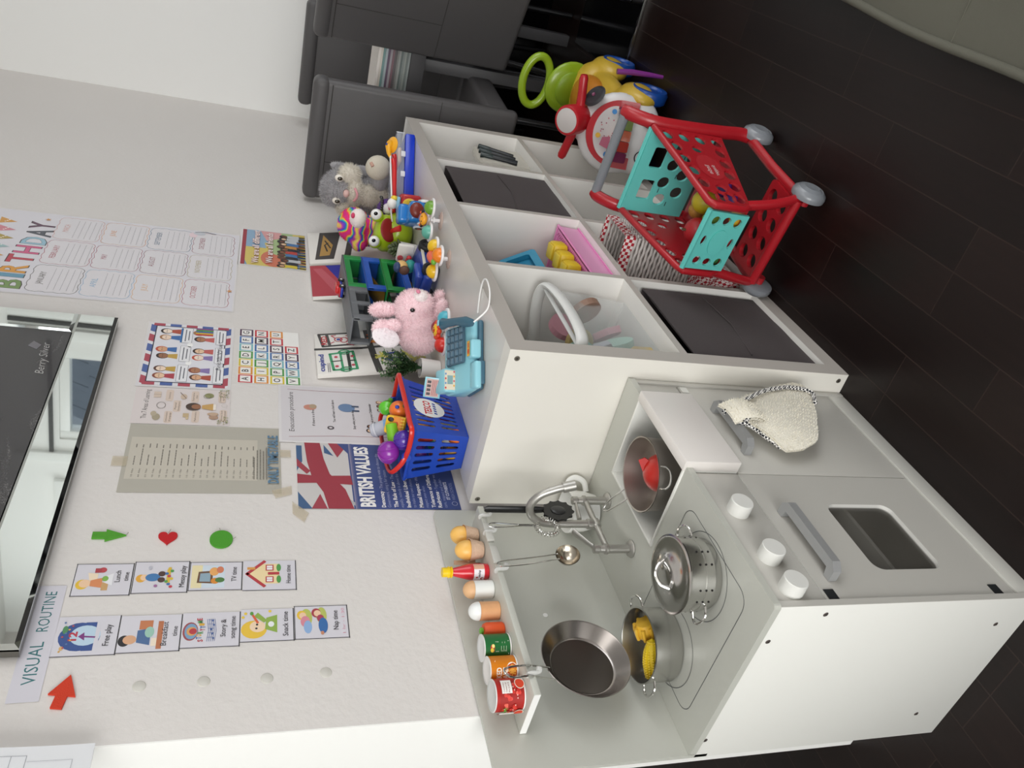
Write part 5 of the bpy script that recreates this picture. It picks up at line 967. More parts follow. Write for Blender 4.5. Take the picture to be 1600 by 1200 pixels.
for x in (-.010, .010): b.ball((x, -.0095, .010), (.005, .0015, .007), mat('241a1a', .3), 12)
b.ball((0, -.0095, -.004), (.007, .002, .004), mat('c43030', .4), 12)
for k in range(6): b.tube([(-.018+.007*k, -.009, -.022), (-.018+.007*k, -.009, -.012)], .0012, mat('f4cf4a', .4), 5)
food('toy_smiling_cake', 'yellow toy food with a smiling face in the middle of the basket', b, (.162, -.078, zb1+.022), (-25, 10, -50))
b = MB(); b.lathe([(0, -.034), (.012, -.033), (.0155, -.030), (.017, 0), (.0175, .02), (.012, .030), (0, .032)], mat('b9bcc9', .35), 24); b.lathe([(.0178, .002), (.0181, .004), (.0181, .018), (.0172, .020)], mat('7aa9d8', .35), 24); b.lathe([(.0178, -.020), (.0165, -.024)], mat('d9dbe4', .35), 24)
food('toy_milk_bottle', 'pale grey and light blue toy bottle standing at the back of the basket', b, (.205, -.040, zb1+.034), (25, 200, 20))
b = MB(); b.ball((0, 0, 0), (.021, .021, .022), mat('e8752a', .35, coat=.2), 22); b.ball((-.012, -.016, .008), (.005, .004, .005), mat('2a4ab0', .4), 10); b.ball((-.010, -.018, -.010), (.006, .005, .006), mat('2c5a3a', .4), 10)
food('toy_orange', 'orange toy fruit with blue and green studs at the front of the basket', b, (.206, -.088, zb1+.010))
b = MB(); b.lathe([(0, -.03), (.007, -.029), (.008, -.004), (.016, .006), (.0175, .018), (.010, .029), (0, .031)], mat('5cc42c', .25, coat=.3), 22); food('toy_spring_onion', 'lime green toy bulb vegetable at the far end of the basket', b, (.252, -.066, zb1+.026), (0, -70, 10))
rnd = random.Random(12); fc = ['e8752a', 'f0b42c', 'e8e04a', 'f2f2f2', 'b8341e', '6a2a90', 'e8a02a', 'd8622a', 'f4f0ee', '8a4a2a', 'f0d02c', '3a9a5a']
k = 0
for zi in range(3):
    for xi in range(4):
        for yi in range(2):
            x = .118+.038*xi+rnd.uniform(-.003, .003); y = -.086+.046*yi; z = TZ+.024+.034*zi; c = fc[k % 12]; b = MB(); s = rnd.uniform(.0165, .0185)
            if k % 3 == 0: b.ball((0, 0, 0), (s, s, s), mat(c, .35), 16)
            elif k % 3 == 1: b.lathe([(0, -.019), (.011, -.017), (.0145, -.004), (.0145, .008), (.009, .017), (0, .019)], mat(c, .35), 16)
            else: b.tube([(-.018, 0, -.004), (-.008, 0, .003), (.008, 0, .003), (.018, 0, -.004)], [.008, .012, .012, .007], mat(c, .35), 10)
            food('toy_food_piece', 'piece of plastic toy food seen through the slots of the blue basket', b, (x, y, z), (rnd.uniform(-30, 30), rnd.uniform(-20, 20), rnd.uniform(0, 180))); k += 1
# till
t = thing('toy_till', 'light blue toy cash register with dark keypad and scanner handset', 'toy till', (.178, -.248, TZ), (0, 0, -45))
lb = mat('8cc8d6', .3, coat=.2); db = mat('3d6478', .4); ky = mat('4a6678', .35)
# local frame: x right along the front, -y towards the viewer
b = MB(); b.box((0, -.012, .006), (.150, .096, .012), db, .006); b.box((-.04, -.062, .006), (.05, .012, .012), db, .003); b.build('base', t)
b = MB()
def wedge(b, x0, x1, y0, y1, zf, zb_, m, z0=.008, bev=.005):
    c = bmesh.new(); vs = [c.verts.new(p) for p in ((x0, y0, z0), (x1, y0, z0), (x1, y1, z0), (x0, y1, z0), (x0, y0, zf), (x1, y0, zf), (x1, y1, zb_), (x0, y1, zb_))]
    for f in ((3, 2, 1, 0), (4, 5, 6, 7), (0, 1, 5, 4), (1, 2, 6, 5), (2, 3, 7, 6), (3, 0, 4, 7)): c.faces.new([vs[i] for i in f])
    bmesh.ops.bevel(c, geom=c.edges[:], offset=bev, segments=3, affect='EDGES', profile=.5); b.bm(c, m, True)
wedge(b, -.075, .075, -.052, .044, .024, .060, lb, bev=.008); wedge(b, -.074, -.016, -.070, -.045, .022, .028, lb); wedge(b, -.010, .030, -.068, -.045, .030, .034, lb)
b.build('till_body', t)
b = MB(); b.box((0, 0, 0), (.082, .062, .006), ky, .004); b.build('keypad', t).matrix_basis = T(.026, -.006, .0462) @ RX(21)
kp_ = [o for o in bpy.data.objects if o.parent == t and o.name.startswith('keypad')][0]
for j in range(4):
    for i in range(5): b = MB(); b.box((0, 0, 0), (.0125, .0105, .004), mat('5b7688', .3), .0018); o = b.build('key', kp_); o.location = (-.032+.016*i, -.023+.0150*j, .0042)
b = MB(); wedge(b, -.072, -.020, .004, .040, .068, .080, lb, .035, .005); b.build('display_housing', t)
b = MB(); P = PR(b, lambda u, v, h: (-.046+u, .004-h*1.2-.0008, .041+v)); P.rect(-.021, .021, .004, .027, 'd9cdb8'); P.rect(-.009, .010, .009, .021, '7f9ea0')
for k in range(8): P.ell(-.017+.005*k, .0065 if k % 2 else .0245, .0024, .0018, ['c43a3a', 'e0a030', '5a8ac0', 'c4506a'][k % 4], 8)
b.build('screen', t, label='little screen with a fruit border')
b = MB(); b.box((0, 0, .020), (.046, .002, .036), lb, .001); P = PR(b, lambda u, v, h: (u, -.0012-h, v)); P.rect(-.020, .020, .006, .034, 'c9a9a4')
for k in range(4): P.rect(-.017+.009*k, -.011+.009*k, .024, .032, '4a4448')
for k in range(4): P.line([(-.017, .010+.0035*k), (.017, .010+.0035*k)], .0014, 'a85a5a')
b.build('card_flap', t, label='little pale blue sign board').matrix_basis = T(-.060, .034, .066) @ RZ(-30) @ RX(-12)
b = MB(); P = PR(b, lambda u, v, h: (u, v, h)); P.rect(-.016, .016, -.006, .006, 'e8b03a'); P.ell(-.006, 0, .006, .004, 'c8452e'); P.rect(.002, .012, -.003, .003, 'c86a4a'); b.build('decal', t).matrix_basis = T(.010, -.057, .0335) @ RX(10)
b = MB(); b.tube([(.060, -.078, .032), (.066, -.060, .040), (.074, -.030, .050), (.080, .010, .062), (.083, .030, .066)], [.008, .0115, .0085, .0095, .013], db, 14, flat=.8); b.box((.083, .026, .078), (.012, .010, .003), lb, .001); b.build('scanner_handset', t, label='dark blue grey scanner handset')
b = MB(); cb = [(.064, -.082, .030), (.083, -.104, .010), (.110, -.110, .0022), (.140, -.090, .0022), (.140, -.050, .0022), (.115, -.025, .0022), (.095, .0, .008), (.086, .022, .034)]
b.tube(catmull([(.061, -.080, .029), (.085, -.100, .006), (.118, -.105, .0022), (.150, -.088, .0022), (.160, -.064, .0022), (.148, -.044, .0022), (.125, -.030, .0022), (.100, -.020, .0022)], 6), .0018, mat('f0efee', .4), 8); b.build('cord', t, label='white cord loop')
# plant pots
def plant(name, label, x, y, r, h, col='eeedea'):
    t = thing(name, label, 'potted plant', (x, y, TZ)); b = MB(); b.lathe([(0, .0005), (r*.80, .0005), (r*.82, .002), (r, h), (r-.0015, h+.0004), (r-.003, h-.008), (0, h-.008)], mat(col, .45), 36, T(x, y, TZ)); b.build('pot', t, True)
    b = MB(); b.ball((x, y, TZ+h-.009), (r-.003, r-.003, .004), mat('2c2a24', .9), 16); b.build('soil', t, True); return t
t = plant('potted_herb', 'small white pot with an artificial green leafy plant beside the blue basket', .438, -.056, .0255, .050)
b = MB(); rnd = random.Random(9); g1, g2 = mat('3c5f3a', .55), mat('5a7a48', .55); ST = MB()
for k in range(34):
    a = rnd.random()*2*pi; rr = rnd.uniform(.02, .048); hh = rnd.uniform(.045, .088)*(1.25-rr*8*.1); p0 = V((.438, -.056, TZ+.042)); p1 = p0+V((rr*.35*cos(a), rr*.35*sin(a), hh*.55)); p2 = p0+V((rr*cos(a), min(rr*sin(a), .075), hh)); pts = catmull([p0, p1, p2], 6); ST.tube(pts, .0009, g1, 5)
    for i in range(3, len(pts)):
        for q in range(3):
            aa = rnd.random()*6.28; d = V((cos(aa), sin(aa), rnd.uniform(.1, .8))).normalized(); s = d.cross(V((0, 0, 1))).normalized()*.0036; c = pts[i]; l = rnd.uniform(.009, .015)
            b.add([c, c+d*l*.5+s, c+d*l, c+d*l*.5-s], [(0, 1, 2, 3)], rnd.choice([g1, g2]), True)
ST.build('stem', t, True); o = b.build('foliage', t, True)
t = plant('potted_succulent', 'small white pot with a grey green artificial succulent in front of the frog toy', .945, -.142, .0245, .050)
b = MB(); sg_ = mat('5f6a4a', .6, var=.15, vscale=80)
for j in range(4):
    for k in range(7-j): a = 2*pi*k/(7-j)+j*.5; rr = .020-.004*j; b.ball((0, 0, 0), (.013-.0015*j, .0085-.001*j, .0038), sg_, 12, T(.945+rr*cos(a), -.142+rr*sin(a), TZ+.053+.008*j) @ RZ(math.degrees(a)) @ RY(-18-16*j))
b.build('foliage', t, True)
# pink plush rabbit facing the room
def furred(balls, m, fm, res, n, ln, name, t, seed=1, lab=None, wd=.0013):
    mb = blob(balls, m, res); fur(mb, n, ln, wd, fm, seed); return mb.build(name, t, True, label=lab)
pf = mat('fbdde3', .95, var=.06, vscale=60, sheen=.4); pf2 = mat('fce4e9', .95); cx = .505
t = thing('pink_plush_rabbit', 'pink plush rabbit with floppy white lined ears beside the toy till', 'plush toy', (cx, -.15, TZ))
furred([((cx, -.118, TZ+.052), (.050, .058, .052)), ((cx, -.155, TZ+.062), (.048, .050, .048)), ((cx, -.186, TZ+.080), (.043, .046, .043)), ((cx-.01, -.205, TZ+.064), (.030, .030, .028)), ((cx-.022, -.200, TZ+.016), (.016, .030, .015)), ((cx+.022, -.206, TZ+.014), (.014, .026, .013))], pf, pf2, .0035, 12000, .0075, 'body', t, 2)
furred([((cx-.030, -.138, TZ+.150), (.012, .022, .030), (10, -20, 20)), ((cx-.026, -.148, TZ+.125), (.012, .015, .02)), ((cx-.040, -.122, TZ+.142), (.010, .022, .026), (20, -10, 0))], pf, pf2, .003, 2600, .006, 'ear', t, 3)
b = MB(); b.ball((0, 0, 0), (.006, .024, .036), mat('f8f0f4', .9, bump=.3), 20, T(cx-.050, -.126, TZ+.144) @ RZ(35) @ RX(15) @ RY(-8)); fur(b, 500, .004, .0012, mat('f6eef2', .95), 3); b.build('ear_lining', t, True, label='white satin ear lining')
furred([((cx+.022, -.162, TZ+.150), (.012, .020, .034), (-12, 10, 0)), ((cx+.020, -.165, TZ+.128), (.012, .014, .02))], pf, pf2, .003, 2000, .006, 'ear', t, 4)
furred([((cx-.014, -.226, TZ+.070), (.020, .016, .018))], mat('f6ecec', .95), mat('faf2f2', .95), .003, 900, .004, 'muzzle', t, 5, 'white muzzle')
b = MB(); b.ball((cx-.018, -.2425, TZ+.079), (.0075, .004, .0055), mat('e58aa4', .6), 14); b.build('nose', t, True)
b = MB(); b.ball((cx-.0425, -.203, TZ+.090), (.0042, .0055, .0062), mat('0d0b0c', .08, coat=.8), 16); b.build('eye', t, True)
# suction spinners
def spinner(label, x, y, rot, cols, centre, tilt=0):
    t = thing('spinner_toy', label, 'spinner toy', (x, y, TZ), (0, 0, rot), 'suction cup spinner toys'); w_ = mat('f0eef0', .3, coat=.2)
    b = MB(); b.lathe([(0, .003), (.010, .004), (.023, .0015), (.0245, 0), (.024, 0), (.010, .002), (0, .001)], mat('f0d8cc', .2, alpha=.5), 30); b.build('suction_cup', t, label='clear suction cup')
    b = MB(); b.lathe([(.005, .003), (.005, .016), (.009, .017), (.009, .022), (.005, .0225), (.005, .027)], w_, 22); b.build('hub', t)
    for k in range(3):
        a = 2*pi*k/3; px, py = .036*cos(a), .036*sin(a); b = MB(); b.lathe([(0, .026), (.023, .026), (.0255, .028), (.0255, .031), (.024, .0325), (.020, .0325), (0, .0325)], w_, 32, T(px, py, 0)); b.box((px*.45, py*.45, .029), (.02, .02, .005), w_, .002); p = b.build('arm_plate', t)
        b = MB(); b.lathe([(.0185, .0326), (.0175, .040), (.0125, .047), (.006, .0505), (0, .0510)], mat(cols[k], .3, coat=.2), 28, T(px, py, 0)); b.build('dome_button', p, label=None)
    b = MB(); centre(b); b.build('centre_figure', t); return t
def c_carrot(b): b.ball((0, 0, .044), (.013, .030, .011), mat('e8664a', .35), 22); b.lathe([(0, .032), (.015, .033), (.015, .036), (0, .037)], mat('f0eef0', .3), 20); b.ball((0, .032, .044), (.008, .008, .007), mat('6fb43c', .4), 12)
def c_lion(b):
    for k in range(10): a = 2*pi*k/10; b.ball((.018*cos(a), .018*sin(a), .044), (.0065, .0065, .006), mat('e0492a', .4), 10)
    b.ball((0, 0, .046), (.016, .016, .009), mat('f0bc2c', .35), 20)
    for s in (-1, 1): b.ball((-.005, s*.006, .0545), (.0012, .0012, .0012), mat('2a1a12', .4), 8)
    b.ball((-.008, 0, .0545), (.003, .0045, .002), mat('b8341e', .4), 10)
def c_tiger(b):
    b.ball((0, 0, .046), (.017, .017, .010), mat('f0a52c', .35), 20)
    for s in (-1, 1): b.ball((.006, s*.016, .049), (.007, .007, .005), mat('241c1a', .4), 12); b.ball((.006, s*.016, .053), (.004, .004, .003), mat('e2602a', .4), 10); b.ball((-.010, s*.006, .053), (.0015, .002, .0015), mat('241c1a', .4), 8)
    for k in (-1, 0, 1): b.ball((.008, k*.006, .0545), (.004, .0012, .001), mat('241c1a', .4), 8)
spinner('spinner with turquoise, red and dark red domes around a flower face beside the pink rabbit', .372, -.205, 20, ['8a2030', 'd92c20', '4fb8cc'], c_lion)
sp0 = spinner('suction spinner with yellow and orange domes around a carrot, in front of the blue buggy', .566, -.300, 95, ['e8bc1c', 'e8821c', 'e8c020'], c_carrot)
spinner('suction spinner with violet, green and teal domes around a tiger face, farthest from the kitchen', .722, -.335, 20, ['8a6ab8', '5fae9c', '6a9a2c'], c_tiger)
# blue buggy
t = thing('blue_toy_buggy', 'blue plastic toy buggy with big black wheels behind the pink rabbit', 'toy vehicle', (.692, -.205, TZ), (0, 0, -14)); bb_ = mat('1f3f9a', .3, coat=.3)
b = MB(); wedge(b, -.075, .075, -.038, .038, .040, .052, bb_, .014, .010); wedge(b, -.070, -.01, -.034, .034, .062, .056, bb_, .04, .008); b.box((0, -.040, .036), (.11, .004, .008), mat('d9d4c8', .4), .001); b.build('buggy_body', t)
for wx in (-.048, .048):
    for s in (-1, 1):
        b = MB(); A = T(wx, s*.040, .0225) @ RX(90); b.lathe([(0, -.006), (.011, -.006), (.013, -.010), (.019, -.011), (.0222, -.007), (.0222, .007), (.019, .011), (.013, .010), (.011, .006), (0, .006)], mat('17171a', .6), 30, A)
        for k in range(6): a = k*pi/3; b.box((0, 0, 0), (.0085, .0025, .013), mat('3a3a40', .4), M=A @ T(.006*cos(a), .006*sin(a), 0) @ RZ(k*60))
        b.build('wheel', t)
b = MB(); b.box((.062, 0, .072), (.012, .056, .044), mat('d9d6d0', .5), .004); b.prism(circ(0, 0, .008, 16), .002, mat('c4505a', .4), M=T(.055, .012, .084) @ RY(-90)); b.build('rear_panel', t, label='off white rear panel')
b = MB(); b.ball((.0, -.004, .088), (.017, .015, .017), mat('d9b070', .6), 16); b.ball((-.006, -.004, .100), (.014, .015, .010), mat('2a3f66', .5), 14); b.ball((-.016, -.004, .082), (.010, .014, .014), mat('5a3c30', .7), 14); b.ball((.010, .002, .064), (.016, .02, .016), mat('2a8a84', .5), 14); b.ball((.03, -.010, .066), (.007, .007, .007), mat('b02a30', .5), 12); b.ball((.044, .010, .064), (.007, .007, .007), mat('b02a30', .5), 12); b.build('driver_figure', t, label='small plain toy driver')
# multi-storey toy garage
t = thing('toy_garage', 'toy garage of stacked grey, blue and green plastic levels behind the pink rabbit', 'toy garage', (.82, -.06, TZ))
gy, bu, gn_ = mat('6b6e72', .5), mat('1f55b4', .35), mat('1f8a44', .35)
def level(nm, x0, x1, y0, y1, z0, z1, m, deck=None, cols=(0, 1)):
    b = MB(); d = deck or m; b.bx(x0, x1, y0, y1, z1-.005, z1, d, .001)
    for x in (x0, x1-.024): b.bx(x, x+.024, y0, y0+.008, z0, z1-.005, m, .001); b.bx(x, x+.024, y1-.008, y1, z0, z1-.005, m, .001)
    if len(cols) > 2: xm = (x0+x1)/2; b.bx(xm-.008, xm+.008, y0, y0+.006, z0, z1-.005, m, .001)
    b.bx(x0, x1, y0+.0004, y0+.004, z1-.020, z1-.005, m); b.bx(x1-.004, x1-.001, y0+.01, y1-.01, z0, z1-.006, m); b.bx(x0+.024, x1-.024, y1-.004, y1-.001, z0+.02, z1-.006, m)
    n_ = int((x1-x0)/.008)
    for k in range(n_): b.bx(x0+.002+k*.008, x0+.005+k*.008, y0-.0006, y0, z1-.003, z1-.001, mat('2c2e30', .6))
    return b.build(nm, t, True)
hs_ = .054
for k, (m, dk) in enumerate(((bu, bu), (gn_, gn_), (bu, bu), (gn_, gy))): level('storey', .735, .930, -.114, -.036, TZ+hs_*k, TZ+hs_*(k+1), m, dk)
level('upper_platform', .560, .735, -.114, -.036, TZ+hs_*3, TZ+hs_*4, gy, gy, (0, 1, 2))
b = MB(); b.bx(.585, .590, -.10, -.040, TZ, TZ+hs_*3, gy); b.bx(.565, .735, -.109, -.040, TZ+hs_*3-.003, TZ+hs_*3, mat('4c5054', .5)); b.build('support_wall', t, True)
b = MB(); b.grid(lambda u, v: (.74+.18*u, -.10+.06*v, TZ+.002+.05*u), 8, 2, mat('b98a2c', .6)); b.grid(lambda u, v: (.92-.18*u, -.10+.06*v, TZ+.056+.05*u), 8, 2, mat('b98a2c', .6)); b.grid(lambda u, v: (.74+.18*u, -.10+.06*v, TZ+.11+.05*u), 8, 2, mat('a88230', .6)); b.build('ramp', t, True, label='ochre ramp')
t = thing('toy_car', 'small red and blue toy car parked on top of the toy garage', 'toy car', (.775, -.085, TZ+hs_*4+.0005), (0, 0, 4)); b = MB(); wedge(b, -.036, .036, -.014, .014, .014, .014, mat('2438a0', .25, coat=.4), .005, .004); wedge(b, -.020, .016, -.012, .012, .026, .026, mat('c42026', .25, coat=.4), .012, .005); b.box((.0, 0, .0145), (.07, .026, .003), mat('c42026', .3), .001); b.build('car_body', t)
for wx in (-.022, .022):
    for s in (-1, 1): b = MB(); b.cyl(.0085, -.003, .003, mat('151517', .5), 22, T(wx, s*.014, .0085) @ RX(90), bev=.001); b.cyl(.0035, -.0034, .0034, mat('e4e4e4', .3), 14, T(wx, s*.014, .0085) @ RX(90)); b.build('wheel', t)
# lime frog toy
t = thing('frog_toy', 'lime green plastic frog toy with an open mouth and bulging eyes', 'toy', (1.04, -.150, TZ)); lg_ = mat('a9c41f', .3, coat=.3)
mb = blob([((1.04, -.150, TZ+.048), (.060, .066, .048)), ((1.035, -.150, TZ+.085), (.050, .058, .034))], lg_, .004); mb.build('frog_body', t, True)
b = MB(); b.ball((0, 0, 0), (.030, .036, .006), mat('8a1f1c', .5), 20, T(.994, -.178, TZ+.082) @ RZ(38) @ RY(62)); b.build('mouth', t, True, label='dark red open mouth')
b = MB(); b.tube([(.985, -.180, TZ+.075), (.965, -.195, TZ+.068), (.955, -.205, TZ+.056)], [.006, .008, .010], mat('c8261e', .35), 10, flat=.6); b.build('tongue', t, True, label='red tongue')
for yy, xx in ((-.205, 1.03), (-.135, .995)):
    b = MB(); b.ball((xx, yy, TZ+.116), .019, lg_, 20); b.ball((xx-.007, yy-.006, TZ+.120), .0165, mat('f2f2f0', .15, coat=.5), 20); b.ball((xx-.0215, yy-.014, TZ+.124), (.003, .006, .006), mat('0c0c0c', .2), 12); b.build('eye', t, True)
# tie-dye plush
rb = fabric_tex('ffffff', 'ffffff', 7, 'rainbow')
t = thing('tie_dye_plush', 'rainbow tie dye plush toy with a white muzzle above the frog toy', 'plush toy', (1.16, -.10, TZ)); 
furred([((1.16, -.095, TZ+.05), (.044, .050, .049)), ((1.155, -.10, TZ+.115), (.045, .05, .05)), ((1.145, -.118, TZ+.165), (.052, .056, .050)), ((1.115, -.07, TZ+.145), (.024, .024, .024)), ((1.12, -.14, TZ+.10), (.02, .026, .03))], rb, rb, .0045, 5000, .004, 'body', t, 6)
b = MB(); b.ball((1.105, -.158, TZ+.160), (.026, .030, .025), mat('f0e6e4', .9), 22); fur(b, 500, .003, .0012, mat('f4eae8', .95), 2); b.build('muzzle', t, True, label='white muzzle')
b = MB(); b.ball((1.088, -.172, TZ+.178), (.008, .009, .006), mat('d8406c', .5), 14); b.build('nose', t, True)
b = MB(); b.ball((1.112, -.130, TZ+.178), (.005, .005, .006), mat('101010', .1), 12); b.build('eye', t, True)
# purple small plush with beaded band
t = thing('purple_plush', 'small purple plush toy with a black beaded band half hidden behind the frog', 'plush toy', (1.110, -.190, TZ)); furred([((1.110, -.190, TZ+.035), (.034, .036, .036)), ((1.105, -.195, TZ+.078), (.033, .036, .030))], mat('5a3a80', .9), mat('6a4a90', .9), .004, 1500, .004, 'body', t, 7)
b = MB()
for k in range(16): a = -1.0+k*.2; b.ball((1.105-.035*cos(a), -.195-.038*sin(a), TZ+.098), .0048, mat('0e0e10', .15, coat=.5), 10)
b.build('beaded_band', t, True)
b = MB(); b.ball((1.079, -.211, TZ+.078), (.012, .018, .018), mat('dad4dc', .7), 16); b.ball((1.070, -.217, TZ+.076), (.004, .008, .005), mat('d9709a', .5), 10); b.build('face_patch', t, True, label='pale face patch')
# toy engines
t = thing('blue_toy_train', 'bright blue toy train engine with white rimmed wheels near the shelf front', 'toy vehicle', (.885, -.282, TZ), (0, 0, 35)); tb_ = mat('2a7cc4', .25, coat=.4)
b = MB(); wedge(b, -.040, .052, -.030, .030, .058, .062, tb_, .012, .012); wedge(b, .0, .05, -.027, .027, .082, .082, tb_, .05, .010); b.build('engine_body', t)
b = MB(); b.box((-.012, -.0305, .048), (.020, .002, .016), mat('e8e04a', .35), .001); P = PR(b, lambda u, v, h: (u, -.0304-h, v), h0=.0012); P.line([(-.034, .030), (.040, .032)], .004, 'e8d06a'); b.build('side_badge', t)
for wx in (-.022, .030):
    for s in (-1, 1): b = MB(); b.cyl(.0165, -.004, .004, mat('f0f0f0', .3), 26, T(wx, s*.030, .0168) @ RX(90), bev=.001); b.cyl(.0115, -.0048, .0048, mat('17171a', .4), 24, T(wx, s*.030, .0168) @ RX(90)); b.cyl(.005, -.0056, .0056, mat('d8562a', .4), 16, T(wx, s*.030, .0168) @ RX(90)); b.build('wheel', t)
b = MB(); b.ball((-.044, 0, .040), (.012, .022, .020), mat('7a2a20', .35), 18); b.build('nose', t, label='dark red nose')
t = thing('red_toy_train', 'small red toy engine with a yellow smiling face beside the blue box', 'toy vehicle', (1.005, -.262, TZ), (0, 0, 20)); rt = mat('b81f22', .28, coat=.4); b = MB(); wedge(b, -.026, .030, -.028, .028, .060, .060, rt, .002, .009); b.build('engine_body', t)
b = MB(); b.ball((-.0265, 0, .036), (.003, .017, .021), mat('f0c83c', .35), 20)
for s in (-1, 1): b.ball((-.0296, s*.011, .030), (.001, .004, .004), mat('f0a0a8', .5), 10)
b.tube([(-.0302, -.006, .034), (-.0306, 0, .030), (-.0302, .006, .034)], .0008, mat('3a2a1a', .5), 6); b.build('face', t, label='yellow smiling face')
b = MB(); b.box((0, 0, .066), (.034, .036, .010), mat('8ec4e0', .35), .004); b.ball((0, .004, .082), (.016, .016, .015), mat('eeeae6', .5), 16); b.ball((0, -.012, .078), (.012, .008, .010), mat('f0cc3c', .4), 14); b.build('cab_top', t, label='pale blue and white cab top')
# blue box with clear lid
t = thing('blue_lidded_box', 'bright blue plastic box with a clear lid and white clips at the far end', 'box', (1.220, -.279, TZ), (0, 0, -47)); bx_ = mat('1238c0', .3, coat=.2)
b = MB(); b.box((0, 0, .016), (.215, .118, .031), bx_, .006); b.build('box_body', t)
b = MB(); ck = mat('dfe4ee', .08, alpha=.30, spec=.8); b.box((0, 0, .046), (.219, .122, .028), ck, .007)
for x in (-.106, .106): b.tube([(x, -.058, .034), (x, -.058, .060)], .0012, mat('f4f6fa', .2, alpha=.8), 6)
b.build('clear_lid', t, label='clear lid')
for x in (-.03, .035): b = MB(); b.box((x, -.063, .038), (.018, .004, .014), mat('eef0f6', .2, alpha=.8), .002); b.build('clip', t)
b = MB(); b.box((.04, -.02, .045), (.05, .05, .012), mat('d9b8a0', .6), .005); b.build('box_filling', t)
# stethoscope on the lid
t = thing('toy_stethoscope', 'toy stethoscope with a yellow bell and red and white tubing on the blue box lid', 'toy', (1.17, -.27, TZ+.062)); sz = TZ+.066
b = MB(); pts = catmull([(1.045, -.235, sz+.002), (1.08, -.275, sz+.004), (1.12, -.325, sz+.006), (1.14, -.345, sz+.010)], 6); b.tube(pts, .0075, mat('cc1f20', .3, coat=.3), 10); b.tube(catmull([(1.05, -.215, sz+.002), (1.10, -.265, sz), (1.155, -.335, sz+.002), (1.165, -.352, sz+.006)], 6), .0075, mat('cc1f20', .3, coat=.3), 10); b.build('red_arm', t, True)
b = MB(); b.tube(catmull([(1.15, -.350, sz+.018), (1.10, -.318, sz+.018), (1.05, -.268, sz+.014), (1.02, -.235, sz+.014), (1.01, -.205, sz+.008), (1.03, -.185, sz)], 6), .0024, mat('eeedec', .35), 8); b.build('white_tube', t, True)
b = MB(); b.lathe([(0, 0), (.024, 0), (.0255, .003), (.021, .006), (.013, .010), (.012, .016), (0, .018)], mat('f0ac1c', .3, coat=.3), 30, T(1.185, -.372, sz+.010) @ RX(18) @ RY(-25)); b.tube([(1.180, -.370, sz+.022), (1.160, -.355, sz+.022), (1.148, -.346, sz+.018)], [.011, .007, .0035], mat('f0ac1c', .3, coat=.3), 12); b.ball((1.176, -.376, sz+.030), (.004, .004, .003), mat('3a4a9a', .4), 10); b.build('yellow_bell', t, True)
# grey plush rabbit (plain toy)
gf_ = mat('a3a1a4', .95, var=.1, vscale=50); gf2 = mat('b2b0b3', .95); cf, cf2 = mat('d6d0c4', .95), mat('e0dace', .95)
t = thing('grey_plush_rabbit', 'grey plush rabbit with cream cheeks and chest sitting at the far end of the shelf', 'plush toy', (1.37, -.12, TZ))
furred([((1.375, -.125, TZ+.055), (.062, .072, .054)), ((1.37, -.13, TZ+.095), (.052, .060, .05)), ((1.355, -.155, TZ+.185), (.058, .066, .060)), ((1.36, -.145, TZ+.215), (.048, .056, .040)), ((1.33, -.08, TZ+.05), (.03, .03, .03))], gf_, gf2, .005, 12000, .012, 'body', t, 8, None, .0018)
furred([((1.325, -.105, TZ+.172), (.030, .032, .034)), ((1.325, -.215, TZ+.175), (.028, .032, .034)), ((1.315, -.160, TZ+.155), (.030, .045, .028)), ((1.325, -.150, TZ+.105), (.024, .036, .040)), ((1.33, -.150, TZ+.07), (.02, .03, .04))], cf, cf2, .005, 6500, .011, 'cheeks_and_chest', t, 9, 'cream cheeks and chest')
furred([((1.405, -.100, TZ+.175), (.016, .020, .060), (-12, 0, 0)), ((1.405, -.10, TZ+.12), (.014, .018, .04), (-5, 0, 0))], gf_, gf2, .004, 1500, .006, 'ear', t, 10)
furred([((1.405, -.200, TZ+.175), (.016, .020, .060), (12, 0, 0)), ((1.405, -.205, TZ+.12), (.014, .018, .04), (5, 0, 0))], gf_, gf2, .004, 1200, .006, 'ear', t, 11)
b = MB(); b.ball((1.290, -.162, TZ+.182), (.012, .013, .010), mat('d9b4ae', .8), 16); b.build('nose', t, True, label='soft pink nose'); b = MB(); b.tube(catmull([(1.287, -.185, TZ+.158), (1.281, -.170, TZ+.149), (1.281, -.155, TZ+.149), (1.286, -.142, TZ+.156)], 4), .004, mat('e0a0a8', .8), 8); b.build('mouth', t, True)
for yy in (-.128, -.205): b = MB(); b.ball((1.305, yy, TZ+.208), (.008, .012, .014), mat('ece6dc', .5), 16); b.ball((1.2985, yy, TZ+.206), (.004, .0065, .0085), mat('3a3428', .15, coat=.6), 14); b.build('eye', t, True)
b = MB(); b.ball((0, 0, 0), (.030, .040, .040), mat('cbc4b4', .95, bump=.5), 22, T(1.30, -.258, TZ+.092) @ RX(15)); b.tube([(1.285+.0, -.276, TZ+.118), (1.275, -.268, TZ+.112)], .006, mat('c09888', .8), 8); b.build('foot', t, True, label='cream foot pad'); b = MB(); b.ball((1.335, -.215, TZ+.075), (.030, .050, .030), gf_, 20); fur(b, 900, .006, .0013, gf2, 4); b.build('leg', t, True)
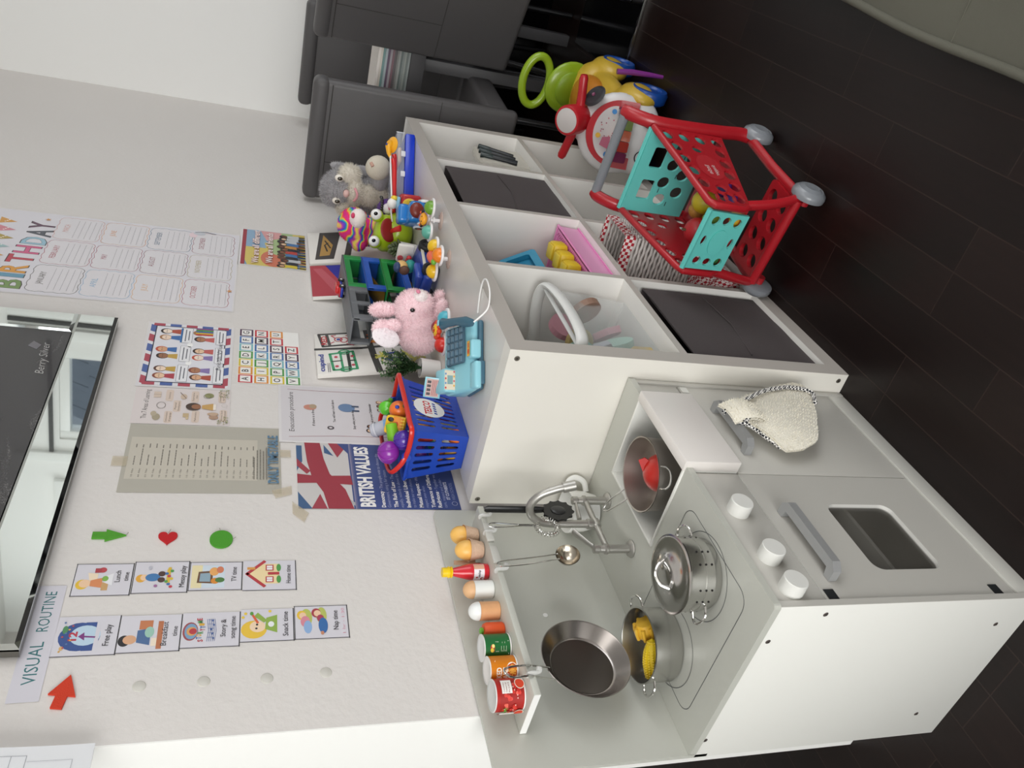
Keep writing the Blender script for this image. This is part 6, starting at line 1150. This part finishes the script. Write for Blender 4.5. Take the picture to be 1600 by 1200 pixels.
# ---------- toy shopping trolley ----------
rp = mat('a81c26', .32, coat=.2, var=.03, vscale=6); tl_ = mat('62c4bd', .38, coat=.1); gy_ = mat('7f8389', .32, coat=.3)
t = thing('toy_trolley', 'red and turquoise toy shopping trolley with grey wheels standing on the dark floor', 'toy trolley', (.49, -.565, 0), (0, 0, 170.2))
def sp_fn(s):
    r_, f_ = V((-.120, s*.116, 0)), V((.178, s*.090, 0)); d = (f_-r_); L_ = d.length; d.normalize(); n_ = V((-d.y, d.x, 0))*s
    return frame(r_, d, (0, 0, 1)), L_
for s in (1, -1):
    M, L_ = sp_fn(s); b = MB(); out_ = [(0, .155), (L_-.01, .192), (L_, .200), (L_+.004, .285), (L_-.004, .296), (0, .345)]
    holes = []
    for i, j in ((0, 0), (1, 0), (2, 0), (0, 1), (0, 2), (1, 3), (2, 3), (3, 3), (4, 3), (0, 3), (3, 0), (4, 0), (5, 0), (5, 1), (5, 2), (5, 3), (1, 1.6), (4.3, 1.5)):
        hx = .030+i*.047; top = .345-(.345-.296)*hx/L_; bot = .178+.038*hx/L_; hz = bot+(top-.022-bot)*j/3; holes.append(circ(hx, hz, .0195 if i not in (1, 4.3) or j not in (1.6, 1.5) else .014, 14, .0145))
    b.plate(out_, holes, .006, rp, M=M @ T(0, 0, -.003)); P = PR(b, lambda u, v, h: tuple(M @ V((u, v, -s*(.003+h)))), .0002, .0006)
    P.ell(L_*.5, .245, .050, .034, 'a81c26', 26); P.text('little', L_*.5+.012*s, .247, .012, 'd8c0c0', w=-.03*s if False else .034, al='c'); P.text('shopper', L_*.5+.012*s, .231, .011, 'd8c0c0', w=.042, al='c')
    b.build('side_panel', t)
    b = MB(); R0 = M @ V((0, .345, 0)); F0 = M @ V((L_, .296, 0)); B0_ = M @ V((L_, .197, 0))
    b.tube([R0, R0.lerp(F0, .5), F0+V((-.012, 0, .002)), F0+V((.002, 0, -.008)), B0_+V((.004, 0, .02)), B0_+V((-.012, 0, -.004))], .0088, rp, 10); b.build('rim_bar', t)
    b = MB(); b.tube(catmull([(-.185, s*.114, .404), (-.172, s*.117, .398), (-.150, s*.119, .370), (-.135, s*.120, .330), (-.134, s*.122, .24), (-.140, s*.124, .15), (-.146, s*.126, .095), (-.142, s*.124, .06)], 5), [.0165]*5+[.0170]*31, rp, 12, flat=.75); b.ball((-.178, s*.128, .402), (.008, .002, .006), mat('7d7478', .4), 10); b.build('rear_post', t)
    b = MB(); b.tube(catmull([(.165, s*.092, .200), (.162, s*.105, .13), (.148, s*.120, .07), (.140, s*.124, .05)], 5), .0125, rp, 12, flat=.75); b.tube([(-.142, s*.122, .062), (0, s*.118, .060), (.140, s*.122, .058)], .0135, rp, 10, flat=.8); b.build('lower_frame', t)
    for wx in (-.146, .142):
        b = MB(); A = T(wx, s*.128, .0415) @ RX(-90*s); b.lathe([(0, -.006), (.030, -.006), (.0395, -.002), (.0405, .006), (.0385, .013), (.030, .020), (.0285, .0195), (.018, .0245), (.016, .024), (0, .0265)], gy_, 36, A); b.tube([(wx, s*.105, .0415), (wx, s*.128, .0415)], .012, rp, 12); b.build('wheel', t)
b = MB(); b.tube([(-.178, -.108, .402), (-.178, .108, .402)], .0125, gy_, 18); b.build('push_bar', t, label='grey push bar')
def yz_plate(nm, x, hw0, hw1, z0, z1, holes, m, lean=0, th=.007, lab=None):
    b = MB(); b.plate([(-hw0, z0), (hw0, z0), (hw1, z1), (-hw1, z1)], holes, th, m, M=frame((x, 0, 0), (0, 1, 0), (lean, 0, 1))); return b, nm
hl = [rrect(-.075, -.020, .285, .322, .006), rrect(.014, .070, .285, .322, .006)]+[circ(y, z, .0165, 18) for y, z in ((-.07, .255), (-.022, .262), (.028, .255), (.075, .250), (-.045, .215), (.005, .218), (.055, .210))]
b, nm = yz_plate('back_panel', -.118, .112, .114, .175, .350, hl, tl_); b.tube([(-.118, -.113, .352), (-.118, .113, .352)], .006, tl_, 8)
for y, z in ((-.045, .268), (.0, .236), (.05, .234), (-.08, .232)): b.bx(-.112, -.1105, y-.006, y+.006, z-.001, z+.001, mat('1d3a3c', .6))
b.build('back_panel', t, label='turquoise back panel with square and round holes')
hl = [circ(-.054, .270, .012, 16, .010), circ(.054, .270, .012, 16, .010), circ(-.056, .242, .011, 16, .010), circ(.056, .242, .011, 16, .010), circ(-.054, .213, .012, 16, .010), circ(.054, .213, .012, 16, .010), circ(0, .277, .014, 14, .006), circ(0, .206, .014, 14, .006)]
b, nm = yz_plate('front_panel', .178, .076, .078, .192, .292, hl, tl_); b.tube([(.182, -.080, .296), (.182, .080, .296)], .0065, tl_, 8); b.M = frame((.1855, 0, 0), (0, 1, 0), (0, 0, 1)); b.prism(circ(0, .242, .034, 28, .020), .003, tl_); b.M = I4; b.build('front_panel', t, label='turquoise front panel with round holes')
b = MB(); b.plate([(-.118, -.110), (.174, -.086), (.174, .086), (-.118, .110)], [], .006, rp, M=T(0, 0, .172) @ RY(-7)); b.build('basket_floor', t)
b = MB(); b.plate(rrect(.040, .150, -.112, .112, .012), [circ(.070, -.078+.052*k, .018, 18, .018) for k in range(4)]+[circ(.118, -.078+.052*k, .018, 18, .018) for k in range(4)], .012, rp, M=T(0, 0, .062)); b.tube([(.150, -.118, .066), (.150, .118, .066)], .012, rp, 10); b.build('lower_tray', t)
ca = math.radians(170.2)
def cw(a, b_, z): return (.49+a*cos(ca)-b_*sin(ca), -.565+a*sin(ca)+b_*cos(ca), z)
def ff(n, lab, b, p, rot=(0, 0, 0)): return single(b, n, lab, 'toy food', cw(*p), rot, 'toy food in the trolley')
b = MB(); b.ball((0, 0, 0), (.034, .034, .032), mat('b02028', .35), 24); b.tube([(0, 0, .03), (.004, 0, .040)], .003, mat('4a3a1a', .5), 6); ff('toy_apple', 'large red toy apple in the turquoise fronted trolley', b, (.085, -.036, .236))
b = MB(); b.ball((0, 0, 0), (.030, .030, .034), mat('b8a522', .35), 22); ff('toy_lemon', 'yellow green toy pear shaped fruit beside the red apple in the trolley', b, (.050, .026, .228))
b = MB(); 
for k in range(5): b.ball((.012*cos(k*1.25), .012*sin(k*1.25), 0), (.013, .013, .020), mat('6c8a2c', .45), 12)
ff('toy_pepper', 'green knobbly toy vegetable between the apple and the yellow fruit', b, (.105, .010, .225))
b = MB(); b.ball((0, 0, 0), (.024, .024, .03), mat('b0803a', .5), 16); ff('toy_bread', 'tan toy food behind the red apple in the trolley', b, (.010, -.020, .205))
for k, (c, p, nm, lab) in enumerate((('4a2a7a', (.10, .065, .196), 'toy_grapes', 'violet toy fruit low on the near side of the trolley'), ('d9a82a', (.150, .050, .198), 'toy_corn', 'yellow toy corn behind the lower front hole of the trolley'), ('2f6a34', (.150, -.060, .200), 'toy_cucumber', 'dark green toy vegetable in the far front corner of the trolley'), ('e4e0dc', (.150, .0, .196), 'toy_egg', 'white toy egg at the bottom front of the trolley'), ('4a2a7a', (.055, .07, .198), 'toy_plum', 'dark violet toy plum near the middle of the trolley'))):
    b = MB(); b.ball((0, 0, 0), (.017, .021, .017), mat(c, .4), 16); ff(nm, lab, b, p)
# ---------- ride-on toy ----------
t = thing('ride_on_toy', 'white and yellow ride-on toy with red handlebar, keyboard and green backrest', 'ride-on toy', (1.40, -.540, 0), (0, 0, 177)); W_ = mat('dcdada', .3, coat=.2); yl = mat('c9a83a', .35, coat=.2); og = mat('c07a24', .4); gr_ = mat('8aa820', .32, coat=.3); be = mat('14489a', .35, coat=.2); rr = mat('b8202a', .3, coat=.2)
mb = blob([((-.04, 0, .125), (.23, .105, .060)), ((.13, 0, .12), (.09, .120, .075)), ((-.17, 0, .14), (.09, .11, .07)), ((.13, .10, .09), (.085, .035, .06)), ((-.16, .10, .09), (.09, .035, .06)), ((.13, -.10, .09), (.085, .035, .06)), ((-.16, -.10, .09), (.09, .035, .06))], yl, .007); mb.build('chassis', t, label='yellow body')
b = MB(); b.ball((-.06, 0, .172), (.14, .085, .050), og, 28); b.build('seat', t, label='orange seat')
for wx in (.14, -.165):
    for s in (1, -1): b = MB(); A = T(wx, s*.118, .062) @ RX(-90*s); b.lathe([(0, -.03), (.050, -.03), (.060, -.022), (.062, .004), (.056, .014), (.040, .014), (.034, .008), (.020, .010), (0, .012)], be, 34, A); b.build('wheel', t, label='blue wheel')
A = T(.200, -.012, .150) @ RZ(14) @ RY(-16)
b = MB(); pts = [(.135*sin(a)*(1 if cos(a) < .2 else .93), .135*cos(a)*(.95 if cos(a) > 0 else .92)) for a in [2*pi*k/40 for k in range(40)]]
b2 = bmesh.new(); 
mb = blob([((.0, 0, .01), (.040, .128, .125)), ((-.005, 0, -.06), (.045, .120, .075)), ((-.02, 0, .10), (.03, .05, .05))], W_, .006, M=A); b2.free(); mb.build('front_shell', t, label='white face shell')
def fr(u, v, h): return tuple(A @ V((.0425+h-(u*u*2.0+max(0, v-.02)**2*1.3+max(0, -v-.02)**2*.6), u, v+.0)))
b = MB(); 
def half(r, y0, n=26): return [(-r*cos(pi*k/n), y0+r*.92*sin(pi*k/n)) for k in range(n+1)]
def solid(b, poly, h0, h1, m): 
    n = len(poly); vs = [fr(x, y, h1) for x, y in poly]+[fr(x, y, h0) for x, y in poly]; tri = geometry.tessellate_polygon([[V((x, y, 0)) for x, y in poly]]); b.add(vs, [tuple(q) for q in tri]+[(i, i+n, (i+1) % n+n, (i+1) % n) for i in range(n)], m, False)
solid(b, [(-.104, -.046), (.104, -.046)]+[(.104*cos(pi*k/24), .0+.108*sin(pi*k/24)) for k in range(25)], -.01, .010, rr); b.build('dashboard', t, label='red half round dashboard')
b = MB(); solid(b, [(.084*cos(pi*k/24), .020+.066*sin(pi*k/24)) for k in range(25)], .0, .0112, mat('d6d0d0', .4)); rnd = random.Random(3)
P = PR(b, fr, .0002, .0116)
for k in range(14): P.ell(rnd.uniform(-.03, .05), rnd.uniform(.025, .07), .0022, .0022, rnd.choice(['b8506a', '8a4a5a', 'c9707a']), 6)
P.poly([(-.05, .028), (-.01, .030), (-.015, .055), (-.04, .06)], 'b8607a'); P.ell(-.012, .070, .008, .008, 'd9a82a', 12); P.ell(.066, .032, .008, .008, '3f84c4', 10); P.ell(-.066, .032, .010, .008, '3f84c4', 10); b.build('picture_dial', t, label='picture dial with coloured marks')
for k, c in enumerate(('6a1040', 'a02416', 'a8461a', '566818', '161c5c')):
    b = MB(); x = -.068+.034*k; solid(b, rrect(x-.0162, x+.0162, -.032, .016, .005, 4), .0, .024, mat(c, .25, coat=.4)); b.build('key', t, label='%s translucent key' % ['purple', 'red', 'orange', 'olive', 'navy'][k])
b = MB(); P = PR(b, fr, .0003, .003)
for s in (-1, 1):
    P.ell(s*.058, -.086, .023, .025, '2a2a30', 22); P.ell(s*.058, -.087, .020, .022, 'e4e8ec', 22); P.ell(s*.056, -.090, .014, .016, '3f6f9a', 18); P.ell(s*.055, -.088, .007, .009, '16181c', 14); P.ell(s*.052, -.082, .003, .003, 'ffffff', 8)
P.line([(-.03, -.118), (0, -.124), (.03, -.118)], .003, '8a8a90'); b.build('face_print', t)
b = MB(); b.lathe([(0, .006), (.030, .006), (.034, .002), (.038, 0)], mat('2b2b2f', .5), 28, T(.175, .085, .255) @ RY(15) @ RX(-35)); b.ball((.177, .090, .262), (.004, .006, .006), mat('8a4a6a', .4), 8); b.build('speaker', t, label='dark round speaker')
H_ = T(.150, 0, .275) @ RY(38)
b = MB(); b.lathe([(.043, -.03), (.047, .0), (.047, .068), (.044, .073), (.038, .074)], rr, 34, H_); b.lathe([(.038, .0735), (.035, .075), (0, .076)], mat('c9c2c0', .4), 30, H_); b.build('hub', t, label='red hub with a pale cap')
b = MB(); b.tube([tuple(H_ @ V(p)) for p in ((0, .035, .012), (-.008, .085, .014), (-.014, .125, .018), (-.016, .136, .019))], [.016, .014, .0145, .010], rr, 14); b.build('handlebar', t); b = MB(); b.tube([tuple(H_ @ V(p)) for p in ((0, -.035, .012), (-.008, -.085, .014), (-.014, -.125, .018), (-.016, -.136, .019))], [.016, .014, .0145, .010], rr, 14); b.build('handlebar', t)
b = MB(); lp = [(-.205, .085*cos(a), .330+.048*sin(a)) for a in [2*pi*k/36 for k in range(36)]]; b.tube(lp, .0145, gr_, 12, True); b.build('grab_ring', t, label='lime green grab ring')
b = MB(); b.ball((0, 0, 0), (.026, .092, .095), gr_, 28, T(-.195, 0, .205) @ RY(8)); b.ball((0, 0, 0), (.018, .062, .062), mat('7d9a1c', .4), 26, T(-.176, 0, .205) @ RY(8)); b.build('backrest', t, label='lime green backrest')
b = MB(); pp = mat('7a2a80', .35, coat=.2); pz = V((.11, .165, .06)); b.tube([(.085, .150, .168), (.09, .158, .120), (.095, .162, .06), (.098, .164, .012)], [.009, .0095, .008, .006], pp, 12); b.build('stick', t, label='violet stick hanging on a cord')
# ---------- high-backed dining chairs, table, background ----------
le = mat('535152', .48, bump=.12, bscale=220, var=.03, vscale=3); bl_ = mat('0b0b0d', .12, coat=.5)
def chair():
    t = thing('dining_chair', 'x', 'chair', (0, 0, 0), group='grey upholstered high backed dining chairs')
    # local: back panel faces -x, seat towards +x
    b = MB(); b.box((0, 0, .70), (.050, .435, .70), le, .020, seg=4); b.box((.004, 0, 1.052), (.070, .440, .060), le, .024, seg=4); b.build('backrest', t)
    b = MB(); b.tube([(-.0262, -.205, 1.018), (-.0268, 0, 1.019), (-.0262, .205, 1.018)], .0016, mat('3c3a38', .6), 6); b.tube([(-.0262, -.212, .64), (-.0264, .212, .64)], .0012, mat('3c3a38', .6), 6); b.tube([(-.0262, .07, 1.02), (-.0264, .07, .64)], .0010, mat('3c3a38', .6), 6); b.build('seam', t)
    b = MB(); b.box((.22, 0, .425), (.42, .43, .10), le, .022, seg=4); b.build('seat', t)
    for x in (.01, .40):
        for s in (-1, 1): b = MB(); b.tube([(x, s*.185, .385), (x-(.02 if x < .1 else -.01), s*.19, .20), (x-(.05 if x < .1 else -.02), s*.192, .004)], [.013, .012, .011], mat('3c3c3e', .3, .9), 12); b.build('leg', t, label='chrome leg')
    return t
c0 = chair(); bpy.context.view_layer.update()
def put(c, x, y, r, lab): c.location = (x, y, 0); c.rotation_euler = (0, 0, R(r)); c['label'] = lab
put(c0, 1.670, -.205, -4, 'grey high backed dining chair nearest the poster wall, behind the grey plush rabbit')
c1 = copy_tree(c0); put(c1, 1.86, -.700, -24, 'grey high backed dining chair at the edge of the photo beside the green grab ring')
c2 = copy_tree(c0); put(c2, 2.54, -.300, 176, 'grey high backed dining chair on the far side of the table, behind the stacked magazines')
# table: grey top, black panel added as backdrop for the shade below
t = thing('dining_table', 'dark grey dining table with a black glossy base between the high backed chairs', 'table', (2.05, -.95, 0)); dg = mat('4c4b4d', .5, bump=.2, bscale=120, var=.05, vscale=20)
b = MB(); b.bx(1.93, 2.36, -1.75, -.285, .665, .720, dg, .002); b.build('tabletop', t, True)
for lx, ly in ((2.0, -.475), (2.29, -.62), (2.0, -1.72), (2.29, -1.72)): MB().bx(lx, lx+.05, ly, ly+.045, 0, .665, dg, .002).build('leg', t, True)
b = MB(); b.bx(2.10, 2.16, -1.6, -1.08, .004, .66, bl_, .004); b.build('shade_panel', t, True, label='black panel added for the shade under the table')
b = MB(); b.bx(1.625, 2.20, -1.50, -.615, .0004, .0034, bl_); b.build('foot_plate', t, True, label='black glossy foot plate')
b = MB(); b.bx(1.610, 1.624, -1.50, -.615, .0004, .012, chrome, .001); b.build('metal_trim', t, True, label='shiny metal edge of the foot plate')
# low sideboard added against the far wall in place of the shade there
t = thing('backdrop', 'black glossy sideboard added against the far wall in place of shade behind the chairs', 'backdrop', (2.55, -.9, 0)); b = MB(); b.bx(2.62, 2.69, -2.2, .01, .0, .70, bl_, .004); b.build('backdrop_body', t, True)
for k in range(4): MB().bx(2.616, 2.6195, -2.18+.55*k, -1.65+.55*k, .04, .67, bl_, .001).build('door', t, True)  # fronts of the added black block
# magazines on the table
zc_ = .7205; rnd = random.Random(11)
cl = ['8f9694', '7a8280', '9aa09a', '858c8a', '6f7a78', '9c9f9c', '80807e', '5f5a5c', '8a6a72', 'a09aa0', '6a5a6c', 'a8b4b8', '7a9a98', 'd9d2c8', 'e4ded8']
for k, c in enumerate(cl):
    th = .007 if k < 7 else .0085; w_ = .25 if k < 7 else .215; b = MB(); b.box((0, 0, th/2), (.21, w_, th*.9), mat('d0ccc4', .7)); b.box((0, 0, th*.97), (.212, w_+.002, th*.06+.0004), mat(c, .4)); b.box((0, 0, .0003), (.212, w_+.002, .0006), mat(c, .4)); b.box((-.105, 0, th/2), (.0015, w_+.002, th), mat(c, .4))
    lab = 'grey magazine in the lower neat pile on the dining table' if k < 7 else ('pale magazine near the top of the uneven pile on the dining table' if k > 12 else 'magazine between the neat grey pile and the pale top magazines on the table')
    single(b, 'magazine', lab, 'magazine', (2.05+rnd.uniform(-.004, .004), -.425+rnd.uniform(-.006, .006), zc_), (0, 0, rnd.uniform(-2, 2) if k > 6 else 0), 'grey magazines in the neat pile' if k < 7 else ('pale magazines on top of the pile' if k > 12 else 'mixed magazines in the middle of the pile')); zc_ += th+.0002
# folded mattress in the near corner
fm = mat('5a594f', .85, bump=.25, bscale=400, var=.05, vscale=4); t = thing('floor_mattress', 'grey green fabric mattress with a piped edge lying on the floor', 'mattress', (.25, -1.4, 0)); b = MB()
E0, E1 = V((1.30, -1.125, 0)), V((-1.0, -.985, 0)); dd = (E1-E0).normalized(); nn = V((-dd.y, dd.x, 0)); nn = nn if nn.y < 0 else -nn; Lm = (E1-E0).length
def mf(u, v): 
    e = min(v*8, 1); return tuple(E0+dd*(Lm*u)+nn*(.95*v+.004*sin(u*23))+V((0, 0, .058+.020*e**.5+.004*sin(u*19+v*7)+.003*sin(v*31+u*5))))
b.grid(mf, 60, 30, fm); b.grid(lambda u, v: tuple(V(mf(u, 0))*(1)+V((0, 0, -.056*v))+nn*.01*sin(pi*v)), 60, 4, fm); b.build('mattress_body', t, True)
b = MB(); b.tube([V(mf(k/60, 0))-nn*.004 for k in range(61)], .0095, fm, 10); b.tube([V(mf(k/60, 0))-nn*.0+V((0, 0, -.050)) for k in range(61)], .008, fm, 8); b.build('piping', t, True)
b = MB()
for u in (.52, .60, .68): b.tube([V(mf(u+.02*v/10, v/10))+V((0, 0, .001)) for v in range(11)], .0016, fm, 6)
b.build('crease', t, True)
